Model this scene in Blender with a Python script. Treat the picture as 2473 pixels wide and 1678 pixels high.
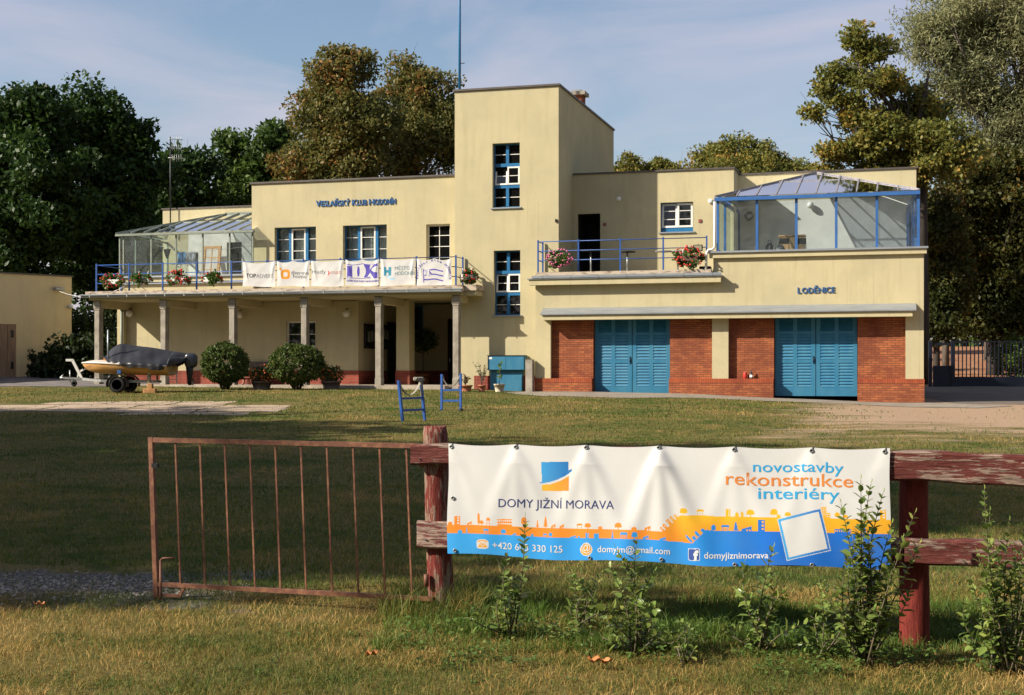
import bpy, math, random
import numpy as np
from mathutils import Vector, Matrix, Euler
R = math.radians
S = bpy.context.scene
for o in list(bpy.data.objects): bpy.data.objects.remove(o)
# ---------------------------------------------------------------- camera
FPX, CX, YH, EYE = 3300.0, 1236.5, 892.0, 1.68       # focal length, centre, horizon of the 2473 px photograph; eye height in metres
cam = bpy.data.cameras.new('camera'); camo = bpy.data.objects.new('camera', cam); S.collection.objects.link(camo)
cam.sensor_width = 36; cam.lens = 36*FPX/2473; cam.shift_y = (YH-839)/2473
cam.clip_start = .1; cam.clip_end = 3000
camo.location = (0, 0, EYE); camo.rotation_euler = (R(90), 0, 0); S.camera = camo
# ---------------------------------------------------------------- building frame: u right along the front, v into depth, z up
TH = math.atan(946/3300); CT, ST = math.cos(TH), math.sin(TH)
Y0 = 49.0; X0 = (1349-CX)/FPX*Y0
def bw(u, v, z=0): return Vector((X0+u*CT+v*ST, Y0-u*ST+v*CT, z))
def at(x, y, v):                                       # a point measured on the photograph -> (u, z) on the plane v
    k = (x-CX)/FPX
    u = (k*(Y0+v*CT)-X0-v*ST)/(CT+k*ST)
    return u, EYE+(YH-y)/FPX*(Y0-u*ST+v*CT)
def au(x, v): return at(x, 800, v)[0]
def az(x, y, v): return at(x, y, v)[1]
# ---------------------------------------------------------------- sun and sky
A_, B_ = 1.5, 1.2                                      # light runs (1.5, 1, -1.2) in the building frame
sd = Vector((A_*CT+ST, -A_*ST+CT, -B_)).normalized()
sun_el = math.asin(-sd.z); sun_az = math.atan2(-sd.x, -sd.y)   # azimuth from +Y towards +X
sl = bpy.data.lights.new('sun', 'SUN'); sl.energy = 5.0; sl.angle = R(.55); sl.color = (1, .915, .785)
so = bpy.data.objects.new('sun', sl); S.collection.objects.link(so)
so.rotation_euler = sd.to_track_quat('-Z', 'Y').to_euler(); so.location = (-40, -10, 40)
W = bpy.data.worlds.new('World'); S.world = W; W.use_nodes = True
nt = W.node_tree; N = nt.nodes; L = nt.links; N.clear()
wo = N.new('ShaderNodeOutputWorld'); bg = N.new('ShaderNodeBackground'); sky = N.new('ShaderNodeTexSky')
sky.sky_type = 'NISHITA'; sky.sun_disc = False; sky.sun_elevation = sun_el; sky.sun_rotation = sun_az
sky.air_density = 1.2; sky.dust_density = 1.6; sky.ozone_density = 2.0; sky.altitude = 150
tc = N.new('ShaderNodeTexCoord'); mp = N.new('ShaderNodeMapping'); mp.inputs['Scale'].default_value = (1, 1, 3.2)
mp.inputs['Location'].default_value = (1.37, .4, .06)
n1 = N.new('ShaderNodeTexNoise'); n1.inputs['Scale'].default_value = 3.6; n1.inputs['Detail'].default_value = 9; n1.inputs['Roughness'].default_value = .52
n1.inputs['Distortion'].default_value = .5
cr = N.new('ShaderNodeValToRGB'); cr.color_ramp.elements[0].position = .40; cr.color_ramp.elements[1].position = .64
sz = N.new('ShaderNodeSeparateXYZ'); mr = N.new('ShaderNodeMapRange')
mr.inputs[1].default_value = .0; mr.inputs[2].default_value = .34; mr.inputs[3].default_value = .95; mr.inputs[4].default_value = .42
mm = N.new('ShaderNodeMath'); mm.operation = 'MULTIPLY'
mx = N.new('ShaderNodeMix'); mx.data_type = 'RGBA'
CLOUD = mx.inputs[7]; CLOUD.default_value = (5.3, 4.75, 5.4, 1)
mb_ = N.new('ShaderNodeMix'); mb_.data_type = 'RGBA'; mb_.blend_type = 'MULTIPLY'; mb_.inputs[0].default_value = 1; mb_.inputs[7].default_value = (1, .98, 1.0, 1)
L.new(tc.outputs['Generated'], mp.inputs['Vector']); L.new(mp.outputs[0], n1.inputs['Vector']); L.new(n1.outputs[0], cr.inputs[0])
L.new(tc.outputs['Generated'], sz.inputs[0]); L.new(sz.outputs[2], mr.inputs[0]); L.new(cr.outputs[0], mm.inputs[0]); L.new(mr.outputs[0], mm.inputs[1])
L.new(sky.outputs[0], mb_.inputs[6]); L.new(mb_.outputs[2], mx.inputs[6]); L.new(mm.outputs[0], mx.inputs[0]); L.new(mx.outputs[2], bg.inputs[0])
bg.inputs[1].default_value = .074; L.new(bg.outputs[0], wo.inputs[0])
S.view_settings.view_transform = 'Standard'; S.view_settings.look = 'None'; S.view_settings.gamma = 1; S.view_settings.use_curve_mapping = False
S.view_settings.exposure = .88
S.cycles.max_bounces = 8; S.cycles.transparent_max_bounces = 24; S.cycles.use_denoising = True
# ---------------------------------------------------------------- helpers
COL = S.collection
def link(o, parent=None):
    COL.objects.link(o)
    if parent is not None: o.parent = parent
    return o
def tag(o, label=None, cat=None, group=None, kind=None):
    if label: o['label'] = label
    if cat: o['category'] = cat
    if group: o['group'] = group
    if kind: o['kind'] = kind
    return o
def thing(name, label, cat, loc=(0, 0, 0), rotz=0, group=None):
    o = bpy.data.objects.new(name, None); o.empty_display_size = .2; link(o)
    o.location = loc; o.rotation_euler = (0, 0, rotz)
    return tag(o, label, cat, group)
def dup(o, parent=None):
    c = o.copy(); COL.objects.link(c)
    if parent is not None: c.parent = parent
    for ch in o.children: dup(ch, c)
    return c
def np_mesh(name, V, F, mat, parent=None, smooth=False, col=None):
    V = np.asarray(V, np.float32); F = np.asarray(F, np.int32)
    me = bpy.data.meshes.new(name); n = F.shape[1]
    me.vertices.add(len(V)); me.vertices.foreach_set('co', V.ravel())
    me.loops.add(F.size); me.loops.foreach_set('vertex_index', F.ravel())
    me.polygons.add(len(F)); me.polygons.foreach_set('loop_start', np.arange(0, F.size, n, dtype=np.int32))
    if col is not None:
        a = me.attributes.new('Col', 'FLOAT_COLOR', 'FACE'); a.data.foreach_set('color', np.asarray(col, np.float32).ravel())
    me.update(calc_edges=True)
    if smooth: me.polygons.foreach_set('use_smooth', np.ones(len(F), bool))
    me.materials.append(mat)
    return link(bpy.data.objects.new(name, me), parent)
class MB:
    def __init__(s): s.v = []; s.f = []; s.sm = []; s.cut = []
    def add(s, vs, fs, smooth=False):
        b = len(s.v); s.cut.append((b, len(s.f))); s.v += [tuple(p) for p in vs]; s.f += [tuple(b+i for i in f) for f in fs]; s.sm += [smooth]*len(fs); return s
    def box(s, x0, x1, y0, y1, z0, z1):
        return s.add([(x0, y0, z0), (x1, y0, z0), (x1, y1, z0), (x0, y1, z0), (x0, y0, z1), (x1, y0, z1), (x1, y1, z1), (x0, y1, z1)],
            [(0, 3, 2, 1), (4, 5, 6, 7), (0, 1, 5, 4), (1, 2, 6, 5), (2, 3, 7, 6), (3, 0, 4, 7)])
    def bbox(s, x0, x1, y0, y1, z0, z1, b):             # box with bevelled edges
        xs = [(x0, x0+b), (x1, x1-b)]; ys = [(y0, y0+b), (y1, y1-b)]; zs = [(z0, z0+b), (z1, z1-b)]
        vs = []; ix = {}
        for i in (0, 1):
            for j in (0, 1):
                for k in (0, 1):
                    for a in range(3):
                        ix[(i, j, k, a)] = len(vs)
                        vs.append((xs[i][0 if a == 0 else 1], ys[j][0 if a == 1 else 1], zs[k][0 if a == 2 else 1]))
        g = lambda i, j, k, a: ix[(i, j, k, a)]
        fs = []
        for i in (0, 1): fs.append([g(i, 0, 0, 0), g(i, 1, 0, 0), g(i, 1, 1, 0), g(i, 0, 1, 0)])
        for j in (0, 1): fs.append([g(0, j, 0, 1), g(1, j, 0, 1), g(1, j, 1, 1), g(0, j, 1, 1)])
        for k in (0, 1): fs.append([g(0, 0, k, 2), g(1, 0, k, 2), g(1, 1, k, 2), g(0, 1, k, 2)])
        for p in (0, 1):
            for q in (0, 1):
                fs.append([g(p, q, 0, 0), g(p, q, 1, 0), g(p, q, 1, 1), g(p, q, 0, 1)])
                fs.append([g(p, 0, q, 0), g(p, 1, q, 0), g(p, 1, q, 2), g(p, 0, q, 2)])
                fs.append([g(0, p, q, 1), g(1, p, q, 1), g(1, p, q, 2), g(0, p, q, 2)])
                for k in (0, 1): fs.append([g(p, q, k, 0), g(p, q, k, 1), g(p, q, k, 2)])
        return s.add(vs, fs)
    def tube(s, pts, r, n=6, cap=True, smooth=True):
        pts = [Vector(p) for p in pts]; m = len(pts)
        rs = r if isinstance(r, (list, tuple)) else [r]*m
        vs = []; fs = []; prev = None
        for i, p in enumerate(pts):
            d = (pts[min(i+1, m-1)]-pts[max(i-1, 0)])
            if d.length < 1e-9: d = Vector((0, 0, 1))
            d.normalize()
            if prev is None: a = d.orthogonal().normalized()
            else:
                a = prev-d*prev.dot(d)
                a = a.normalized() if a.length > 1e-6 else d.orthogonal().normalized()
            prev = a; b = d.cross(a)
            for k in range(n):
                t = 2*math.pi*k/n+(math.pi/4 if n == 4 else 0)
                vs.append(p+(a*math.cos(t)+b*math.sin(t))*rs[i])
        for i in range(m-1):
            for k in range(n):
                fs.append((i*n+k, i*n+(k+1) % n, (i+1)*n+(k+1) % n, (i+1)*n+k))
        if cap: fs += [tuple(range(n-1, -1, -1)), tuple((m-1)*n+k for k in range(n))]
        return s.add(vs, fs, smooth and n > 4)
    def lathe(s, prof, c=(0, 0, 0), n=16, axis='z'):
        vs = []; fs = []
        for r, h in prof:
            for k in range(n):
                t = 2*math.pi*k/n; x, y = r*math.cos(t), r*math.sin(t)
                p = (x, y, h) if axis == 'z' else (x, h, y) if axis == 'y' else (h, x, y)
                vs.append((p[0]+c[0], p[1]+c[1], p[2]+c[2]))
        for i in range(len(prof)-1):
            for k in range(n): fs.append((i*n+k, i*n+(k+1) % n, (i+1)*n+(k+1) % n, (i+1)*n+k))
        fs += [tuple(range(n)), tuple((len(prof)-1)*n+k for k in range(n))]
        return s.add(vs, fs, True)
    def sphere(s, c, rx, ry=None, rz=None, n=12, m=8):
        ry = ry or rx; rz = rz or rx
        vs = []; fs = []
        for i in range(m+1):
            p = math.pi*(.02+.96*i/m)
            for k in range(n):
                t = 2*math.pi*k/n; vs.append((c[0]+rx*math.sin(p)*math.cos(t), c[1]+ry*math.sin(p)*math.sin(t), c[2]+rz*math.cos(p)))
        for i in range(m):
            for k in range(n): fs.append((i*n+k, i*n+(k+1) % n, (i+1)*n+(k+1) % n, (i+1)*n+k))
        fs += [tuple(range(n)), tuple(m*n+k for k in range(n))]
        return s.add(vs, fs, True)
    def prism(s, poly, y0, y1):                          # polygon in (x, z) extruded along y
        n = len(poly); vs = [(x, y0, z) for x, z in poly]+[(x, y1, z) for x, z in poly]
        return s.add(vs, [tuple(range(n)), tuple(range(2*n-1, n-1, -1))]+[(i, (i+1) % n, n+(i+1) % n, n+i) for i in range(n)])
    def quad(s, a, b, c, d): return s.add([a, b, c, d], [(0, 1, 2, 3)])
    def pane(s, a, b, c, d, t):                          # thin slab on a quad
        a, b, c, d = map(Vector, (a, b, c, d)); n = (b-a).cross(c-a).normalized()*t
        return s.add([a, b, c, d, a+n, b+n, c+n, d+n], [(3, 2, 1, 0), (4, 5, 6, 7), (0, 1, 5, 4), (1, 2, 6, 5), (2, 3, 7, 6), (3, 0, 4, 7)])
    def bar(s, a, b, w, h=None):                         # square bar between two points
        a, b = Vector(a), Vector(b); d = (b-a).normalized(); h = h or w
        up = Vector((0, 0, 1)) if abs(d.z) < .9 else Vector((0, 1, 0))
        x = d.cross(up).normalized()*w/2; y = x.cross(d).normalized()*h/2
        vs = [a-x-y, a+x-y, a+x+y, a-x+y, b-x-y, b+x-y, b+x+y, b-x+y]
        return s.add(vs, [(3, 2, 1, 0), (4, 5, 6, 7), (0, 1, 5, 4), (1, 2, 6, 5), (2, 3, 7, 6), (3, 0, 4, 7)])
    def each(s, name, mat, parent=None):                 # one object per piece that was added
        out = []
        for k, (v0, f0) in enumerate(s.cut):
            v1, f1 = s.cut[k+1] if k+1 < len(s.cut) else (len(s.v), len(s.f))
            q = MB(); q.v = s.v[v0:v1]; q.f = [tuple(i-v0 for i in f) for f in s.f[f0:f1]]; q.sm = s.sm[f0:f1]; out.append(q.build(name, mat, parent))
        return out
    def build(s, name, mat, parent=None, recalc=False):
        me = bpy.data.meshes.new(name); me.from_pydata(s.v, [], s.f)
        if any(s.sm): me.polygons.foreach_set('use_smooth', s.sm)
        if recalc:
            import bmesh
            bm = bmesh.new(); bm.from_mesh(me); bmesh.ops.recalc_face_normals(bm, faces=bm.faces); bm.to_mesh(me); bm.free()
        me.materials.append(mat); me.update()
        return link(bpy.data.objects.new(name, me), parent)
def text_tris(body, bold=0.0, extrude=0.0):
    c = bpy.data.curves.new('text', 'FONT'); c.body = body; c.offset = bold; c.extrude = extrude; c.resolution_u = 3
    o = bpy.data.objects.new('text', c); COL.objects.link(o)
    dg = bpy.context.evaluated_depsgraph_get(); dg.update()
    m = bpy.data.meshes.new_from_object(o.evaluated_get(dg))
    V = [tuple(v.co) for v in m.vertices]; F = [tuple(p.vertices) for p in m.polygons]
    bpy.data.objects.remove(o); bpy.data.curves.remove(c); bpy.data.meshes.remove(m)
    return V, F
def text_px(mb, body, x0, x1, yb0, yb1, cap, fn, bold=0.0, extrude=0.0, ref='H'):
    """lay a line of type between two measured points of its baseline; fn turns (x, y, lift) into space"""
    V, F = text_tris(body, bold, extrude)
    xs = [p[0] for p in V]; a, b = min(xs), max(xs)
    k = cap/.68
    vs = []
    for x, y, z in V:
        t = (x-a)/(b-a); vs.append(fn(x0+(x1-x0)*t, yb0+(yb1-yb0)*t-y*k, z))
    mb.add(vs, F)
def tri_area(V, F): pass
# ---------------------------------------------------------------- materials
def newmat(name):
    m = bpy.data.materials.new(name); m.use_nodes = True; t = m.node_tree
    return m, t.nodes, t.links, t.nodes['Principled BSDF']
def node(N, typ, **k):
    n = N.new(typ)
    for a, b in k.items(): setattr(n, a, b)
    return n
def setin(n, **k):
    for a, b in k.items(): n.inputs[a.replace('_', ' ')].default_value = b
def noise(N, L, scale, detail=4, rough=.55, vec=None, stretch=None, coord='Object', dist=0):
    tc = N.new('ShaderNodeTexCoord'); src = tc.outputs[coord]
    if stretch:
        mp = N.new('ShaderNodeMapping'); mp.inputs['Scale'].default_value = stretch; L.new(src, mp.inputs[0]); src = mp.outputs[0]
    n = N.new('ShaderNodeTexNoise'); n.inputs['Scale'].default_value = scale; n.inputs['Detail'].default_value = detail
    n.inputs['Roughness'].default_value = rough; n.inputs['Distortion'].default_value = dist
    L.new(src, n.inputs['Vector']); return n
def ramp(N, L, src, a, b, c0=(0, 0, 0, 1), c1=(1, 1, 1, 1)):
    r = N.new('ShaderNodeValToRGB'); e = r.color_ramp.elements; e[0].position = a; e[1].position = b; e[0].color = c0; e[1].color = c1
    L.new(src, r.inputs[0]); return r
def mixc(N, L, fac, a, b, blend='MIX'):
    m = N.new('ShaderNodeMix'); m.data_type = 'RGBA'; m.blend_type = blend
    for i, x in ((0, fac), (6, a), (7, b)):
        if isinstance(x, (int, float)): m.inputs[i].default_value = x
        elif isinstance(x, tuple): m.inputs[i].default_value = x if len(x) == 4 else x+(1,)
        else: L.new(x, m.inputs[i])
    return m.outputs[2]
def bumpn(N, L, p, src, strength, dist=.02):
    b = N.new('ShaderNodeBump'); b.inputs['Strength'].default_value = strength; b.inputs['Distance'].default_value = dist
    L.new(src, b.inputs['Height']); L.new(b.outputs[0], p.inputs['Normal'])
def M(name, col, rough=.6, metal=0, var=.12, scale=4, bump=0, bscale=60, col2=None, spec=.4, stretch=None, lo=.35, hi=.65):
    m, N, L, p = newmat(name)
    n = noise(N, L, scale, 5, .6, stretch=stretch)
    c2 = col2 or tuple(x*(1-var*2) for x in col)
    r = ramp(N, L, n.outputs[0], lo, hi)
    L.new(mixc(N, L, r.outputs[0], col, c2), p.inputs['Base Color'])
    p.inputs['Roughness'].default_value = rough; p.inputs['Metallic'].default_value = metal; p.inputs['Specular IOR Level'].default_value = spec
    if bump:
        nb = noise(N, L, bscale, 3, .6, stretch=stretch); bumpn(N, L, p, nb.outputs[0], bump, .01)
    return m
def stucco(name, col):
    m, N, L, p = newmat(name)
    a = noise(N, L, .55, 4, .6); b = noise(N, L, 2.2, 5, .6, stretch=(1.6, 1.6, .16)); g = noise(N, L, 120, 2, .7); g2 = noise(N, L, 28, 3, .7)
    dk = tuple(x*.74 for x in col); gr = (col[0]*.80, col[1]*.83, col[2]*.9)
    c = mixc(N, L, ramp(N, L, a.outputs[0], .35, .7).outputs[0], col, gr)
    c = mixc(N, L, ramp(N, L, b.outputs[0], .5, .86).outputs[0], c, dk)
    c = mixc(N, L, ramp(N, L, g2.outputs[0], .3, .75).outputs[0], c, mixc(N, L, .5, c, dk))
    pt = noise(N, L, .8, 6, .62, dist=.6); c = mixc(N, L, ramp(N, L, pt.outputs[0], .56, .60, (0, 0, 0, 1), (.22, .22, .22, 1)).outputs[0], c, (col[0]*.72, col[1]*.74, col[2]*.80))
    dr = noise(N, L, 3.4, 4, .55, stretch=(2.2, 2.2, .07)); c = mixc(N, L, ramp(N, L, dr.outputs[0], .63, .72, (0, 0, 0, 1), (.45, .45, .45, 1)).outputs[0], c, tuple(x*.62 for x in col))
    L.new(c, p.inputs['Base Color']); p.inputs['Roughness'].default_value = .9; p.inputs['Specular IOR Level'].default_value = .15
    bumpn(N, L, p, g.outputs[0], .5, .012)
    return m
def brick(name, c1, c2, mortar, w=.255, h=.0755, ms=.007, offset=.5):
    m, N, L, p = newmat(name)
    tc = N.new('ShaderNodeTexCoord'); s = N.new('ShaderNodeSeparateXYZ'); L.new(tc.outputs['Object'], s.inputs[0])
    ad = N.new('ShaderNodeMath'); ad.operation = 'ADD'; L.new(s.outputs[0], ad.inputs[0]); L.new(s.outputs[1], ad.inputs[1])
    cb = N.new('ShaderNodeCombineXYZ'); L.new(ad.outputs[0], cb.inputs[0]); L.new(s.outputs[2], cb.inputs[1])
    nz = noise(N, L, 9, 2, .5); vm = N.new('ShaderNodeVectorMath'); vm.operation = 'MULTIPLY_ADD'
    vm.inputs[1].default_value = (.012, .012, 0); L.new(nz.outputs[1], vm.inputs[0]); L.new(cb.outputs[0], vm.inputs[2])
    b = N.new('ShaderNodeTexBrick'); L.new(vm.outputs[0], b.inputs['Vector']); b.offset = offset
    setin(b, Scale=1.0, Mortar_Size=ms, Mortar_Smooth=.2, Bias=-.15, Brick_Width=w, Row_Height=h)
    b.inputs['Color1'].default_value = c1+(1,); b.inputs['Color2'].default_value = c2+(1,); b.inputs['Mortar'].default_value = mortar+(1,)
    n2 = noise(N, L, 1.3, 4, .6); n3 = noise(N, L, 30, 3, .6)
    c = mixc(N, L, ramp(N, L, n2.outputs[0], .4, .75).outputs[0], b.outputs[0], tuple(x*.7 for x in c2))
    c = mixc(N, L, .3, c, mixc(N, L, n3.outputs[0], c, (0.02, .008, .004)))
    L.new(c, p.inputs['Base Color']); p.inputs['Roughness'].default_value = .8; p.inputs['Specular IOR Level'].default_value = .25
    inv = N.new('ShaderNodeMath'); inv.operation = 'SUBTRACT'; inv.inputs[0].default_value = 1; L.new(b.outputs['Fac'], inv.inputs[1])
    bumpn(N, L, p, inv.outputs[0], .8, .012)
    return m
def leafmat(name, cols, pos_scale=.35, trans=.35, hue=None, rough=.5, drift=1.5):
    """cols: list of (position, colour) picked per leaf and drifting through the crown"""
    m, N, L, p = newmat(name)
    g = N.new('ShaderNodeNewGeometry')
    n = noise(N, L, pos_scale, 3, .6)
    a = N.new('ShaderNodeMath'); a.operation = 'MULTIPLY'; a.inputs[1].default_value = .55; L.new(g.outputs['Random Per Island'], a.inputs[0])
    b = N.new('ShaderNodeMath'); b.operation = 'MULTIPLY_ADD'; b.inputs[1].default_value = drift; b.inputs[2].default_value = .22-drift*.5; L.new(n.outputs[0], b.inputs[0])
    c = N.new('ShaderNodeMath'); c.operation = 'ADD'; L.new(a.outputs[0], c.inputs[0]); L.new(b.outputs[0], c.inputs[1])
    r = N.new('ShaderNodeValToRGB'); e = r.color_ramp.elements
    while len(e) < len(cols): e.new(.5)
    for k, (q, cc) in enumerate(cols): e[k].position = q; e[k].color = cc+(1,)
    L.new(c.outputs[0], r.inputs[0]); L.new(r.outputs[0], p.inputs['Base Color'])
    p.inputs['Roughness'].default_value = rough; p.inputs['Specular IOR Level'].default_value = .2
    t = N.new('ShaderNodeBsdfTranslucent'); L.new(r.outputs[0], t.inputs[0])
    ms = N.new('ShaderNodeMixShader'); ms.inputs[0].default_value = trans
    L.new(p.outputs[0], ms.inputs[1]); L.new(t.outputs[0], ms.inputs[2]); L.new(ms.outputs[0], N['Material Output'].inputs[0])
    return m
def glassmat(name, tint=(.9, .95, .95), refl=1.0, dirt=.06, power=1.0, expo=4.2):
    m, N, L, p = newmat(name); N.remove(p)
    tr = N.new('ShaderNodeBsdfTransparent'); tr.inputs[0].default_value = tint+(1,)
    gl = N.new('ShaderNodeBsdfGlossy'); gl.inputs['Roughness'].default_value = .03; gl.inputs[0].default_value = (refl, refl, refl, 1)
    df = N.new('ShaderNodeBsdfDiffuse'); df.inputs[0].default_value = (.55, .57, .56, 1)
    n = noise(N, L, 3, 5, .65); rr = ramp(N, L, n.outputs[0], .35, .8, (dirt*.4,)*3+(1,), (dirt*1.8,)*3+(1,))
    m1 = N.new('ShaderNodeMixShader'); L.new(rr.outputs[0], m1.inputs[0]); L.new(tr.outputs[0], m1.inputs[1]); L.new(df.outputs[0], m1.inputs[2])
    fr = N.new('ShaderNodeLayerWeight'); fr.inputs[0].default_value = .5
    f1 = N.new('ShaderNodeMath'); f1.operation = 'POWER'; f1.inputs[1].default_value = expo; L.new(fr.outputs['Facing'], f1.inputs[0])
    f2 = N.new('ShaderNodeMath'); f2.operation = 'MULTIPLY_ADD'; f2.inputs[1].default_value = .9*power; f2.inputs[2].default_value = .035*power; L.new(f1.outputs[0], f2.inputs[0]); f2.use_clamp = True
    m2 = N.new('ShaderNodeMixShader'); L.new(f2.outputs[0], m2.inputs[0]); L.new(m1.outputs[0], m2.inputs[1]); L.new(gl.outputs[0], m2.inputs[2])
    L.new(m2.outputs[0], N['Material Output'].inputs[0]); return m
def printmat(name, rough=.45, trans=.15):
    m, N, L, p = newmat(name)
    a = N.new('ShaderNodeAttribute'); a.attribute_name = 'Col'
    n = noise(N, L, 3, 5, .6); c = mixc(N, L, ramp(N, L, n.outputs[0], .45, .8).outputs[0], a.outputs[0], mixc(N, L, .12, a.outputs[0], (.25, .22, .17)))
    L.new(c, p.inputs['Base Color']); p.inputs['Roughness'].default_value = rough; p.inputs['Specular IOR Level'].default_value = .3
    t = N.new('ShaderNodeBsdfTranslucent'); L.new(c, t.inputs[0]); ms = N.new('ShaderNodeMixShader'); ms.inputs[0].default_value = trans
    L.new(p.outputs[0], ms.inputs[1]); L.new(t.outputs[0], ms.inputs[2]); L.new(ms.outputs[0], N['Material Output'].inputs[0])
    return m
def paintwood(name, axis, worn=.5, red=(.12, .018, .012), wood=(.25, .17, .12)):
    m, N, L, p = newmat(name)
    st = (1.2, 14, 14) if axis == 'x' else (14, 14, 1.2)
    a = noise(N, L, 5.5, 6, .7, stretch=st); b = noise(N, L, 2.4, 5, .6, stretch=tuple(x**.5*1.2 for x in st)); g = noise(N, L, 9, 5, .65, stretch=st)
    s = N.new('ShaderNodeMath'); s.operation = 'MULTIPLY_ADD'; s.inputs[1].default_value = .9; L.new(a.outputs[0], s.inputs[0]); L.new(b.outputs[0], s.inputs[2])
    r = ramp(N, L, s.outputs[0], 1.10-worn*.30, 1.13-worn*.30)
    pc = mixc(N, L, ramp(N, L, g.outputs[0], .32, .72).outputs[0], tuple(x*.55 for x in red), tuple(x*1.7+.008 for x in red)); wc = mixc(N, L, ramp(N, L, g.outputs[0], .35, .65).outputs[0], tuple(x*.35 for x in wood), tuple(x*1.25 for x in wood))
    L.new(mixc(N, L, r.outputs[0], pc, wc), p.inputs['Base Color']); p.inputs['Roughness'].default_value = .7; p.inputs['Specular IOR Level'].default_value = .2
    bumpn(N, L, p, s.outputs[0], .7, .012); return m
# ---------------------------------------------------------------- named materials
WALL = (.515, .445, .262)
m_wall = stucco('stucco_yellow', WALL); m_white = M('white_plaster', (.70, .66, .58), .85, var=.06, scale=1.5, bump=.1)
m_brick = brick('brick_orange', (.43, .135, .046), (.24, .062, .030), (.12, .055, .034))
m_soldier = brick('brick_upright', (.42, .095, .03), (.30, .06, .026), (.15, .06, .035), w=.079, h=.30, offset=0)
m_clinker = brick('brick_dark_red', (.30, .06, .035), (.22, .045, .03), (.34, .20, .15), w=.62, h=.105, ms=.006)
m_coping = M('coping_sheet', (.10, .085, .075), .5, .3); m_zinc = M('zinc_sheet', (.27, .30, .33), .42, .55, var=.18, scale=1.3, col2=(.36, .38, .39), stretch=(1, 6, 6))
m_concrete = M('concrete', (.34, .30, .24), .9, var=.2, scale=3, bump=.35, bscale=90)
m_slab = M('old_concrete_edge', (.44, .36, .27), .9, col2=(.12, .09, .07), scale=3.2, bump=.4, bscale=40, lo=.48, hi=.68, stretch=(1, 1, 3.5))
m_blue = M('blue_paint', (.035, .12, .33), .4, var=.1, scale=3); m_bluewin = M('blue_window_paint', (.018, .135, .30), .4, var=.08)
m_sign = M('blue_letters', (.028, .11, .29), .4, var=.05); m_teal = M('teal_door_paint', (.016, .13, .235), .5, var=.2, col2=(.035, .16, .255), scale=3.4, bump=.05, bscale=30, stretch=(1, 1, .4))
m_whitepaint = M('white_window_paint', (.72, .70, .64), .4, var=.05); m_cream = M('weathered_rafter_paint', (.25, .235, .25), .6, var=.2, scale=12)
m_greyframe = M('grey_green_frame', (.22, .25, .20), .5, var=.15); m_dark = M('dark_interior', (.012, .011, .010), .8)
m_glassdark = newmat('dark_window_glass'); _p = m_glassdark[3]; m_glassdark = m_glassdark[0]
_p.inputs['Base Color'].default_value = (.006, .006, .006, 1); _p.inputs['Roughness'].default_value = .02; _p.inputs['Specular IOR Level'].default_value = .6
m_glass = glassmat('clear_glass', dirt=.025, power=.7); m_roofglass2 = glassmat('misty_roof_glass', (.86, .91, .97), dirt=.26, power=1.5, expo=2.2); m_roofglass = glassmat('roof_glass', (.84, .90, .98), dirt=.05, power=2.6, expo=1.7)
m_curtain = M('curtain_cloth', (.42, .40, .36), .9, var=.2, scale=8, stretch=(6, 6, .3))
m_steel = M('galvanised_steel', (.42, .43, .42), .4, .6, var=.2, scale=6); m_black = M('black_plastic', (.012, .012, .013), .45, var=.2)
m_interiorblue = m_blue; m_globe = M('opal_glass', (.72, .69, .62), .3, var=.03)
m_rail = M('blue_railing_paint', (.022, .085, .30), .4, var=.1, scale=6)
# ---------------------------------------------------------------- terrain
def ss(x, a, b):
    t = np.clip((np.asarray(x, float)-a)/(b-a), 0, 1); return t*t*(3-2*t)
def gz(X, Y):
    X = np.asarray(X, float); Y = np.asarray(Y, float)
    z = .0225*(np.clip(Y, -20, 110)-9.3)
    z = z-.22*ss(X, 4, 13)*ss(Y, 28, 45)-.045*ss(X, 0, 2.5)*(1-ss(Y, 10, 20))+.25*ss(-X, 12, 20)*ss(Y, 50, 57)
    z = z+.031*np.clip(Y-62, 0, 48)*ss(X, 12, 17)
    z = z+.065*ss(Y, 40, 47)*ss(-X, -.5, 2.5)
    return z+.018*np.sin(X*1.1+Y*.7)*np.sin(Y*.9-X*.4)*ss(Y, 9, 14)
def gpt(x, y):                                           # a point measured on the photograph -> ground
    Y = 30.0
    for _ in range(60):
        X = (x-CX)/FPX*Y; Y = Y+.5*((EYE-float(gz(X, Y)))*FPX/max(y-YH, 1)-Y)
    X = (x-CX)/FPX*Y; return Vector((X, Y, float(gz(X, Y))))
def axis(a, b, c, d, n1, n2, n3):
    return np.concatenate([np.linspace(a, b, n1, endpoint=False), np.linspace(b, c, n2, endpoint=False), np.linspace(c, d, n3)])
gx = axis(-500, -34, 34, 500, 10, 170, 11); gy = np.concatenate([np.linspace(-300, 3, 10, endpoint=False), np.linspace(3, 18, 75, endpoint=False), np.linspace(18, 115, 195, endpoint=False), np.linspace(115, 900, 14)])
GX, GY = np.meshgrid(gx, gy); GZ = gz(GX, GY)
nx, ny = len(gx), len(gy); ii = np.arange(nx*ny).reshape(ny, nx)
GF = np.stack([ii[:-1, :-1], ii[:-1, 1:], ii[1:, 1:], ii[1:, :-1]], -1).reshape(-1, 4)
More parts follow.
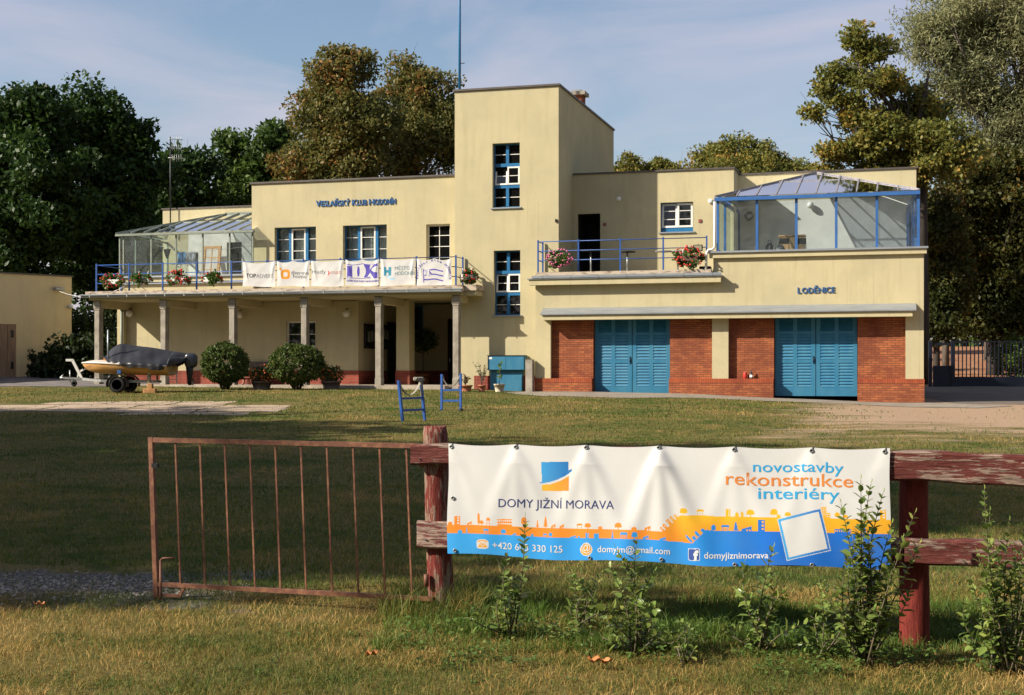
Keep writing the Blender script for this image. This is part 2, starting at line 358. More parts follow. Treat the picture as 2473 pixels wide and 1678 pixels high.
def groundmat():
    m, N, L, p = newmat('lawn_soil')
    a = noise(N, L, .35, 5, .6); b = noise(N, L, 2.2, 6, .7); c = noise(N, L, 22, 4, .7)
    s = N.new('ShaderNodeMath'); s.operation = 'ADD'; L.new(a.outputs[0], s.inputs[0]); L.new(b.outputs[0], s.inputs[1])
    base = mixc(N, L, ramp(N, L, s.outputs[0], .86, 1.14).outputs[0], (.052, .075, .014), (.16, .125, .040))
    base = mixc(N, L, ramp(N, L, c.outputs[0], .35, .7).outputs[0], base, mixc(N, L, .55, base, (.035, .03, .012)))
    # trodden gravel towards the drive on the right, and by the gateway: patches with a shape of their own
    tc = N.new('ShaderNodeTexCoord'); sx = N.new('ShaderNodeSeparateXYZ'); L.new(tc.outputs['Object'], sx.inputs[0])
    def lin(kx, ky, k0):
        u = N.new('ShaderNodeMath'); u.operation = 'MULTIPLY'; u.inputs[1].default_value = kx; L.new(sx.outputs[0], u.inputs[0])
        w = N.new('ShaderNodeMath'); w.operation = 'MULTIPLY_ADD'; w.inputs[1].default_value = ky; L.new(sx.outputs[1], w.inputs[0]); L.new(u.outputs[0], w.inputs[2])
        z = N.new('ShaderNodeMath'); z.operation = 'ADD'; z.inputs[1].default_value = k0; L.new(w.outputs[0], z.inputs[0]); return z.outputs[0]
    def op(o, x, y):
        z = N.new('ShaderNodeMath'); z.operation = o
        for i, q in enumerate((x, y)):
            if isinstance(q, (int, float)): z.inputs[i].default_value = q
            else: L.new(q, z.inputs[i])
        return z.outputs[0]
    d1 = op('MINIMUM', op('MINIMUM', lin(.42, -.10, .55), lin(0, .12, -3.0)), lin(0, -.25, 10.9+30))   # right of the line x = .24 y - 1.3, beyond y = 25
    w1 = noise(N, L, .55, 6, .7, stretch=(.5, 1.5, 1))
    g1 = op('ADD', d1, op('SUBTRACT', op('MULTIPLY', w1.outputs[0], 4.2), 1.9))
    gx1 = op('SUBTRACT', 1.0, op('MULTIPLY', op('ABSOLUTE', lin(1, 0, 4.2), 0), .42)); gx2 = op('SUBTRACT', 1.0, op('MULTIPLY', op('ABSOLUTE', lin(0, 1, -10.3), 0), 1.25))
    g2 = op('ADD', op('MINIMUM', gx1, gx2), op('SUBTRACT', op('MULTIPLY', b.outputs[0], 1.6), .42))
    grav = noise(N, L, 34, 3, .7); gr = mixc(N, L, ramp(N, L, grav.outputs[0], .3, .72).outputs[0], (.37, .255, .165), (.26, .185, .12))
    gr2 = mixc(N, L, ramp(N, L, grav.outputs[0], .4, .66).outputs[0], (.05, .045, .04), (.19, .18, .16))
    base = mixc(N, L, ramp(N, L, g1, .1, .8).outputs[0], base, gr); base = mixc(N, L, ramp(N, L, g2, .35, .6).outputs[0], base, gr2)
    # autumn leaves lying on the lane behind the far gate
    d3 = op('MINIMUM', lin(1, 0, -15.5), lin(0, 1, -61)); lv = noise(N, L, 3.5, 6, .75)
    base = mixc(N, L, op('MULTIPLY', ramp(N, L, d3, .3, .7).outputs[0], ramp(N, L, lv.outputs[0], .42, .52).outputs[0]), base, (.26, .10, .04))
    L.new(base, p.inputs['Base Color']); p.inputs['Roughness'].default_value = .95; p.inputs['Specular IOR Level'].default_value = .1
    bumpn(N, L, p, c.outputs[0], .8, .03); return m
m_ground = groundmat()
go = np_mesh('ground', np.stack([GX, GY, GZ], -1).reshape(-1, 3), GF, m_ground, smooth=True); tag(go, kind='structure')
def sheet(name, pts, mat, lift=.006, cell=.6):           # a sheet lying on the terrain: polygon cut to strips
    P = [Vector((p[0], p[1], 0)) for p in pts]
    import bmesh
    bm = bmesh.new(); bm.faces.new([bm.verts.new(p) for p in P])
    xs = [p.x for p in P]; ys = [p.y for p in P]
    for ax, lo, hi in ((0, min(xs), max(xs)), (1, min(ys), max(ys))):
        k = lo+cell
        while k < hi:
            co = Vector((k, 0, 0)) if ax == 0 else Vector((0, k, 0)); no = Vector((1, 0, 0)) if ax == 0 else Vector((0, 1, 0))
            bmesh.ops.bisect_plane(bm, geom=bm.verts[:]+bm.edges[:]+bm.faces[:], plane_co=co, plane_no=no); k += cell
    for v in bm.verts: v.co.z = float(gz(v.co.x, v.co.y))+lift
    bmesh.ops.recalc_face_normals(bm, faces=bm.faces)
    if bm.faces[0:] and sum(f.normal.z for f in bm.faces) < 0: bmesh.ops.reverse_faces(bm, faces=bm.faces)
    me = bpy.data.meshes.new(name); bm.to_mesh(me); bm.free(); me.materials.append(mat)
    return link(bpy.data.objects.new(name, me))
m_paver = brick('grey_pavers', (.36, .31, .24), (.28, .24, .19), (.13, .11, .08), w=.2, h=.16, ms=.008)
_t = m_paver.node_tree                                   # the pavers lie flat: use x and y
for n_ in list(_t.nodes):
    if n_.type == 'COMBXYZ':
        sep = [q for q in _t.nodes if q.type == 'SEPXYZ'][0]
        mpx = _t.nodes.new('ShaderNodeMath'); mpx.operation = 'ADD'; mpx.inputs[1].default_value = 0
        _t.links.new(sep.outputs[0], n_.inputs[0]); _t.links.new(sep.outputs[1], n_.inputs[1])
pv = [bw(*q) for q in ((-1.6, -1.5), (.5, -4.5), (3.4, -4.9), (7, -3.4), (10.2, -3.2), (14.0, -4.6), (15.2, -2.6), (12.6, -.45), (-.75, -.5))]
tag(sheet('path', [(p.x, p.y) for p in pv], m_paver, .012), kind='structure')
dr = [(-40, 50.3), (-14.2, 51.6), (-13.6, 53.4), (-15.5, 60), (-40, 60)]
m_drive = M('worn_asphalt', (.17, .15, .14), .9, var=.2, scale=2, bump=.3)
tag(sheet('road', dr, m_drive, .012), kind='structure')
rl = [(15.5, 61.5), (20.2, 61.5), (22.5, 112), (19.5, 112)]
tag(sheet('lane', rl, M('lane_gravel', (.25, .16, .10), .95, col2=(.30, .10, .03), scale=1.6, bump=.3, lo=.46, hi=.56), .008), kind='structure')
dv = [(14.4, 44.2), (60, 40), (60, 60), (14.8, 60)]
tag(sheet('driveway', dv, M('drive_tar', (.15, .122, .095), .9, var=.15, scale=2, bump=.3), .008), kind='structure')
# old concrete slabs sunk in the lawn
rr = random.Random(5); mb = MB()
def patch(x0, x1, y0, y1, r):
    pts = []
    for (a, b), (c, d) in (((x0, y0), (x1, y0)), ((x1, y0), (x1, y1)), ((x1, y1), (x0, y1)), ((x0, y1), (x0, y0))):
        for k in range(6): f = k/6; pts.append((a+(c-a)*f+r.uniform(-.05, .05), b+(d-b)*f+r.uniform(-.06, .06)))
    cx, cy = (x0+x1)/2, (y0+y1)/2; n = len(pts); vs = [(x, y, float(gz(x, y))+.010) for x, y in pts]+[(cx, cy, float(gz(cx, cy))+.016)]
    mb.add(vs, [(k, (k+1) % n, n) for k in range(n)])
for row, (ya, yb, xa, xb, n) in enumerate(((39.0, 41.0, -13.6, -8.2, 3), (37.05, 38.9, -14.6, -6.2, 4), (35.2, 36.95, -15.2, -6.0, 4), (33.6, 35.1, -9.8, -6.6, 2))):
    e_ = [xa]+sorted(xa+(xb-xa)*(k+rr.uniform(-.15, .15))/n for k in range(1, n))+[xb]
    for k in range(n): patch(e_[k]+.04, e_[k+1]-.04, ya+rr.uniform(0, .1), yb-rr.uniform(0, .15), rr)
tag(mb.build('patio', M('sunken_concrete', (.36, .27, .19), .9, col2=(.17, .125, .06), scale=1.4, bump=.4, bscale=30, lo=.45, hi=.72)), kind='structure')

# ---------------------------------------------------------------- the boathouse
BH = thing('boathouse', 'yellow functionalist rowing clubhouse with square tower, glazed verandas and teal boat doors', 'clubhouse', bw(0, 0, 0), -TH)
def wall(u0, u1, z0, z1, v, ops=(), name='wall', mat=None, depth=.25, mb=None):
    own = mb is None; mb = mb or MB()
    us = sorted({u0, u1, *[o[0] for o in ops], *[o[1] for o in ops]}); zs = sorted({z0, z1, *[o[2] for o in ops], *[o[3] for o in ops]})
    us = [u for u in us if u0-1e-6 <= u <= u1+1e-6]; zs = [z for z in zs if z0-1e-6 <= z <= z1+1e-6]
    for a, b in zip(us, us[1:]):
        for c, d in zip(zs, zs[1:]):
            m = ((a+b)/2, (c+d)/2)
            if any(o[0] < m[0] < o[1] and o[2] < m[1] < o[3] for o in ops): continue
            mb.quad((a, v, c), (b, v, c), (b, v, d), (a, v, d))
    for o in ops:
        a, b, c, d = o[:4]; w = v+(o[4] if len(o) > 4 else depth)
        mb.quad((a, v, c), (a, v, d), (a, w, d), (a, w, c)); mb.quad((b, v, d), (b, v, c), (b, w, c), (b, w, d))
        mb.quad((a, v, d), (b, v, d), (b, w, d), (a, w, d)); mb.quad((b, v, c), (a, v, c), (a, w, c), (b, w, c))
    if own: return mb.build(name, mat or m_wall, BH)
    return mb
def sides(mb, u0, u1, v0, v1, z0, z1, top=True):         # left, right, back (and roof) of a block whose front is a wall()
    mb.quad((u0, v1, z0), (u0, v0, z0), (u0, v0, z1), (u0, v1, z1)); mb.quad((u1, v0, z0), (u1, v1, z0), (u1, v1, z1), (u1, v0, z1))
    mb.quad((u1, v1, z0), (u0, v1, z0), (u0, v1, z1), (u1, v1, z1))
    if top: mb.quad((u0, v0, z1), (u1, v0, z1), (u1, v1, z1), (u0, v1, z1))
def coping(u0, u1, v0, v1, z, h=.07, o=.06, w=.3, skip=''):
    mb = MB()
    mb.box(u0-o, u1+o, v0-o, v0+w, z, z+h)
    if 'l' not in skip: mb.box(u0-o, u0+w, v0+w+.002, v1, z, z+h)
    if 'r' not in skip: mb.box(u1-w, u1+o, v0+w+.002, v1, z, z+h)
    return mb.build('coping', m_coping, BH)
def frame_rect(mb, a, b, c, d, v, w, t):
    mb.box(a, a+w, v, v+t, c, d); mb.box(b-w, b, v, v+t, c, d); mb.box(a+w, b-w, v+.001, v+t, c, c+w); mb.box(a+w, b-w, v+.001, v+t, d-w, d)
def tower_window(u0, u1, z0, z1, v, tilt):
    w = .25; y = v+w-.06; H = (z1-z0)/3; um = (u0+u1)/2
    mb = MB(); frame_rect(mb, u0, u1, z0, z1, y, .045, .08)
    for k in (1, 2): mb.box(u0+.045, u1-.045, y-.012, y+.08, z0+k*H-.06, z0+k*H+.06)
    for k in (0, 2): mb.box(um-.055, um+.055, y-.01, y+.08, z0+k*H+(.06 if k else .05), z0+(k+1)*H-.062)
    wn = mb.build('window', m_bluewin, BH)
    MB().box(u0+.02, u1-.02, y+.05, y+.075, z0+.02, z1-.02).build('pane', m_glassdark, wn)
    mt = MB()
    for k in (0, 2): mt.box(u0+.045, um-.055, y+.03, y+.052, z0+(k+.5)*H-.012, z0+(k+.5)*H+.012); mt.box(um+.055, u1-.045, y+.03, y+.052, z0+(k+.5)*H-.012, z0+(k+.5)*H+.012)
    mt.each('muntin', m_whitepaint, wn)
    for s_, (a, b) in enumerate(((u0+.05, um-.005), (um+.005, u1-.05))):
        c, d = z0+H+.062, z0+2*H-.062; sa = MB(); g = MB()
        frame_rect(sa, a, b, c, d, y-.03, .055, .06); sa.box(a+.05, b-.05, y-.012, y+.01, (c+d)/2-.012, (c+d)/2+.012)
        g.box(a+.05, b-.05, y-.008, y+.006, c+.05, d-.05)
        if s_ == 0 and tilt:                             # tilted inwards at the top
            for q in (sa, g): q.v = [(p[0], p[1]+(p[2]-c)*math.tan(R(tilt)), p[2]) for p in q.v]
        so_ = sa.build('sash', m_whitepaint, wn); g.build('pane', m_glassdark, so_)
    MB().box(u0-.06, u1+.06, v-.06, v+w-.07, z0-.05, z0-.004).build('sill', m_zinc, wn)
# tower
TL = -3.92
tw1 = (au(1189.3, 0), au(1255.2, 0), az(1222, 500.5, 0), az(1222, 345, 0)); tw2 = (au(1192.3, 0), au(1256.5, 0), az(1224, 761, 0), az(1224, 604.5, 0))
mb = MB(); wall(TL, 0, .5, 11.86, 0, [tw1, tw2], mb=mb); sides(mb, TL, 0, 0, 9.68, .5, 11.86); mb.build('wall', m_wall, BH)
coping(TL, 0, 0, 9.68, 11.86)
tower_window(*tw1, 0, 9); tower_window(*tw2, 0, 7)
mb = MB().box(TL+.75, -.62, -.03, -.001, .6, az(1150, 907, 0)); mb.build('plinth', m_clinker, BH)
# chimney on the tower roof
cu0, cu1 = au(1381, 5), au(1407, 5); cz = az(1394, 222, 5)
ch = MB().box(cu0, cu1, 5, 5.5, 11.8, cz-.12).build('chimney', m_brick, BH)
MB().box(cu0-.12, cu1+.12, 4.88, 5.62, cz-.12, cz+.02).build('cap', m_concrete, ch)
MB().box(cu0+.02, cu0+.34, 5.05, 5.4, cz+.06, cz+.12).build('flue_cover', m_zinc, ch)
# left wing, upper floor
VW = 1.2; LWL = au(608, VW); LZ = 8.95
w1 = (au(663, VW), au(763, VW), 5.85, az(713, 548, VW)); w2 = (au(828, VW), au(934, VW), 5.85, az(880, 543, VW)); w3 = (au(1029.3, VW), au(1086.5, VW), 5.5, az(1057, 541, VW))
wl0 = (au(690.6, VW), au(761.6, VW), az(725, 838, VW), az(725, 775.5, VW))
LRX = au(865, VW)                                        # where the porch wall turns back into the entrance
mb = MB(); wall(LWL, TL, 4.3, LZ, VW, [w1, w2, w3], mb=mb)
mb.quad((LWL, 9, 4.3), (LWL, VW, 4.3), (LWL, VW, LZ), (LWL, 9, LZ)); mb.quad((LWL, VW, LZ), (TL, VW, LZ), (TL, 9, LZ), (LWL, 9, LZ)); mb.quad((TL, 9, 4.3), (LWL, 9, 4.3), (LWL, 9, LZ), (TL, 9, LZ))
mb.build('wall', m_wall, BH)
MB().box(LWL-.06, TL-.002, VW-.06, VW+.3, LZ, LZ+.07).box(LWL-.06, LWL+.3, VW+.302, 9, LZ, LZ+.07).build('coping', m_coping, BH)
def triple_window(o):
    u0, u1, z0, z1 = o; y = VW+.2; W_ = u1-u0
    mb = MB(); frame_rect(mb, u0, u1, z0, z1, y, .05, .09)
    ms = [u0+W_*.33, u0+W_*.735]
    for m_ in ms: mb.box(m_-.055, m_+.055, y-.012, y+.09, z0+.05, z1-.05)
    wn = mb.build('window', m_bluewin, BH)
    MB().box(u0+.03, u1-.03, y+.05, y+.062, z0+.03, z1-.03).build('pane', m_glass, wn)
    mt = MB()
    for a, b in ((u0+.05, ms[0]-.055), (ms[1]+.055, u1-.05)):
        for k in (1, 2): mt.box(a, b, y+.03, y+.049, z0+(z1-z0)*k/3-.012, z0+(z1-z0)*k/3+.012)
    mt.each('muntin', m_whitepaint, wn)
    sa = MB(); a, b = ms[0]+.06, ms[1]-.06; frame_rect(sa, a, b, z0+.06, z1-.05, y-.01, .055, .055)
    for k in (1, 2): sa.box(a+.07, b-.07, y+.005, y+.025, z0+(z1-z0)*k/3-.012, z0+(z1-z0)*k/3+.012)
    sa.build('sash', m_whitepaint, wn)
    cu = MB()
    for a, b in ((u0+.08, u0+W_*.3), (u0+W_*.40, u0+W_*.72), (u0+W_*.76, u1-.05)):
        n = 26; vs = []
        for k in range(n+1):
            x = a+(b-a)*k/n; d = .03*math.sin(k*1.7)+.015*math.sin(k*.63+a)
            vs += [(x, y+.19+d, z0), (x, y+.19+d*.7, z1)]
        cu.add(vs, [(2*k, 2*k+2, 2*k+3, 2*k+1) for k in range(n)], True)
    cu.build('curtain', m_curtain, wn)
    MB().box(u0-.05, u1+.05, VW-.05, y-.002, z0-.05, z0-.004).build('sill', m_zinc, wn)
triple_window(w1); triple_window(w2)
def grid_window(o, v, rec, cols, rows, fm, fw=.06, name='window', pane=None, mw=.012):
    u0, u1, z0, z1 = o[:4]; y = v+rec-.07; mb = MB(); frame_rect(mb, u0, u1, z0, z1, y, fw, .07); wn = mb.build(name, fm, BH)
    MB().box(u0+.02, u1-.02, y+.04, y+.062, z0+.02, z1-.02).build('pane', pane or m_glassdark, wn)
    mt = MB()
    for k in range(1, cols): x = u0+(u1-u0)*k/cols; mt.box(x-mw, x+mw, y+.02, y+.041, z0+fw, z1-fw)
    for k in range(1, rows): z = z0+(z1-z0)*k/rows; mt.box(u0+fw, u1-fw, y+.018, y+.039, z-mw, z+mw)
    mt.each('muntin', m_whitepaint, wn); return wn
wn = grid_window(w3, VW, .22, 2, 4, m_whitepaint)
# lettering standing off the wall
def sign(parts, v):
    mb = MB()
    def fn(x, y, l): u, z = at(x, y, v); return (u, v-.022-l, z)
    for body, x0, x1, y0, y1, cap in parts: text_px(mb, body, x0, x1, y0, y1, cap, fn, bold=.014, extrude=.014)
    return mb.build('lettering', m_sign, BH)
sign([('V', 763.5, 775, 498.6, 498.2, 13.7), ('ESLAŘSKÝ', 776, 845, 498.2, 496, 13.0), ('K', 850.5, 862, 495.8, 495.4, 13.7), ('LUB', 863, 886, 495.4, 494.7, 13.0), ('H', 891.5, 903.5, 494.5, 494.1, 13.7), ('ODONÍN', 905, 956, 494.1, 492.4, 13.0)], VW)
sign([('L', 1926, 1934.5, 708, 707.8, 14), ('ODĚNICE', 1936.5, 2016, 707.8, 706, 13.0)], -.6)
# portico: floor, wall, piers, recess
FZ = 1.10; PL = au(283, VW)
MB().box(PL-.6, TL-.002, -1.15, 6.3, .6, FZ).build('porch_floor', M('porch_concrete', (.42, .35, .27), .9, var=.2, scale=2, bump=.3), BH)
mb = MB(); wall(PL, LRX, FZ, 4.36, VW, [wl0], mb=mb)
mb.quad((LRX, VW, FZ), (LRX, 6, FZ), (LRX, 6, 4.36), (LRX, VW, 4.36)); mb.quad((LRX, 6, FZ), (TL, 6, FZ), (TL, 6, 4.36), (LRX, 6, 4.36))
mb.quad((PL, 6, FZ), (PL, VW, FZ), (PL, VW, 4.36), (PL, 6, 4.36))
pu0, pu1 = au(957, VW), au(988, VW); mb.box(pu0, pu1, VW, VW+.6, FZ, 4.36)
gu0, gu1 = au(283, 1.0), au(299, 1.0); mb.box(gu0, gu1, 1.0, VW-.002, FZ, 4.36)
mb.build('wall', m_wall, BH)
bzt = az(700, 895, VW); mb = MB()
mb.box(PL+.05, LRX+.03, VW-.035, VW-.002, FZ+.002, bzt); mb.box(LRX+.002, LRX+.03, VW, 5.96, FZ+.002, bzt); mb.box(LRX+.04, TL-.003, 5.96, 5.998, FZ+.002, bzt); mb.box(pu0-.025, pu1+.025, VW-.04, VW+.63, FZ+.002, bzt)
mb.build('plinth', m_clinker, BH)
wn = grid_window(wl0, VW, .2, 2, 2, m_whitepaint, name='window')
rw = (au(999, 6), au(1022, 6), az(1010, 832, 6), az(1010, 738, 6))
mb = MB(); frame_rect(mb, *rw, 5.93, .05, .06); mb.box(rw[0]+(rw[1]-rw[0])*.66, rw[0]+(rw[1]-rw[0])*.72, 5.93, 5.97, rw[2]+.05, rw[3]-.05); wn = mb.build('window', m_bluewin, BH)
MB().box(rw[0]+.03, rw[1]-.03, 5.96, 5.985, rw[2]+.03, rw[3]-.03).build('pane', m_glassdark, wn)
du0 = au(1081, 5.9); mb = MB().box(du0, TL-.05, 5.9, 5.955, FZ, az(1090, 770, 5.9))
dd = mb.build('door', m_dark, BH); MB().box(du0+.08, du0+.12, 5.85, 5.9, 2.0, 2.15).build('handle', m_steel, dd)
du2 = au(948, 5); mb = MB().box(LRX+.03, LRX+.1, 4.2, 5.3, FZ, 3.6); mb.build('door', m_dark, BH)
# notice board on the side wall of the recess
nb = MB(); n0, n1 = 1.75, 4.6; nz0, nz1 = az(900, 842, 2.6), az(900, 783, 2.6)
nbo = MB().box(LRX+.002, LRX+.09, n0, n1, nz0, nz1).build('notice_board', m_dark, BH)
MB().box(LRX+.088, LRX+.095, n0+.1, n1-.1, nz0+.1, nz1-.1).build('pane', m_glassdark, nbo); pp = MB()
rr = random.Random(3)
for k in range(7):
    a = n0+.2+k*.33; z = nz0+.2+rr.uniform(0, .2); pp.box(LRX+.095, LRX+.099, a, a+.24, z, z+rr.uniform(.3, .5))
pp.build('paper', M('notice_paper', (.22, .22, .20), .8), nbo)
# balcony slab on columns
SL0, SL1 = au(206, -1.2), au(1117, -1.2)
SZ0, SZ1 = 4.36, 4.70
mb = MB(); mb.box(SL0, SL1, -1.2, 4.25, SZ0+.12, SZ1); mb.box(SL1+.002, SL1+.45, -1.0, -.002, SZ0+.15, SZ1+.02)
bs = mb.build('balcony_slab', m_slab, BH)
MB().box(SL0+.1, TL-.004, -1.12, 4.25, SZ0, SZ0+.118).box(TL, SL1-.05, -1.12, -.003, SZ0-.0, SZ0+.118).box(SL1-.048, SL1+.4, -.92, -.003, SZ0-.02, SZ0+.148).build('soffit', m_wall, bs)
colx = [(227, 240.6), (387, 400), (553, 566), (727, 740), (906, 920), (1094, 1107)]
mb = MB()
for k, (a, b) in enumerate(colx):
    uc = (au(a, -.98)+au(b, -.98))/2; mb.box(uc-.17, uc+.17, -.93, VW-.004 if uc < TL else -.004, 4.08, SZ0-.002)
mb.each('beam', m_wall, BH)
for a, b in colx:
    uc = (au(a, -.98)+au(b, -.98))/2; z0 = 1.0
    cb = MB().bbox(uc-.11, uc+.11, -.98, -.70, FZ-.06, 4.0, .012).build('column', m_concrete, BH)
    MB().bbox(uc-.122, uc+.122, -.995, -.685, z0-.2, FZ+.26, .012).build('base', m_concrete, cb)
    MB().bbox(uc-.125, uc+.125, -.995, -.685, 3.98, 4.04, .008).bbox(uc-.145, uc+.145, -1.01, -.66, 4.04, 4.345, .01).build('capital', m_concrete, cb)
def gutter(u0, u1, v, z, h=.13, n=14):
    mb = MB(); vs = []; m_ = 7
    for u in (u0, u1):
        for k in range(m_): t = math.pi*k/(m_-1); vs.append((u, v-.085+.085*math.cos(t), z-h*math.sin(t)*.9))
    mb.add(vs, [(k, k+1, m_+k+1, m_+k) for k in range(m_-1)]+[tuple(range(m_)), tuple(range(2*m_-1, m_-1, -1))], True)
    mb.box(u0, u1, v-.178, v-.165, z-.02, z+.012)
    g = mb.build('gutter', m_zinc, BH); cl = MB()
    for k in range(n): u = u0+(u1-u0)*(k+.5)/n; cl.box(u-.018, u+.018, v-.186, v-.179, z-.10, z+.02)
    cl.each('bracket', m_steel, g)
gutter(au(197, -1.3), SL1, -1.205, 4.56, n=19)
# railings
def railing(pts, z0, z1, posts, r=.02, zr=(1.0, .66, .32)):
    rl = MB()
    for f in zr:
        for a, b in zip(pts, pts[1:]): rl.tube([(a[0], a[1], z0+(z1-z0)*f-.01), (b[0], b[1], z0+(z1-z0)*f-.01)], r*.8, 6)
    ro = rl.build('railing', m_rail, BH)
    for u, v in posts: MB().bar((u, v, z0-.03), (u, v, z1+.05), .05).build('post', m_rail, ro)
    return ro
VR = -.88
rp = [233, 312, 393, 475, 559, 644.6, 733, 822, 914, 1006, 1101]; rz1 = az(650, 630, VR)
pts = [(au(233, VR), .9), (au(233, VR), VR), (au(1101, VR), VR), (au(1101, VR), -.05)]
railing(pts, SZ1, rz1, [(au(x, VR), VR) for x in rp]+[(au(1101, VR), -.08), (au(233, VR), .85)])
RAILZ = rz1
# left veranda
def veranda(u0, u1, v0, v1, zs, ze, za, ua0, ua1, posts, rafts, u0b, u1b, fm, pw, eavew, fm_roof, lside, rside, purlin=.55, rgm=None):
    mb = MB()
    for u in posts: mb.box(u-pw/2, u+pw/2, v0, v0+pw, zs, ze-eavew)
    mb.box(u0-.1, u1+.05, v0-.12, v0+.06, ze-eavew, ze)
    for (ua, ub, n) in ((u0, u0b, lside), (u1, u1b, rside)):
        for k in range(1, n+1):
            f = k/n; mb.bar((ua+(ub-ua)*f, v0+(v1-v0)*f, zs), (ua+(ub-ua)*f, v0+(v1-v0)*f, ze-eavew), pw*.9)
        if n: mb.bar((ua, v0, ze-eavew/2), (ub, v1-.02, ze-eavew/2), .07, eavew); mb.bar((ua, v0+.1, zs+.03), (ub, v1-.02, zs+.03), .06)
    vo = mb.build('veranda', fm, BH)
    g = MB(); e = .02
    for a, b in zip(posts, posts[1:]): g.box(a+pw/2, b-pw/2, v0+pw*.4, v0+pw*.4+.008, zs, ze-eavew)
    for (ua, ub, n) in ((u0, u0b, lside), (u1, u1b, rside)):
        if n: g.pane((ua, v0+.08, zs), (ub, v1-.03, zs), (ub, v1-.03, ze-eavew), (ua, v0+.08, ze-eavew), .008)
    g.build('pane', m_glass, vo)
    rg = MB(); E0, E1, A0, A1 = (u0-.08, v0-.1, ze+e), (u1+.04, v0-.1, ze+e), (ua0, v1, za), (ua1, v1, za)
    rg.pane(E0, E1, A1, A0, .01)
    if lside: rg.add([(u0b-.05, v1, ze+e), E0, A0], [(0, 1, 2)])
    if rside and ua1 < u1-.5: rg.add([E1, (u1b+.05, v1, ze+e), A1], [(0, 1, 2)])
    rg.build('roof_pane', rgm or m_roofglass, vo)
    rf = MB()
    def hip(u):
        if u < ua0: t = (u-u0)/(ua0-u0)
        elif u > ua1: t = (u1-u)/(u1-ua1)
        else: t = 1
        return t
    for u in rafts:
        t = hip(u); rf.bar((u, v0-.08, ze+.045), (u, v0+(v1-v0)*t, ze+.045+(za-ze)*t), .045, .05)
    rf.bar((u0-.08, v0-.1, ze+.05), (ua0, v1-.02, za+.03), .045)
    if rside and ua1 < u1-.5: rf.bar((u1+.04, v0-.1, ze+.05), (ua1, v1-.02, za+.03), .04)
    if ua1 > ua0+.2: rf.bar((ua0, v1-.04, za+.03), (ua1, v1-.04, za+.03), .07)
    tp = purlin; rf.bar((u0+(ua0-u0)*tp, v0+(v1-v0)*tp, ze+.03+(za-ze)*tp), (u1+(ua1-u1)*tp, v0+(v1-v0)*tp, ze+.03+(za-ze)*tp), .04)
    rf.build('rafter', fm_roof, vo)
    return vo
V0, V1 = .85, 4.3
cu0, cu1 = au(287, V0), au(611, V0); zs = az(450, 664, V0); ze = az(450, 561, V0)
vo = veranda(cu0, cu1, V0, V1, zs, ze, az(560, 517, V1), au(546, V1), LWL-.05, [cu0+.03, cu0+.2]+[au(x, V0) for x in (364.5, 424.5, 489, 554)]+[cu1-.02], [cu0+(cu1-cu0)*k/10.0 for k in range(1, 10)], au(404, V1), cu1, m_greyframe, .055, .08, m_greyframe, 3, 0, .55, m_roofglass2)
MB().box(cu0-.05, cu1, V0-.06, V0+.25, zs-.07, zs-.002).box(cu0-.08, cu1, V0-.09, V0+.02, 5.08, 5.16).build('sill', m_zinc, vo)
mb = MB().box(cu0, cu1, V0+.02, V0+.2, SZ1, zs-.072); mb.box(cu0, cu0+.15, V0+.202, V1, SZ1, zs-.072); mb.build('wall', m_wall, BH)
bz = az(480, 503, V1); bl = au(393, V1)
od = (au(548, V1-.02), au(584, V1-.02), 5.0, az(560, 585, V1), .3)
mb = MB(); wall(cu0+1.2, LWL, SZ1, 7.55, V1-.03, [od], mb=mb, depth=.3); mb.quad((LWL-.02, VW, SZ1), (LWL-.02, V1-.03, SZ1), (LWL-.02, V1-.03, 7.55), (LWL-.02, VW, 7.55)); mb.build('interior_wall', m_white, BH)
MB().box(od[0], od[1], V1+.26, V1+.3, od[2], od[3]).build('door', m_dark, BH)
mb = MB(); wall(bl, LWL, 1.2, bz, V1, [od[:4]+(.25,)], mb=mb); sides(mb, bl, LWL, V1, 9, 1.2, bz); mb.build('wall', m_wall, BH); coping(bl, LWL-.07, V1, 9, bz, .05, .05)
MB().box(cu0+.2, LWL, V0+.21, V1-.04, SZ1, 4.95).build('veranda_floor', m_concrete, BH)
# downpipe at the left pier
MB().tube([(gu1-.05, .92, 4.3), (gu1-.05, .92, 1.1)], .055, 8).build('downpipe', m_greyframe, BH)
# ---- right block
GZ0 = .4; SILL = 5.68; TZ = 5.05
GL, GR = -.70, 12.53
d1 = (au(1430, -.6), au(1615.7, -.6)); d2 = (au(1868, -.6), au(2070.8, -.6)); bp = [(au(1329.6, -.6), d1[0]), (d1[1], au(1719.6, -.6)), (au(1759, -.6), d2[0]), (d2[1], au(2186.8, -.6))]
CZ = 3.55; PT = az(1400, 913.5, -.6); PU = 5.62
mb = MB(); V6 = -.6
for a, b, c, d in ((GL, bp[0][0], GZ0, TZ-.061), (bp[1][1], PU, GZ0, TZ-.061), (PU, bp[2][0], GZ0, SILL), (bp[3][1], GR, GZ0, SILL), (bp[0][0], bp[1][1], CZ, TZ-.061), (bp[2][0], bp[3][1], CZ, SILL)):
    mb.quad((a, V6, c), (b, V6, c), (b, V6, d), (a, V6, d))
for u in (bp[0][0], bp[1][1], bp[2][0], bp[3][1]): mb.quad((u, V6, PT-.2), (u, V6, CZ), (u, -.3, CZ), (u, -.3, PT-.2))
for a, b in ((bp[0][0], bp[1][1]), (bp[2][0], bp[3][1])): mb.quad((a, V6, CZ), (b, V6, CZ), (b, -.1, CZ), (a, -.1, CZ))
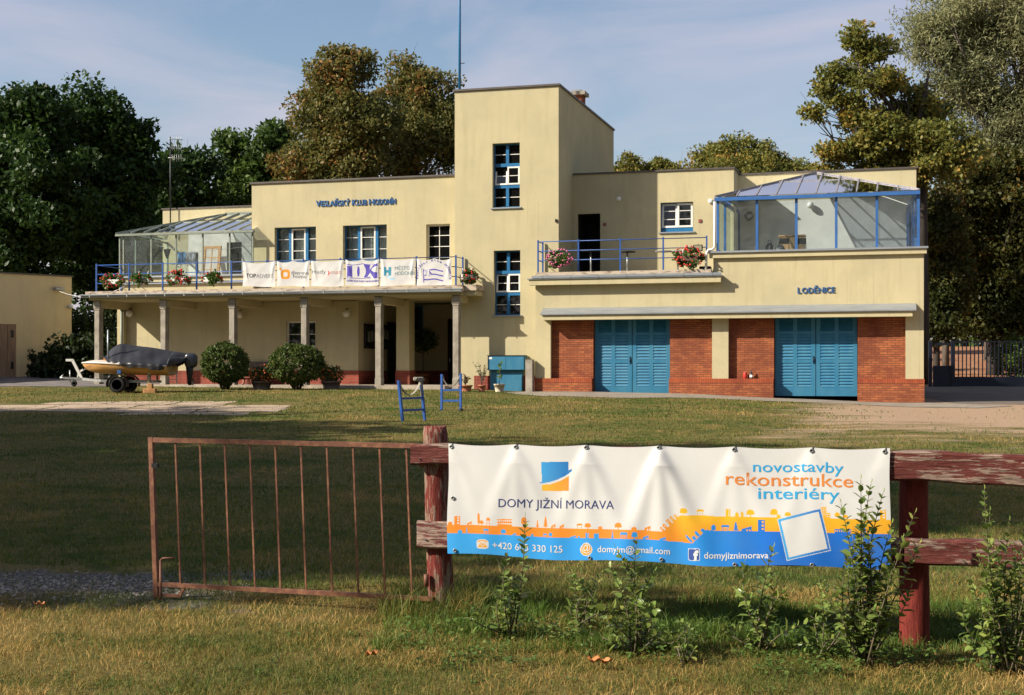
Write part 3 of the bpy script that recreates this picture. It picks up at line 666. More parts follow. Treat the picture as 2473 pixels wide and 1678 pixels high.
mb.quad((PU, 3.5, TZ-.1), (PU, V6, TZ-.1), (PU, V6, SILL), (PU, 3.5, SILL)); mb.quad((GL, 2, GZ0), (GL, V6, GZ0), (GL, V6, TZ), (GL, 2, TZ)); mb.build('wall', m_wall, BH)
def pieces(name, mat, *mbs):
    for q in mbs: q.build(name, mat, BH)
def reveal(a, s): return [(a, -.42, PT-.2), (a, -.1, PT-.2), (a, -.1, CZ), (a, -.42, CZ)] if s > 0 else [(a, -.1, PT-.2), (a, -.42, PT-.2), (a, -.42, CZ), (a, -.1, CZ)]
for k, (a, b) in enumerate(bp):
    q = MB().quad((a, -.42, PT-.25), (b, -.42, PT-.25), (b, -.42, CZ), (a, -.42, CZ)); q.quad(*(reveal(b, 1) if k % 2 == 0 else reveal(a, -1))); q.build('brick_panel', m_brick, BH)
for a, b in ((GL-.02, d1[0]), (d1[1], d2[0]), (d2[1], GR+.02)): MB().box(a, b, -.64, -.1, GZ0-.2, PT-.15).build('brick_plinth', m_brick, BH)
for a, b in ((GL-.025, d1[0]-.001), (d1[1]+.001, d2[0]-.001), (d2[1]+.001, GR+.025)): MB().box(a, b, -.645, -.11, PT-.149, PT).build('brick_ledge', m_soldier, BH)
mb = MB().quad((GR, -.6, GZ0-.4), (GR, 9.5, GZ0-.4), (GR, 9.5, SILL), (GR, -.6, SILL)); mb.quad((GR-.2, 3.6, SILL), (GR-.2, 9.5, SILL), (GR-.2, 9.5, 8.9), (GR-.2, 3.6, 8.9)); mb.build('brick_side_wall', m_brick, BH)
def garage_door(u0, u1):
    um = (u0+u1)/2; z0 = .78; z1 = CZ; first = None
    for a, b in ((u0+.02, um-.012), (um+.012, u1-.02)):
        mb = MB(); y = -.24; W_ = b-a; cols = [(a+.14, a+W_/2-.07), (a+W_/2+.07, b-.14)]; H_ = z1-z0
        rows = [(z0+.30, z0+.30+.82), (z0+1.24, z0+1.24+.86), (z0+2.2, z1-.1)]
        us = [a, cols[0][0], cols[0][1], cols[1][0], cols[1][1], b]
        for k in (0, 2, 4): mb.box(us[k], us[k+1], y, y+.05, z0, z1)
        zz = [z0, *rows[0], *rows[1], *rows[2], z1]
        for c in cols:
            for k in (0, 2, 4, 6): mb.box(c[0], c[1], y+.001, y+.05, zz[k], zz[k+1])
        dl = mb.build('door', m_teal, BH); lv = MB()
        for c in cols:
            for r0, r1 in rows:
                n = 8; h = (r1-r0)/n
                for k in range(n):
                    z = r0+k*h; lv.add([(c[0], y-.004, z+.012), (c[1], y-.004, z+.012), (c[1], y+.032, z+h), (c[0], y+.032, z+h), (c[0], y+.03, z), (c[1], y+.03, z)], [(0, 1, 2, 3), (4, 5, 1, 0)])
        lv.build('louvre', m_teal, dl)
        if first is None: first = dl; MB().tube([(b-.06, y-.03, z0+1.15), (b-.06, y-.03, z0+1.3)], .012).box(b-.08, b-.04, y-.018, y-.002, z0+1.1, z0+1.35).build('handle', m_black, dl)
garage_door(*d1); garage_door(*d2)
# canopy over the boat doors
c0, c1 = au(1305, -1), au(2213, -1); mb = MB().box(c0+.04, c1-.12, -.98, -.603, 3.42, 3.60); cp = mb.build('canopy', m_wall, BH)
mb = MB(); mb.add([(c0, -1.05, 3.60), (c1, -1.05, 3.60), (c1, -.6, 3.82), (c0, -.6, 3.82), (c0, -1.05, 3.64), (c1, -1.05, 3.64), (c1, -.602, 3.86), (c0, -.602, 3.86)], [(0, 3, 2, 1), (4, 5, 6, 7), (0, 1, 5, 4), (1, 2, 6, 5), (3, 0, 4, 7)]); mb.build('canopy_sheet', m_zinc, cp)
# terrace slab, fascia, gutter
t0, t1 = au(1277, -.9), au(1742, -.9)
ts = MB().box(t0+.25, t1-.35, -.86, -.602, TZ-.06, TZ+.06).build('terrace_slab', m_slab, BH)
MB().box(t0, t1-.02, -.9, -.603, 4.66, 4.86).build('fascia', m_wall, ts)
MB().box(t0-.06, t1+.02, -.95, -.604, 4.862, 4.90).box(t0+.12, t1, -.97, -.90, 4.90, 4.985).build('gutter', m_zinc, ts)
cl = MB()
for k in range(7): u = t0+.5+k*(t1-t0-.8)/6; cl.box(u-.018, u+.018, -.978, -.971, 4.89, 4.99)
cl.each('bracket', m_steel, ts)
MB().box(GL+.01, 5.98, -.598, 2.13, 4.86, TZ).build('terrace_floor', m_concrete, BH)
# terrace back wall, right upper wall
VT = 2.14; TR_ = 5.99
td = (au(1394.8, VT), au(1449.6, VT), TZ, az(1420, 516, VT), 1.6); tw = (au(1595, VT), au(1674, VT), az(1635, 559.5, VT), az(1635, 488, VT), .22)
mb = MB(); wall(0.001, TR_, TZ-.2, 8.94, VT, [td, tw], mb=mb); mb.quad((TR_, VT, TZ-.2), (TR_, 3.6, TZ-.2), (TR_, 3.6, 8.94), (TR_, VT, 8.94)); mb.quad((0, VT, 8.94), (TR_, VT, 8.94), (TR_, 9.5, 8.94), (0, 9.5, 8.94)); mb.build('wall', m_wall, BH)
MB().box(.02, TR_+.05, VT-.05, VT+.25, 8.94, 9.0).box(TR_-.25, TR_+.05, VT+.252, 9.5, 8.94, 9.0).build('coping', m_coping, BH)
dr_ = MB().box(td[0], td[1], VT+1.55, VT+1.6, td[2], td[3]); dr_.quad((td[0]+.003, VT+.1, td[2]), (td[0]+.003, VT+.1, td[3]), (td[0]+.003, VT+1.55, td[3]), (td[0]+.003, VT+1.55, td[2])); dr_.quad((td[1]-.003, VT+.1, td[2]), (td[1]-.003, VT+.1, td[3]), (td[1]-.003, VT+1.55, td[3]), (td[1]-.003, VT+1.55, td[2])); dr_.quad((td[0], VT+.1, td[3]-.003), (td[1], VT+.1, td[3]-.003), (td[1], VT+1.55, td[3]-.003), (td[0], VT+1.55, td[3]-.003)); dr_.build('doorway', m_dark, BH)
u0, u1, z0, z1 = tw[:4]; y = VT+.13; um = (u0+u1)/2; zb = z0+.17
mb = MB().box(u0, u1, y, y+.08, z0, zb-.002).box(u0, u0+.03, y, y+.08, zb, z1).box(u1-.03, u1, y, y+.08, zb, z1).box(u0+.03, u1-.03, y, y+.08, z1-.03, z1); wn = mb.build('window', m_bluewin, BH)
for k, (a, b) in enumerate(((u0+.032, um-.002), (um+.002, u1-.032))):
    sa = MB(); frame_rect(sa, a, b, zb, z1-.032, y-.02, .07, .06)
    for q in (1, 2): z = zb+(z1-zb)*q/3; sa.box(a+.08, b-.08, y-.012, y+.012, z-.013, z+.013)
    g = MB().box(a+.07, b-.07, y-.01, y+.006, zb+.07, z1-.1)
    if k == 0:
        for q in (sa, g): q.v = [(p[0], p[1]+(p[2]-zb)*math.tan(R(6)), p[2]) for p in q.v]
    s_ = sa.build('sash', m_whitepaint, wn); g.build('pane', m_glassdark, s_)
MB().box(u0-.06, u1+.06, VT-.06, y-.002, z0-.05, z0-.003).build('sill', m_zinc, wn)
mb = MB(); wall(TR_+.002, GR-.2, SILL-.7, 8.9, 3.6, mb=mb); mb.quad((TR_, 3.6, 8.9), (GR-.2, 3.6, 8.9), (GR-.2, 9.5, 8.9), (TR_, 9.5, 8.9)); mb.quad((GR, 9.5, .3), (0, 9.5, .3), (0, 9.5, 8.9), (GR, 9.5, 8.9)); mb.build('wall', m_wall, BH)
MB().box(TR_+.06, GR-.12, 3.55, 3.85, 8.9, 8.96).box(GR-.5, GR-.12, 3.852, 9.5, 8.9, 8.96).build('coping', m_coping, BH)
MB().quad((TR_+.004, 3.575, 5.1), (GR-.22, 3.575, 5.1), (GR-.22, 3.575, 7.9), (TR_+.004, 3.575, 7.9)).quad((TR_+.01, 3.56, 5.1), (TR_+.01, 2.2, 5.1), (TR_+.01, 2.2, 7.9), (TR_+.01, 3.56, 7.9)).build('interior_wall', m_white, BH)
MB().box(5.6, GR-.02, -.59, 3.57, 5.0, 5.12).build('veranda_floor', m_concrete, BH)
# right veranda
pu = [au(x, -.55) for x in (1733, 1828, 1923, 2019.4, 2117.6, 2218)]; pe0, pe1 = pu[0], pu[-1]; zev = az(1972, 469, -.6)
ap = au(1972, 3.55)
vo = veranda(pe0, pe1, -.55, 3.55, SILL+.05, zev, 8.86, ap-.02, ap+.02, pu, [pe0+(pe1-pe0)*k/10.0 for k in range(1, 10)], pe0+.25, au(2192, 3.5), m_blue, .085, .12, m_cream, 3, 4, .6)
MB().box(5.45, GR+.14, -.78, -.25, SILL-.02, SILL+.045).build('sill', m_zinc, vo)
MB().box(5.5, GR+.09, -.72, -.603, SILL-.19, SILL-.022).build('cornice', m_wall, vo)
MB().box(pe1-.36, pe1-.3, 1.6, 2.7, SILL, 7.1).build('folding_shutter', m_blue, vo)
gl = MB(); g_ = at(1957, 495, 3.4); gl.sphere((g_[0], 3.42, g_[1]), .13).build('lamp_globe', m_globe, vo)
# terrace railing
VG = -.74; rz = az(1500, 578, VG)
tp_ = [1299.5, 1396.9, 1498, 1601.7, 1706.7]
railing([(au(1299.5, VG), -.06), (au(1299.5, VG), VG), (au(1706.7, VG), VG)], TZ+.05, rz, [(au(x, VG), VG) for x in tp_]+[(au(1299.5, VG), -.08)], zr=(1, .7, .4))
TRZ = rz
# white downpipe from the veranda down to the terrace edge
du = au(1726, -.7); de = au(1707, -.7)
MB().tube([(du, -.72, zev-.15), (du, -.72, 5.86), (du-.08, -.74, 5.78), (de+.06, -.78, 5.76), (de, -.8, 5.66), (de-.02, -.8, TZ-.02)], .045, 8).build('downpipe', m_whitepaint, BH)
# small fittings
MB().box(au(1687, VT), au(1694.5, VT), VT-.03, VT-.002, az(1690, 537, VT), az(1690, 529.5, VT)).build('wall_plate', M('red_plate', (.28, .07, .06), .5), BH)
MB().box(au(1457, VT), au(1464, VT), VT-.03, VT-.002, az(1460, 545, VT), az(1460, 538.5, VT)).build('wall_plate', bpy.data.materials['red_plate'], BH)
for x, y in ((1716, 486), (1495, 480)):
    u, z = at(x, y, VT); MB().lathe([(.09, 0), (.085, -.05), (.03, -.07)], (u, VT-.002, z), 12, 'y').build('wall_vent', m_whitepaint, BH)
for x, y in ((312, 757), (578, 760), (836, 757)):
    u, z = at(x, y, VW-.2); lo = MB().sphere((u, VW-.2, z), .14).build('wall_lamp', m_globe, BH); MB().tube([(u, VW-.2, z+.12), (u, VW-.1, z+.2), (u, VW-.003, z+.2)], .02).build('bracket', m_black, lo)
MB().box(au(1349, 0)-.12, au(1349, 0)-.05, -.05, -.002, az(1349, 536, 0), az(1349, 529, 0)).build('junction_box', m_black, BH)
# ================================================================ things on and around the clubhouse
def bthing(name, label, cat, u, v, z, group=None): return thing(name, label, cat, bw(u, v, z), -TH, group)
RS = np.random.RandomState
def leaf_cards(rng, P, size, aspect=.5, up=.0, jit=.35):
    n = len(P); d = rng.normal(size=(n, 3)); d[:, 2] += up; d /= np.linalg.norm(d, axis=1)[:, None]
    a = rng.normal(size=(n, 3)); w = np.cross(d, a); w /= np.linalg.norm(w, axis=1)[:, None]
    s = size*(1+jit*rng.uniform(-1, 1, n)); s = s[:, None]
    nn = np.cross(d, w)
    V = np.stack([P, P+d*s*.5+w*s*aspect*.5+nn*s*.06, P+d*s, P+d*s*.5-w*s*aspect*.5+nn*s*.06], 1).reshape(-1, 3)
    return V, np.arange(4*n).reshape(n, 4)
def in_ball(rng, n, inner=0.0):
    d = rng.normal(size=(n, 3)); d /= np.linalg.norm(d, axis=1)[:, None]
    return d*(inner**3+(1-inner**3)*rng.uniform(size=(n, 1)))**(1/3)
m_petleaf = leafmat('balcony_leaf', [(.2, (.05, .10, .02)), (.6, (.09, .16, .03)), (.9, (.14, .17, .04))], 6)
m_red = M('red_petal', (.55, .03, .02), .6, var=.2); m_pink = M('pink_petal', (.62, .14, .28), .6, var=.2); m_orange = M('orange_petal', (.60, .13, .02), .6, var=.2)
def blossoms(rng, P, r):                                 # small five-sided flower heads
    mb = MB()
    for p in P:
        q = r*rng.uniform(.7, 1.25); mb.sphere(tuple(p), q, q, q*.8, 6, 4)
    return mb
def planter(label, x, y, v, w, h, mat, nf, group, seed, box_=True, inset=0):
    u, z = at(x, y, v); rng = RS(seed); t = bthing('flower_box', label, 'planter', u, v, z, group)
    if box_:
        MB().bbox(-.36, .36, -.09, .09, -.12, .06, .015).build('box', m_whitepaint if seed % 2 else M('brown_trough', (.12, .07, .045), .6), t)
        b = MB()
        for k in (-.2, .2): b.tube([(k, .1, -.1), (k, .1, .26), (k, .14, .30)], .012)
        b.build('bracket', m_whitepaint, t)
    cc = in_ball(rng, 22, .3)*[w*.5, .17, h*.42]; cc[:, 2] -= .35*np.maximum(0, rng.uniform(-1, .6, 22))*h; P = cc[rng.randint(0, 22, 640)]+in_ball(rng, 640, .2)*[.115, .09, .085]; P[:, 2] += h*.08-.10*np.abs(P[:, 0])
    V, F = leaf_cards(rng, P, .10, .75); np_mesh('foliage', V, F, m_petleaf, t)
    B = in_ball(rng, nf, .85)*[w*.54, .24, h*.56]; B[:, 1] = -np.abs(B[:, 1])*.9-.03; B[:, 2] += h*.06
    blossoms(rng, B, .038).build('blossom', mat, t)
    return t
gL = 'flower boxes on the left balcony railing'
planter('first red geranium box at the far left corner of the blue balcony railing', 272, 679, VR-.14, 1.0, .55, m_red, 34, gL, 1)
planter('sparse yellowish flower box with few blooms beside the first red geranium box', 343, 673, VR-.14, .95, .42, m_red, 7, gL, 3)
planter('fullest bright red geranium box in front of the drying laundry', 432, 672, VR-.14, 1.0, .58, m_red, 46, gL, 5)
planter('trailing flower box with sparse red blooms just left of the first white banner', 514, 673, VR-.14, .85, .48, m_red, 13, gL, 7)
t_ = planter('red geranium box hanging at the right end of the left balcony beside the tower', 1119, 668, -.5, .75, .5, m_red, 20, gL, 9); t_.location = bw(SL1+.02, -.5, az(1119, 668, -.5)); t_.rotation_euler = (0, 0, -TH+R(55))
gR = 'flower boxes on the terrace railing'
planter('pink geranium box on the blue terrace railing beside the tower', 1352, 626, VG-.14, .95, .62, m_pink, 58, gR, 2)
planter('trailing red geranium box on the terrace railing under the floodlight', 1662, 622, VG-.14, 1.05, .68, m_red, 52, gR, 4)
# ---- pole and aerials
fp = bthing('flagpole', 'tall thin blue flagpole standing on the roof of the square tower', 'flagpole', au(1110, 2.2), 2.2, 11.86)
MB().tube([(0, 0, -.3), (0, 0, 3.0), (0, 0, 8.5)], [.055, .05, .035], 10).build('pole', m_bluewin, fp)
MB().tube([(0, 0, az(1110, 153, 2.2)-11.86), (.2, 0, az(1110, 153, 2.2)-11.86)], .015).build('cleat', m_black, fp)
an = bthing('roof_aerial', 'thin mast with television aerials above the left veranda roof', 'aerial', au(411.5, 4.1), 4.1, 7.7)
hz = az(411, 330, 4.1)-7.7; MB().tube([(0, 0, -.3), (0, 0, hz)], .028, 6).build('mast', m_black, an)
for k, (z, w) in enumerate(((.1, .42), (.45, .3), (.9, .55))):
    b = MB().tube([(-.05, -.1, hz-z), (w, .3, hz-z)], .014)
    for q in range(5): x = .08+q*.09; b.tube([(x, .0+.03*q, hz-z-.16), (x, .03*q, hz-z+.16)], .008, 5)
    b.build('antenna', m_steel, an)
# ---- sponsors' banners on the balcony
m_print = printmat('printed_banner', trans=.1)
def tri_in(px, py, a, b, c):
    d1 = (px-b[0])*(a[1]-b[1])-(a[0]-b[0])*(py-b[1]); d2 = (px-c[0])*(b[1]-c[1])-(b[0]-c[0])*(py-c[1]); d3 = (px-a[0])*(c[1]-a[1])-(c[0]-a[0])*(py-a[1])
    return ~(((d1 < 0) | (d2 < 0) | (d3 < 0)) & ((d1 > 0) | (d2 > 0) | (d3 > 0)))
class Print:                                             # a design rasterised on the cells of a cloth, in measured units
    def __init__(s, PX, PY, base): s.x, s.y = PX, PY; s.c = np.empty(PX.shape+(4,)); s.c[...] = base+(1,)
    def put(s, m, col): s.c[m] = tuple(col)+(1,)
    def rect(s, x0, x1, y0, y1, col): s.put((s.x >= x0) & (s.x <= x1) & (s.y >= y0) & (s.y <= y1), col)
    def ell(s, cx, cy, rx, ry, col, inner=0): d = ((s.x-cx)/rx)**2+((s.y-cy)/ry)**2; s.put((d <= 1) & (d >= inner*inner), col)
    def rr(s, cx, cy, rx, ry, col, p=4): s.put(np.abs((s.x-cx)/rx)**p+np.abs((s.y-cy)/ry)**p <= 1, col)
    def poly(s, pts, col):
        m = np.zeros(s.x.shape, bool); n = len(pts)
        for i in range(n):
            (xa, ya), (xb, yb) = pts[i], pts[(i+1) % n]
            if ya == yb: continue
            m ^= ((s.y < ya) != (s.y < yb)) & (s.x < (xb-xa)*(s.y-ya)/(yb-ya)+xa)
        s.put(m, col)
    def below(s, line, col):
        xs, ys = zip(*line); s.put((s.y >= np.interp(s.x, xs, ys)) & (s.x >= xs[0]) & (s.x <= xs[-1]), col)
VB = VR-.05
def small_banner(label, x0, x1, yt0, yt1, yb0, yb1, draw, texts, seed, group='sponsor banners tied to the balcony railing'):
    u0, zt0 = at(x0, yt0, VB); u1, zt1 = at(x1, yt1, VB); zb0, zb1 = az(x0, yb0, VB), az(x1, yb1, VB)
    nx_, ny_ = int((x1-x0)*2.2), int((yb0-yt0)*2.2); rng = random.Random(seed); ph = [rng.uniform(0, 6.28) for _ in range(6)]
    sag = rng.uniform(.05, .09)
    def surf(p, q, l=0.0):
        u = u0+(u1-u0)*p; zt = zt0+(zt1-zt0)*p-sag*(abs(math.sin(p*math.pi*(1 if seed % 2 else 2))))*(1-.0*q)*(1-q)**3; zb = zb0+(zb1-zb0)*p+.02*math.sin(p*5+ph[0])
        d = .012*math.sin(p*6+q*2+ph[1])*(.3+q)+.008*math.sin((p-q)*7+ph[2])*(.5+.5*math.sin(p*math.pi))+.0015*math.sin((p*1.3+q)*13+ph[3])
        fold = .022*math.exp(-((p-.06-.12*q)/.05)**2)+.022*math.exp(-((p-.95+.10*q)/.05)**2)
        pin = .02*math.sin(q*math.pi)*(math.exp(-(p/.12)**2)-math.exp(-((1-p)/.12)**2))
        return (u+pin-u0, -(d*.9+fold*math.sin(math.pi*min(1, q+.15)))-l, zt+(zb-zt)*q-zb0)
    t = bthing('banner', label, 'banner', u0, VB-.03, zb0, group)
    V = [surf(i/nx_, j/ny_) for j in range(ny_+1) for i in range(nx_+1)]
    I = np.arange((nx_+1)*(ny_+1)).reshape(ny_+1, nx_+1); F = np.stack([I[:-1, :-1], I[1:, :-1], I[1:, 1:], I[:-1, 1:]], -1).reshape(-1, 4)
    cx_ = x0+(x1-x0)*(np.arange(nx_)+.5)/nx_; cy_ = yt0+(yb0-yt0)*(np.arange(ny_)+.5)/ny_; PX, PY = np.meshgrid(cx_, cy_)
    pr = Print(PX, PY, (.58, .57, .55)); draw(pr)
    np_mesh('cloth', V, F, m_print, t, True, pr.c.reshape(-1, 4))
    def fn(x, y, l): return surf((x-x0)/(x1-x0), (y-(yt0+(yt1-yt0)*(x-x0)/(x1-x0)))/(yb0-yt0), .006)
    for body, a, b, ya, yb, cap, mat, bold in texts:
        mb = MB(); text_px(mb, body, a, b, ya, yb, cap, fn, bold=bold); mb.build('lettering', mat, t)
    ti = MB()
    for p in (0.01, .99):
        for q in (.02, .98): s_ = surf(p, q); ti.tube([s_, (s_[0], s_[1]+.06, s_[2]+.03)], .006, 4)
    ti.build('tie', m_black, t)
    return t, fn
INK = M('dark_grey_ink', (.07, .07, .07), .5); GREY = M('grey_ink', (.22, .22, .22), .5); PUR = (.085, .065, .36); REDI = M('red_ink', (.5, .09, .06), .5); LRED = M('pale_red_ink', (.58, .25, .21), .5)
TEAL = (.05, .25, .36); TEALI = M('teal_grey_ink', (.16, .27, .30), .5); PURI = M('purple_ink', PUR, .5); ORA = (.68, .27, .025)
zx = lambda x: 560+x/7.747
zy = lambda y: 600+y/7.747
wx = lambda x: 820+x/6.835
wy = lambda y: 600+y/6.835
def d1_(p):
    for k in range(5):
        a = R(205-k*32-90); cx_, cy_ = zx(275), zy(490)
        r0, r1 = 5.5, 11
        c_, s_ = math.cos(a), math.sin(a); n_ = (-s_*1.0, c_*1.0)
        a = R(100+k*32); c_, s_ = math.cos(a), -math.sin(a); n_ = (-s_*.95, c_*.95)
        p.poly([(cx_+c_*r0+n_[0]*.6, cy_+s_*r0+n_[1]*.6), (cx_+c_*r1+n_[0], cy_+s_*r1+n_[1]), (cx_+c_*r1-n_[0], cy_+s_*r1-n_[1]), (cx_+c_*r0-n_[0]*.6, cy_+s_*r0-n_[1]*.6)], (.62, .30, .10))
    for k in range(22): p.rect(zx(285)+k*2.45, zx(285)+k*2.45+1.4, zy(565), zy(574), (.45, .43, .42))
small_banner('white banner with orange rays and bold then thin grey lettering, leftmost', 587, 666.5, 632, 630, 693, 691, d1_, [('TOP', zx(275), zx(460), zy(548), zy(547), 9.4, INK, .025), ('ADVERT.', zx(466), zx(803), zy(547), zy(545), 9.4, GREY, -.004)], 1)
def d2_(p):
    p.rr(zx(1010), zy(487), 10.8, 12.3, ORA, 3.4); p.rr(zx(1010), zy(490), 5, 6, (.58, .57, .55), 3)
    p.ell(zx(912), zy(382), 3.3, 3.5, ORA)
    for a, b in ((905, 328), (878, 345), (945, 343), (865, 382), (878, 420), (955, 385)): p.ell(zx(a), zy(b), 1.0, 1.0, (.25, .24, .22))
small_banner('white banner with orange rounded ring beside two lines of grey lettering', 669, 749, 630, 628.5, 692, 691, d2_, [('thermo', zx(1115), zx(1452), zy(486), zy(483), 9.2, GREY, .008), ('home', zx(1150), zx(1405), zy(553), zy(551), 9.2, GREY, .008)], 2)
def d3_(p):
    p.poly([(zx(1800), zy(420)), (zx(1822), zy(420)), (zx(1846), zy(462)), (zx(1822), zy(505)), (zx(1798), zy(505)), (zx(1818), zy(462))], (.50, .08, .05))
    for k in range(18): p.rect(zx(1512)+k*3.7, zx(1512)+k*3.7+1.6, zy(518), zy(528), (.66, .47, .43))
small_banner('white banner with a grey and a pale red word parted by a red arrow', 751.5, 831, 629.5, 627.5, 691.5, 690.5, d3_, [('ready', zx(1492), zx(1768), zy(470), zy(468), 10, GREY, -.004), ('mat', zx(1855), zx(2050), zy(470), zy(468), 10, LRED, -.004)], 3)
def d4_(p):
    W_ = (.58, .57, .55)
    p.rect(wx(125), wx(640), wy(250), wy(500), PUR); p.rect(wx(217), wx(410), wy(262), wy(490), W_)
    for k in (135, 160, 187):
        for yy in (262, 470): p.rect(wx(k), wx(k+16), wy(yy), wy(yy+22), W_)
    D = (np.abs((p.x-wx(330))/(wx(437)-wx(330)))**2.4+np.abs((p.y-wy(376))/(wy(490)-wy(376)))**2.4 <= 1) & (p.x >= wx(235)); p.put(D, W_)
    p.put(((p.x-wx(318))/3.2)**2+((p.y-wy(378))/12.5)**2 <= 1, PUR); p.rect(wx(303), wx(320), wy(292), wy(462), PUR)
    p.ell(wx(640), wy(348), 16, 7.6, W_); p.poly([(wx(512), wy(254)), (wx(575), wy(254)), (wx(505), wy(345)), (wx(505), wy(300))], W_); p.poly([(wx(440), wy(500)), (wx(512), wy(400)), (wx(575), wy(500))], W_)
    p.rect(wx(412), wx(515), wy(468), wy(498), PUR)
small_banner('white banner with purple film strip and two huge capital letters', 835, 916, 626.5, 625, 690.5, 689, d4_, [('DŮM KULTURY HODONÍN', wx(127), wx(648), wy(552), wy(548), 3.9, PURI, .02), ('KINO', wx(420), wx(508), wy(493), wy(492), 2.9, M('white_ink', (.7, .68, .64), .5), .02)], 4)
def d5_(p):
    p.poly([(wx(785), wy(440)), (wx(815), wy(440)), (wx(850), wy(480)), (wx(935), wy(485)), (wx(905), wy(520)), (wx(850), wy(510)), (wx(800), wy(470))], (.35, .55, .70))
    p.rect(wx(732), wx(860), wy(298), wy(445), TEAL); W_ = (.58, .57, .55)
    for a, b in ((778, 815),): p.rect(wx(a), wx(b), wy(298), wy(352), W_)
    for a, b in ((745, 752), (765, 772), (822, 829), (843, 850)): p.rect(wx(a), wx(b), wy(294), wy(305), W_)
    p.rect(wx(778), wx(815), wy(412), wy(446), W_); p.ell(wx(796), wy(412), 2.7, 2.7, W_)
small_banner('white banner with teal castle shaped letter and a town name beside it', 919, 1003.5, 625, 624, 689.5, 688.5, d5_, [('MĚSTO', wx(920), wx(1168), wy(354), wy(352), 9.2, TEALI, -.006), ('HODONÍN', wx(920), wx(1252), wy(443), wy(440), 9.2, TEALI, -.006)], 5)
def d6_(p):
    p.poly([(wx(1388), wy(335)), (wx(1402), wy(332)), (wx(1407), wy(560)), (wx(1390), wy(562))], PUR)
    for k in range(5):
        pts = []; y0 = 335+k*40; y1 = y0+22
        for yy, rev in ((y0, 0), (y1, 1)):
            row = [(wx(1405+i*31), wy(yy+8*math.sin(i*.75+.6)+i*2.2)) for i in range(11)]; pts += row[::-1] if rev else row
        if k < 5: p.poly(pts, PUR if k % 2 == 0 else (.58, .57, .55))
    p.poly([(wx(1405), wy(333)), (wx(1480), wy(340)), (wx(1540), wy(425)), (wx(1480), wy(440)), (wx(1405), wy(470))], (.58, .57, .55))
    p.poly([(wx(1405), wy(345)), (wx(1425), wy(350)), (wx(1430), wy(400))], PUR); p.poly([(wx(1485), wy(355)), (wx(1538), wy(425)), (wx(1490), wy(422))], PUR); p.poly([(wx(1412), wy(430)), (wx(1460), wy(432)), (wx(1414), wy(460))], PUR)
    p.poly([(wx(1452), wy(345)), (wx(1462), wy(345)), (wx(1440), wy(420)), (wx(1430), wy(420))], PUR)
tb, fn6 = small_banner('white banner with purple striped flag under an arc of lettering, nearest the tower', 1007, 1092, 624, 623.5, 689.5, 690, d6_, [], 6)
mb = MB(); word = 'VESLAŘSKÝ KLUB HODONÍN'; n_ = len(word)
for k, chx in enumerate(word):
    if chx == ' ': continue
    f = k/(n_-1); a = R(180+12-f*204); cx_, cy_, rx, ry = wx(1560), wy(430), 38.5, 33
    px_, py_ = cx_+rx*math.cos(a), cy_-ry*math.sin(a); V, F = text_tris(chx, .02); w_ = max(q[0] for q in V); rot = a-math.pi/2
    vs = []
    for x, y, z in V:
        x, y = (x-w_/2)*7.6, y*7.6; vs.append(fn6(px_+x*math.cos(rot)-y*math.sin(rot), py_-(x*math.sin(rot)+y*math.cos(rot)), 0))
    mb.add(vs, F)
mb.build('lettering', PURI, tb)
# ---- terrace furniture
def bistro(label, x, v, ytop, tw, seed):
    u = au(x, v); t = bthing('bistro_table', label, 'table', u, v, TZ, 'high tables on the terrace'); h = az(x, ytop, v)-TZ
    MB().lathe([(tw, h-.03), (tw, h), (.02, h+.002)], n=20).build('table_top', m_black if seed else M('grey_table_top', (.2, .2, .19), .5), t)
    MB().tube([(0, 0, .05), (0, 0, h-.03)], .03, 10).build('leg', m_steel, t)
    b = MB()
    for k in range(4): a = math.pi/2*k+.6; b.bar((0, 0, .06), (.34*math.cos(a), .34*math.sin(a), .025), .06, .03)
    b.build('foot', m_steel, t)
bistro('dark round bistro table standing before the open terrace door', 1427, .55, 605, .34, 1)
bistro('round bistro table between the terrace door and the white window', 1515, .9, 607, .3, 1)
bistro('bistro table whose column stands behind the fourth terrace railing post', 1602, .3, 606, .3, 0)
bistro('bistro table half hidden behind the trailing red geraniums', 1637, .7, 606, .33, 0)
u, z = at(1686, 599, VG-.05); t = bthing('floodlight', 'black square floodlight clamped to the terrace railing above red geraniums', 'floodlight', u, VG-.08, z)
MB().bbox(-.16, .16, -.05, .04, -.11, .11, .012).build('housing', m_black, t); MB().box(-.13, .13, -.056, -.051, -.085, .085).build('lens', M('lamp_lens', (.30, .28, .18), .15), t); MB().tube([(0, .02, .1), (0, .05, .13)], .02).build('bracket', m_black, t)
u, z = at(1702, 646, -.62); t = bthing('planter_trough', 'empty black trough at the right end of the terrace edge', 'trough', u, -.45, TZ)
MB().bbox(-.2, .2, -.12, .12, .0, .17, .01).build('box', m_black, t); MB().box(-.18, .18, -.1, .1, .171, .18).build('soil', m_dark, t)
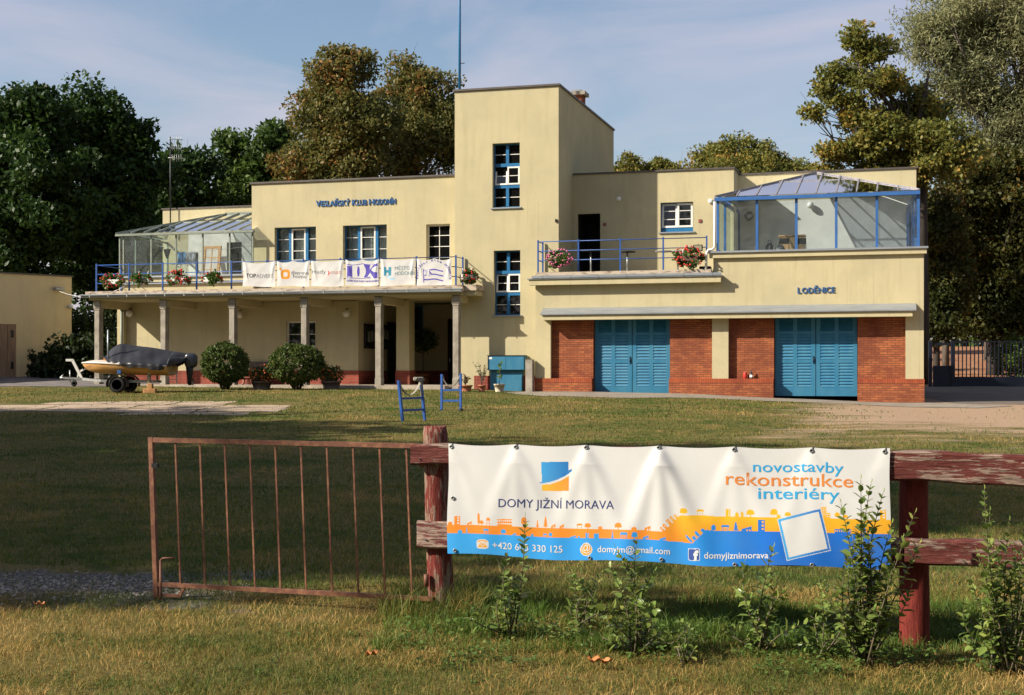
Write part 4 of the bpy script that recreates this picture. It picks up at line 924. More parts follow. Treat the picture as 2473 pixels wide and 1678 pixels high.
# ---- inside the right veranda
m_ply = M('light_wood', (.55, .32, .13), .55, var=.15, scale=3, stretch=(1, 1, 8))
for x0, x1, yt, lab in ((1882, 1920, 568, 'wider pale wooden cabinet with a black chair in front, in the right veranda'), (1925, 1943, 566.5, 'narrow pale wooden stand with a black chair in front, in the right veranda')):
    a, zt = at(x0, yt, 1.2); b = au(x1, 1.2); t = bthing('cabinet', lab, 'cabinet', (a+b)/2, 1.2, 5.12, 'wooden cabinets in the right veranda'); w_ = (b-a)/2
    MB().bbox(-w_, w_, 0, .45, 0, zt-5.12-.06, .008).build('body', m_ply, t); MB().bbox(-w_-.03, w_+.03, -.03, .48, zt-5.18, zt-5.12, .01).build('top', m_ply, t)
for x, lab in ((1894, 'black chair before the wider wooden cabinet in the right veranda'), (1935, 'black chair before the narrow wooden stand in the right veranda')):
    t = bthing('chair', lab, 'chair', au(x, .8), .8, 5.12, 'black chairs in the right veranda'); zt = az(x, 575, .8)-5.12
    MB().bbox(-.17, .17, .0, .05, zt-.2, zt, .01).build('backrest', m_black, t); MB().bbox(-.18, .18, -.4, .02, .42, .46, .01).build('seat', m_black, t)
    for a in (-.16, .16):
        for b in (-.38, .02): MB().tube([(a, b, 0), (a, b, .42 if b < 0 else zt-.1)], .014).build('leg', m_black, t)
def bag(label, x, y, v, r, seed):
    u, z = at(x, y, v); t = bthing('black_bag', label, 'bag', u, v, 5.12, 'black bags in the right veranda'); rng = random.Random(seed); h = z-5.12
    mb = MB(); mb.sphere((0, 0, h*.45), r, r*.7, h*.5, 14, 10); mb.v = [(p[0]*(1+.15*math.sin(p[2]*22+seed)), p[1]*(1+.2*math.sin(p[0]*19)), p[2]+.03*math.sin(p[0]*31+p[1]*17)) for p in mb.v]
    mb.build('sack', m_black, t); MB().tube([(-.06, 0, h*.9), (-.03, 0, h*1.05), (.05, 0, h*1.02), (.07, 0, h*.9)], .012).build('strap', m_black, t)
bag('upright black bag on the veranda floor, left of the other bag', 1858, 583, .6, .19, 1); bag('slumped black bag beside the black chair in the right veranda', 1884, 588, .6, .26, 2)
u, z = at(1809, 521, 3.5); t = bthing('wreath', 'small dark dried wreath on the back wall of the right veranda', 'wreath', u, 3.53, z); V, F = leaf_cards(RS(4), np.stack([.13*np.cos(np.linspace(0, 40, 160)), -.02+RS(2).normal(size=160)*.02, .13*np.sin(np.linspace(0, 40, 160))], 1), .07); np_mesh('twigs', V, F, M('dried_leaf', (.10, .07, .05), .8), t)
# ---- laundry on the left veranda
yl = 1.7
def cloth(name, label, cat, x0, x1, y0, y1, v, mat, seed, stripes=None, taper=0.0, group=None):
    u0, z0 = at(x0, y0, v); u1 = au(x1, v); z1 = az(x0, y1, v); n, m_ = 22, 14
    vs = []
    for j in range(m_+1):
        q = j/m_
        for i in range(n+1):
            p = i/n; u = (p-.5)*(u1-u0)*(1-taper*q); vs.append((u, .03*math.sin(p*19+seed)*q+.02*math.sin(p*8+q*3+seed), (z1-z0)*q*(1+.05*math.sin(p*6+seed))))
    I = np.arange((n+1)*(m_+1)).reshape(m_+1, n+1); F = np.stack([I[:-1, :-1], I[1:, :-1], I[1:, 1:], I[:-1, 1:]], -1).reshape(-1, 4)
    o = np_mesh(name, vs, F, mat, None, True); o.location = bw((u0+u1)/2, v, z0); o.rotation_euler = (0, 0, -TH); tag(o, label, cat, group)
def stripe(name, a, b, sc):
    m, N, L, p = newmat(name); tc = N.new('ShaderNodeTexCoord'); w = N.new('ShaderNodeTexWave'); w.inputs['Scale'].default_value = sc; L.new(tc.outputs['Object'], w.inputs[0])
    L.new(mixc(N, L, ramp(N, L, w.outputs[0], .55, .7).outputs[0], a, b), p.inputs['Base Color']); p.inputs['Roughness'].default_value = .9; return m
zz_ = lambda x: 280+x/6.456
zw_ = lambda y: 500+y/6.456
gl_ = 'laundry on the drying line'
cloth('towel', 'blue striped towel on the drying line in the left veranda', 'towel', zz_(958), zz_(1086), zw_(703), zw_(892), yl, stripe('blue_towel', (.10, .30, .55), (.04, .16, .40), 4.5), 1, group=gl_)
cloth('shirt', 'pale pinstriped shirt drying between the blue towel and the wooden frame', 'shirt', zz_(1090), zz_(1235), zw_(706), zw_(880), yl+.05, stripe('pin_stripe', (.55, .53, .50), (.22, .22, .25), 9), 2, group=gl_)
cloth('trousers', 'dark grey trousers hanging at the right end of the drying line', 'trousers', zz_(1235), zz_(1290), zw_(706), zw_(1030), yl+.1, M('dark_trousers', (.06, .06, .07), .9), 3, taper=.35, group=gl_)
cloth('garment', 'black garment drying at the glass corner of the left veranda', 'garment', zz_(742), zz_(858), zw_(655), zw_(800), yl-.1, M('black_cloth', (.008, .008, .010), .9), 4, taper=.7, group=gl_)
cloth('garment', 'small dark sock like cloth drying beside the black garment', 'garment', zz_(666), zz_(740), zw_(625), zw_(690), yl+.3, bpy.data.materials['black_cloth'], 5, taper=.3, group=gl_)
t = bthing('drying_rack', 'thin white drying rack under the blue towel', 'drying rack', au(zz_(990), 1.8), 1.8, 4.95)
for s_ in (-1, 1): MB().tube([(-.28*s_, 0, 0), (.1*s_, 0, 1.0)], .014).tube([(-.28*s_, .5, 0), (.1*s_, .5, 1.0)], .014).build('leg', m_whitepaint, t)
MB().tube([(-.4, 0, .98), (.5, 0, .98)], .012).tube([(-.4, .5, .98), (.5, .5, .98)], .012).build('rail', m_whitepaint, t)
a, za = at(zz_(640), zw_(600), yl); b, zb = at(zz_(2140), zw_(660), yl)
o = MB().tube([(0, 0, za), ((b-a)*.42, 0, az(zz_(1090), zw_(703), yl)), (b-a, 0.2, az(zz_(1950), zw_(600), yl))], .008, 5).build('clothesline', m_whitepaint); o.location = bw(a, yl, 0); o.rotation_euler = (0, 0, -TH); tag(o, 'thin pale clothesline strung across the left veranda', 'clothesline')
x0, zt = at(zz_(1305), zw_(600), 3.55); x1 = au(zz_(1585), 3.55); t = bthing('window_frame', 'unpainted wooden window frame leaning on the white veranda wall', 'window frame', (x0+x1)/2, 3.55, 4.95); w_ = (x1-x0)/2; h = zt-4.95
m_pine = M('bare_pine', (.60, .30, .10), .6, var=.15, scale=3, stretch=(1, 1, 6)); mb = MB(); frame_rect(mb, -w_, w_, 0, h, 0, .12, .08); mb.v = [(p[0]+.05*p[2]/h*0, p[1]+p[2]*.16, p[2]) for p in mb.v]; fo = mb.build('frame', m_pine, t)
mt = MB(); 
for k in range(1, 3): mt.box(-w_+.12, w_-.12, .02, .05, h*(.2+.27*k)-.02, h*(.2+.27*k)+.02)
mt.box(-.02, .02, .025, .055, .12, h-.12); mt.v = [(p[0], p[1]+p[2]*.16, p[2]) for p in mt.v]; mt.build('muntin', m_pine, t)
# ---- picnic set, bench and pots in the porch
m_redwood = M('red_brown_wood', (.26, .075, .04), .6, var=.2, scale=3, stretch=(1, 5, 5)); m_greywood = M('grey_brown_wood', (.12, .09, .075), .7, var=.2)
def row_px(x0, x1, y, v): a, z = at(x0, y, v); return a, au(x1, v), z
a, b, z = row_px(596, 646, 873, .75); t = bthing('bench', 'grey plank bench with backrest against the porch wall between the bushes', 'bench', (a+b)/2, .72, FZ); w_ = (b-a)/2
MB().bbox(-w_, w_, .28, .32, z-FZ-.28, z-FZ, .008).build('backrest', m_greywood, t); MB().bbox(-w_, w_, -.12, .24, .42, .46, .008).build('seat', m_greywood, t)
for s_ in (-.75, 0, .75): MB().bar((s_*w_, .30, 0), (s_*w_, .33, .75), .05).bar((s_*w_, -.08, 0), (s_*w_, -.08, .42), .05).build('leg', m_black, t)
a, b, z = row_px(588, 655, 898, -.1); t = bthing('picnic_table', 'low red brown wooden table with plank seats in front of the grey bench', 'table', (a+b)/2, -.1, FZ); w_ = (b-a)/2; h = max(.45, z-FZ)
tt = MB()
for k in range(4): tt.bbox(-w_, w_, -.36+k*.18, -.2+k*.18, h-.05, h, .006)
tt.build('table_top', m_redwood, t)
for s_ in (-1, 1): MB().bar((s_*w_*.8, -.3, 0), (s_*w_*.8, 0, h-.05), .07).bar((s_*w_*.8, .3, 0), (s_*w_*.8, 0, h-.05), .07).build('leg', m_redwood, t)
for s_ in (-1, 1): MB().bbox(-w_, w_, s_*.62-.13, s_*.62+.13, .26, .30, .006).build('seat', m_redwood, t)
MB().bar((-w_*.8, -.62, .24), (-w_*.8, .62, .24), .06).bar((w_*.8, -.62, .24), (w_*.8, .62, .24), .06).build('brace', m_redwood, t)
m_terra = M('terracotta', (.42, .15, .075), .8, var=.12)
def pot(t, r0, r1, h, mat, n=18):
    MB().lathe([(r0, 0), (r1*.97, h*.8), (r1*1.06, h*.8), (r1*1.06, h), (r1*.92, h), (r1*.9, h*.9)], n=n).build('pot', mat, t)
m_marileaf = leafmat('marigold_leaf', [(.2, (.03, .06, .015)), (.8, (.07, .11, .025))], 5)
for k, (x, y, r, nf, lab) in enumerate(((632, 933, .38, 46, 'dark trough of orange flowers standing between the two round bushes'), (800, 935, .36, 26, 'dark tub of small orange flowers right of the second round bush'))):
    g = Vector(((x-CX)/FPX*49.0, 49.0, float(gz((x-CX)/FPX*49.0, 49.0)))); t = thing('flower_tub', lab, 'flower tub', g, 0, 'tubs of orange flowers by the porch'); pot(t, r*.75, r*.95, .3, m_greywood)
    rng = RS(30+k); P = in_ball(rng, 900, .3)*[r*1.25, r, .33]+[0, 0, .52]; V, F = leaf_cards(rng, P, .085, .6); np_mesh('foliage', V, F, m_marileaf, t)
    B = in_ball(rng, nf, .9)*[r*1.25, r*1.1, .36]+[0, 0, .55]; B[:, 1] = -np.abs(B[:, 1]); blossoms(rng, B, .035).build('blossom', m_orange, t)
g = Vector(bw(au(1021, 4.2), 4.2, FZ)); t = thing('topiary', 'dark potted standard tree with round crown in the shaded entrance', 'potted tree', g); pot(t, .2, .28, .4, m_terra)
rng = RS(8); P = in_ball(rng, 1500, .3)*[.62, .6, .5]+[0, 0, 1.75]; V, F = leaf_cards(rng, P, .10, .55); np_mesh('crown', V, F, m_marileaf, t); MB().tube([(0, 0, .35), (.02, 0, 1.0), (0, 0, 1.6)], .025).build('trunk', m_greywood, t)
# ---- by the tower foot
g = bw(0, 0, 0); t = bthing('meter_cabinet', 'teal two part utility cabinet at the foot of the tower', 'utility cabinet', au(1222, -.25), -.02, .9)
a0, a1 = au(1178, -.3)-au(1222, -.25), au(1267, -.3)-au(1222, -.25); b0, b1 = au(1183.5, -.2)-au(1222, -.25), au(1261, -.2)-au(1222, -.25); zt, zm = az(1222, 859, -.3)-.9, az(1222, 894, -.3)-.9
MB().bbox(b0, b1, -.16, 0, -.25, zm-.004, .008).build('lower_body', m_teal, t); up = MB().bbox(a0, a1, -.30, 0, zm, zt, .01).build('upper_body', m_teal, t)
for a, b in ((a0+.02, (a0+a1)/2-.006), ((a0+a1)/2+.006, a1-.02)): MB().bbox(a, b, -.312, -.301, zm+.02, zt-.03, .004).build('door', m_teal, up)
MB().box(a0-.02, a1+.02, -.33, 0, zt+.002, zt+.02).build('cap', m_dark, up); MB().bbox(b0+.95, b1-.02, -.172, -.161, -.1, zm-.2, .004).build('door', m_teal, t)
MB().box(a0+.05, a0+.17, -.318, -.313, zt-.12, zt-.05).build('label_plate', m_whitepaint, up)
a, zt = at(1274.5, 868.5, -.55); b = au(1291.5, -.55); t = bthing('concrete_post', 'squat pale concrete post at the left end of the brick plinth', 'post', (a+b)/2, -.72, .85)
w_ = (b-a)/2; MB().bbox(-w_, w_, -.14, .1, -.2, zt-.85, .012).build('shaft', m_concrete, t); MB().bbox(-w_-.004, w_+.004, -.145, .105, zt-.849, zt-.84, .003).build('cap', m_concrete, t)
m_olive = leafmat('olive_leaf', [(.2, (.10, .11, .05)), (.8, (.20, .20, .10))], 5)
def potted(x, y, label, r, h, mat, hh, n, lm, ls, seed, spread=.3, asp=.28):
    g = gpt(x, y); t = thing('potted_plant', label, 'potted plant', g, 0, 'potted plants at the tower foot'); pot(t, r*.72, r, h, mat); rng = RS(seed); st = MB(); P = []
    for k in range(9 if n > 60 else 2):
        a = rng.uniform(0, 6.28); l = rng.uniform(.6, 1)*(hh-h); ex, ey = spread*math.cos(a)*rng.uniform(.3, 1), spread*math.sin(a)*.7
        pts = [(ex*f*f, ey*f*f, h*.8+l*f) for f in (0, .3, .6, .85, 1)]; st.tube(pts, [.012, .009, .007, .005, .003], 5)
        for f in rng.uniform(.35, 1, n//(9 if n > 60 else 2)): P.append((ex*f*f, ey*f*f, h*.8+l*f))
    st.build('stem', m_greywood, t); V, F = leaf_cards(rng, np.array(P), ls, asp, .5); np_mesh('foliage', V, F, lm, t)
potted(1163.5, 946, 'spindly grey green shrub in a small terracotta pot by the tower', .14, .24, m_terra, 1.12, 130, m_olive, .11, 11, .36)
potted(1206, 946, 'thin plant with few leaves in a cream pot before the teal cabinet', .19, .28, M('cream_pot', (.52, .44, .30), .7, var=.15), 1.25, 22, m_petleaf, .14, 12, .1, .6)
potted(1124, 945, 'low reddish plant in a broad terracotta bowl beside the last column', .24, .22, m_terra, .62, 240, leafmat('heather_leaf', [(.2, (.08, .07, .03)), (.8, (.16, .09, .04))], 5), .07, 13, .3, .5)
# ---- on the brick ledge between the doors
u = au(1800, -.5); t = bthing('red_can', 'red drinks can standing on the brick ledge between the boat doors', 'can', u, -.54, PT); MB().lathe([(.05, 0), (.066, .02), (.066, .2), (.05, .22)], n=14).build('body', m_red, t); MB().lathe([(.05, .221), (.045, .226)], n=14).build('lid', m_steel, t)
u = au(1814.5, -.5); t = bthing('bottle', 'slim dark bottle next to the red can on the brick ledge', 'bottle', u, -.54, PT); MB().lathe([(.05, 0), (.052, .17), (.02, .24), (.02, .29)], n=14).build('body', M('bottle_glass', (.05, .045, .05), .15), t); MB().lathe([(.0525, .05), (.0525, .13)], n=14).build('label', m_whitepaint, t)
# ---- boat trestles on the lawn
m_strap = M('grey_strap', (.30, .27, .22), .8, var=.2)
def trestle(label, xl, xr, yl_, yr_, ytl, ytr, lean, rope, foot):
    A, B = gpt(xl, yl_), gpt(xr, yr_); Y = (A.y+B.y)/2; t = thing('boat_trestle', label, 'trestle', (A+B)/2, math.atan2(B.y-A.y, B.x-A.x), 'blue boat trestles on the lawn'); w_ = (B-A).length/2
    h0 = (yl_-ytl)/FPX*Y; h1 = (yr_-ytr)/FPX*Y
    for s_, h in ((-1, h0), (1, h1)): MB().bar((s_*w_, 0, -.04), (s_*w_+lean, .06, h), .055).build('leg', m_rail, t)
    for f in (.27, .56): MB().bar((-w_+lean*f, .06*f, h0*f), (w_+lean*f, .06*f, h1*f), .035, .05).build('rung', m_rail, t)
    pts = [(-w_+lean+2*w_*k/12, .06, h0-.02-(.32)*math.sin(math.pi*k/12)**.8+(h1-h0)*k/12) for k in range(13)]
    sb = MB()
    for p, q in zip(pts, pts[1:]): sb.bar(p, q, .06, .012)
    sb.build('sling', m_strap, t)
    if rope:
        rb = MB()
        for k in range(5): rb.tube([(w_+lean+.03*math.cos(a)*1.6-.06*k+.05, .06+.03*math.sin(a), h1+.02+.03*math.sin(a*2+k)) for a in np.linspace(0, 6.28, 14)], .022, 6)
        rb.bar((w_+lean-.03, .02, h1), (w_+lean-.015, .03, h1-.38), .05, .015); rb.build('rope', m_strap, t)
    if foot: MB().lathe([(.07, 0), (.07, .05), (.05, .06)], (w_, 0, 0), 12).build('foot', m_black, t)
trestle('blue boat trestle with a knotted strap on its post, nearer the fence', 973, 1026.5, 1018, 1015, 920, 916, -.085, True, False)
trestle('blue boat trestle standing farther back near the last porch column', 1066.5, 1112.5, 991, 992, 903, 902, -.02, False, True)
# ---- shed on the left
wd = Vector((.68, .733, 0)).normalized(); SA = Vector((-20.98, 56, 0)); shed = thing('shed', 'yellow flat roofed shed with plank door left of the clubhouse', 'shed', SA+Vector((0, 0, 0)), math.atan2(wd.y, wd.x))
mb = MB(); mb.box(-7, 3.2, 0, 5, .6, 5.62); mb.build('wall', stucco('shed_stucco', (.74, .58, .32)), shed); MB().box(-7.05, 3.26, -.06, 5.05, 5.621, 5.68).build('coping', m_coping, shed)  # wall colour lightened to stand in for open sky light on it
db = MB()
for k in range(7): db.bbox(-2.1+k*.4, -1.72+k*.4, -.04, -.003, 1.3, 3.55, .012)
dso = db.build('door', M('brown_planks', (.30, .19, .11), .7, var=.2, scale=2, stretch=(4, 4, .5)), shed); MB().box(.45, .56, -.06, -.042, 3.0, 3.3).box(.45, .56, -.06, -.042, 1.7, 2.0).build('hinge', m_black, dso)
lm = MB().bbox(2.35, 2.75, -.25, -.005, 5.02, 5.14, .02).build('wall_lamp', m_steel, shed); MB().sphere((3.1, -.12, 4.35), .1).build('wall_lamp', m_globe, shed)
p0 = SA+wd*2.4+Vector((.1, -.2, 5.05)); u, z = at(300, 692, 0.0); p1 = bw(u, 0.0, z); o = MB().tube([p0+(p1-p0)*f-Vector((0, 0, .35*4*f*(1-f))) for f in np.linspace(0, 1, 12)], .014, 5).build('overhead_cable', M('white_cable', (.5, .5, .48), .6)); tag(o, 'pale cable strung between the shed lamp and the balcony', 'cable')
t = thing('wire_fence', 'dark green wire fence closing the gap behind the shed', 'fence', (-20.4, 64.5, 1.3))
for k in range(5): MB().tube([(k*2.2, 0, -.3), (k*2.2, 0, 2.4)], .035).build('post', m_dark, t)
MB().tube([(0, 0, 2.35), (8.8, 0, 2.35)], .025).build('rail', m_greyframe, t)
wb = MB()
for k in range(44): wb.tube([(k*.2, 0, 0), (k*.2, 0, 2.3)], .004, 4)
for k in range(12): wb.tube([(0, 0, k*.2), (8.8, 0, k*.2)], .004, 4)
wb.build('wire', m_dark, t)
# ---- gate on the right
m_darkblue = M('dark_blue_gate_paint', (.010, .013, .026), .5, var=.15)
GY_ = 60.0; gxm = lambda x: (x-CX)/FPX*GY_; gzm = lambda y: EYE+(YH-y)/FPX*GY_
t = thing('entrance_gate', 'dark blue barred double gate across the drive right of the clubhouse', 'gate', (gxm(2246), GY_, gzm(935))); ox, oz = gxm(2246), gzm(935)
for x in (2246.5, 2300.5): MB().box(gxm(x)-ox-.07, gxm(x)-ox+.07, -.07, .07, -.3, gzm(823)-oz).build('post', m_darkblue, t)
lf = MB().box(gxm(2253)-ox, gxm(2296)-ox, -.02, .02, 0, gzm(883)-oz).build('wicket', m_darkblue, t); MB().box(gxm(2253)-ox, gxm(2296)-ox, -.02, .02, gzm(833)-oz, gzm(828)-oz).build('top_bar', m_darkblue, lf); MB().box(gxm(2294)-ox, gxm(2304)-ox, -.06, -.021, gzm(900)-oz, gzm(882)-oz).build('lock_box', m_darkblue, lf)
mb = MB().box(gxm(2305)-ox, gxm(2560)-ox, -.02, .02, 0, gzm(909.5)-oz).box(gxm(2305)-ox, gxm(2560)-ox, -.02, .02, gzm(826)-oz, gzm(823.5)-oz); lf2 = mb.build('leaf', m_darkblue, t)
for k in range(26): x = 2305+k*9.7; MB().box(gxm(x)-ox-.022, gxm(x)-ox+.022, -.018, .018, gzm(909.5)-oz+.001, gzm(826)-oz-.001).build('bar', m_darkblue, lf2)
# ================================================================ boat on its trailer
m_tarp = M('black_tarpaulin', (.026, .026, .028), .40, var=.15, scale=3, spec=.4, bump=.9, bscale=7); m_hull = M('yellowed_hull', (.46, .25, .085), .4, var=.2, scale=1.6, col2=(.22, .11, .04), stretch=(1, 1, 4), lo=.5, hi=.75)
m_deck = M('white_gelcoat', (.66, .58, .50), .4, var=.08); m_tyre = M('tyre_rubber', (.022, .02, .019), .8, var=.2)
BO = gpt(298, 947); bs_ = FPX/BO.y
q5 = lambda x, y: ((100+x/5.81-298)/bs_, (947-(780+y/5.81))/bs_)
t = thing('boat_trailer', 'galvanised single axle boat trailer under the covered motorboat', 'trailer', BO, R(-2))
for s_ in (-.62, .62):
    wr = .275; ty = MB().lathe([(.17, -.085), (wr-.03, -.085), (wr, -.06), (wr, .06), (wr-.03, .085), (.17, .085)], (0, s_, wr-.01), 28, 'y').build('wheel', m_tyre, t)
    MB().lathe([(.02, -.05), (.09, -.06), (.11, -.03), (.165, -.05), (.165, .05)], (0, s_, wr-.01), 22, 'y').build('rim', m_black, ty); MB().lathe([(.01, -.075), (.045, -.075), (.05, -.05)], (0, s_, wr-.01), 12, 'y').build('hub', m_steel, ty)
    mg = MB(); pr = []
    for k in range(15):
        a = R(195-k*15); pr.append(((wr+.07)*math.cos(a), wr+(wr+.05)*math.sin(a)))
    for (x0, z0), (x1, z1) in zip(pr, pr[1:]): mg.pane((x0, s_-.13, z0), (x1, s_-.13, z1), (x1, s_+.13, z1), (x0, s_+.13, z0), .012)
    mg.build('mudguard', m_black, t)
e = lambda x, y, yy=0: (q5(x, y)[0], yy, q5(x, y)[1])
MB().bar(e(300, 770), e(640, 785), .07, .07).bar(e(560, 785), e(900, 808, -.45), .05, .08).bar(e(560, 785), e(900, 808, .45), .05, .08).bar(e(890, 808, -.45), e(1635, 822, -.45), .05, .08).bar(e(890, 808, .45), e(1635, 822, .45), .05, .08).bar(e(1150, 812, -.62), e(1150, 812, .62), .06).bar(e(1600, 822, -.45), e(1600, 822, .45), .05).build('frame', m_steel, t)
MB().tube([e(255, 770), e(330, 768)], [.05, .03], 8).tube([e(265, 800), e(270, 745), e(300, 722)], .02).build('coupling', m_steel, t)
wp = MB().bar(e(560, 775), e(425, 515), .055, .09).bar(e(440, 520), e(335, 520), .055, .08).bar(e(515, 690), e(625, 625), .04, .06).bar(e(500, 760), e(520, 690), .04).build('winch_post', m_whitepaint, t); MB().lathe([(.05, -.05), (.05, .05)], e(600, 640), 10, 'y').build('bow_stop', m_black, wp)
jw = MB().tube([e(390, 660), e(395, 830)], .022, 8).build('jockey_wheel', m_steel, t); MB().lathe([(.05, -.03), (.10, -.03), (.11, 0), (.10, .03), (.05, .03)], e(450, 845), 16, 'y').build('tyre', m_tyre, jw)
for x in (1010, 1580): MB().bar(e(x, 800, -.45), e(x, 725, -.40), .06).bar(e(x, 800, .45), e(x, 725, .40), .06).build('bunk_support', m_steel, t)
bt = thing('motorboat', 'small yellowed motorboat under a black cover on a trailer', 'motorboat', BO, R(-2))
hp = MB(); st = [(570, 0.02, 560, 575), (600, .16, 558, 610), (660, .32, 556, 668), (760, .50, 556, 700), (900, .66, 560, 712), (1150, .76, 575, 722), (1500, .76, 590, 732), (1845, .70, 600, 738)]
rings = []
for x, w_, yt, yk in st:
    X_, zt = q5(x, yt); zk = q5(x, yk)[1]; r_ = []
    for k, (a, b) in enumerate(((-1, 1), (-1.0, .82), (-.93, .45), (-.72, .14), (0, 0), (.72, .14), (.93, .45), (1.0, .82), (1, 1))): r_.append((X_-(.0), a*w_, zk+(zt-zk)*b))
    rings.append(r_)
m_ = 9; vs = [p for r_ in rings for p in r_]; hp.add(vs, [(i*m_+k, i*m_+k+1, (i+1)*m_+k+1, (i+1)*m_+k) for i in range(len(st)-1) for k in range(m_-1)], True); hp.add(rings[-1], [tuple(range(m_))])
hull = hp.build('hull', m_hull, bt, True); rb = MB()
for s_ in (-1, 1): rb.tube([(r_[0][0], s_*(abs(r_[0][1])+.01), r_[0][2]) for r_ in rings], .03, 6)
rb.build('rub_rail', m_deck, hull)
dk = MB(); dd_ = rings[:6]; vs = []
for r_ in dd_: vs += [(r_[0][0], -abs(r_[0][1]), r_[0][2]), (r_[0][0], 0, r_[0][2]+.10*min(1, abs(r_[0][1])*2)), (r_[0][0], abs(r_[0][1]), r_[0][2])]
dk.add(vs, [(i*3+k, i*3+k+1, (i+1)*3+k+1, (i+1)*3+k) for i in range(len(dd_)-1) for k in range(2)], True); dk.build('deck', m_deck, bt)
hv = MB()
def hullfn(x, y, l): X_, z = q5(x, y); return (X_, -.40-.0011*(x-690)-.012, z)
V, F = text_tris('112021', 0.0); 
for k in range(1): text_px(hv, '112021', 690, 790, 612, 612, 26, hullfn)
hv.build('lettering', M('faded_brown_ink', (.30, .17, .08), .7), hull)
om = MB().tube([e(2085, 560), e(2090, 700), e(2085, 800), e(2090, 872)], [.14, .11, .07, .05], 10).build('outboard_motor', m_black, bt)
cw = MB(); cw.sphere(e(2108, 525), 1, 1, 1, 20, 14); c0_ = Vector(e(2108, 525)); cw.v = [(c0_.x+math.copysign(abs(p[0]-c0_.x)**.6, p[0]-c0_.x)*.215, p[1]*.0+math.copysign(abs(p[1])**.6, p[1])*.16, c0_.z+math.copysign(abs(p[2]-c0_.z)**.6, p[2]-c0_.z)*.25) for p in cw.v]; cw.build('cowl', M('dark_cowl', (.018, .022, .030), .25, spec=.6), om)
pr_ = MB()
for k in range(3): a = k*2.09; pr_.bar((q5(2110, 820)[0]+.06, 0, q5(2110, 820)[1]), (q5(2110, 820)[0]+.06, .13*math.cos(a), q5(2110, 820)[1]+.13*math.sin(a)), .07, .02)
pr_.tube([e(2060, 820), e(2140, 820)], [.04, .02], 8).build('propeller', M('bronze_prop', (.22, .14, .09), .4, .5), om)
MB().bar(e(1845, 700, -.3), e(1960, 700, -.3), .03).bar(e(1940, 690, -.3), e(1940, 850, -.3), .03).bar(e(1845, 790, -.3), e(1940, 790, -.3), .02).build('boarding_ladder', m_steel, bt)
o = MB().tube([e(620, 640), e(700, 545), e(800, 515), e(905, 468)], .014, 6).build('bow_rope', m_dark, bt); MB().bbox(q5(1170, 0)[0], q5(1222, 0)[0], -.80, -.74, q5(0, 712)[1], q5(0, 662)[1], .01).build('side_pad', M('blue_cloth_pad', (.03, .12, .35), .8), bt); MB().box(q5(880, 0)[0], q5(920, 0)[0], -.1, .1, q5(0, 530)[1], q5(0, 490)[1]).build('windscreen_foot', M('orange_box', (.55, .22, .03), .6), bt)
# black cover: ridge over the windscreen, sagging to the stern
xs = [905, 940, 1000, 1060, 1130, 1200, 1350, 1550, 1750, 1900, 1980, 2050]; top = [455, 400, 345, 310, 288, 300, 318, 345, 375, 400, 412, 428]; edg = [465, 490, 540, 566, 575, 592, 612, 640, 660, 600, 560, 520]; hw = [.34, .50, .64, .72, .77, .81, .84, .84, .80, .55, .3, .18]
tv = []; K = 25; xx = np.linspace(905, 2050, 90)
for x in xx:
    tp, ed, w_ = np.interp(x, xs, top), np.interp(x, xs, edg), np.interp(x, xs, hw); X_, zt = q5(x, tp); ze_ = q5(x, ed)[1]
    for k in range(K):
        f = k/(K-1)*2-1; a = abs(f); zg = q5(x, np.interp(x, [s_[0] for s_ in st], [s_[2] for s_ in st]))[1]+.035; zg = max(zg, ze_+.01) if x < 1850 else zt+(ze_-zt)*.55; b_ = a/.72; y = (w_*min(1, b_)+(.012*math.sin(x*.019)+.008*math.sin(x*.047) if b_ > 1 else 0))*(1 if f > 0 else -1); z = zt+(zg-zt)*b_**1.15-.035*math.sin(math.pi*b_)*(1+.6*math.sin(x*.016)) if b_ < 1 else zg+(ze_-zg)*(a-.72)/.28
        wr_ = .010*math.sin(x*.013+a*5)+.004*math.sin(x*.047-a*9)+.02*a*a*math.sin(x*.012+2); rad = .035*math.exp(-((x-1150-70*a)/22)**2)*a
        tv.append((X_+.02*math.sin(a*9), y+(wr_+rad)*(1 if f > 0 else -1), z+wr_*.6+((.02*math.sin(x*.017+1)+.014*math.sin(x*.041)+.008*math.sin(x*.093))*(a > .95))))
I = np.arange(len(xx)*K).reshape(len(xx), K); F = np.stack([I[:-1, :-1], I[1:, :-1], I[1:, 1:], I[:-1, 1:]], -1).reshape(-1, 4)
tp = np_mesh('tarpaulin', tv, F, m_tarp, None, True); tp.location = BO; tp.rotation_euler = (0, 0, R(-2)); tag(tp, 'shiny black tarpaulin draped over the motorboat', 'tarpaulin')
o = MB().tube([e(995, 575, -.5), e(995, 100, -.5)], .028, 8).build('grey_pole', m_zinc); o.location = BO; tag(o, 'thin grey pole standing upright at the side of the motorboat', 'pole')
t = thing('wooden_prop', 'split wooden block and pale strut propping up the trailer tail', 'wooden block', BO+Vector((q5(1580, 975)[0], -.55, 0)))
MB().bbox(-.2, .22, -.12, .12, -.03, .13, .015).bbox(-.06, .1, -.1, .1, .131, .3, .01).build('block', M('split_wood', (.55, .27, .10), .8, var=.2, scale=6), t); MB().bar((-.05, 0, .28), (-.0, -.1, .95), .09, .03).build('strut', M('mossy_board', (.48, .45, .30), .8, var=.3, scale=9), t)
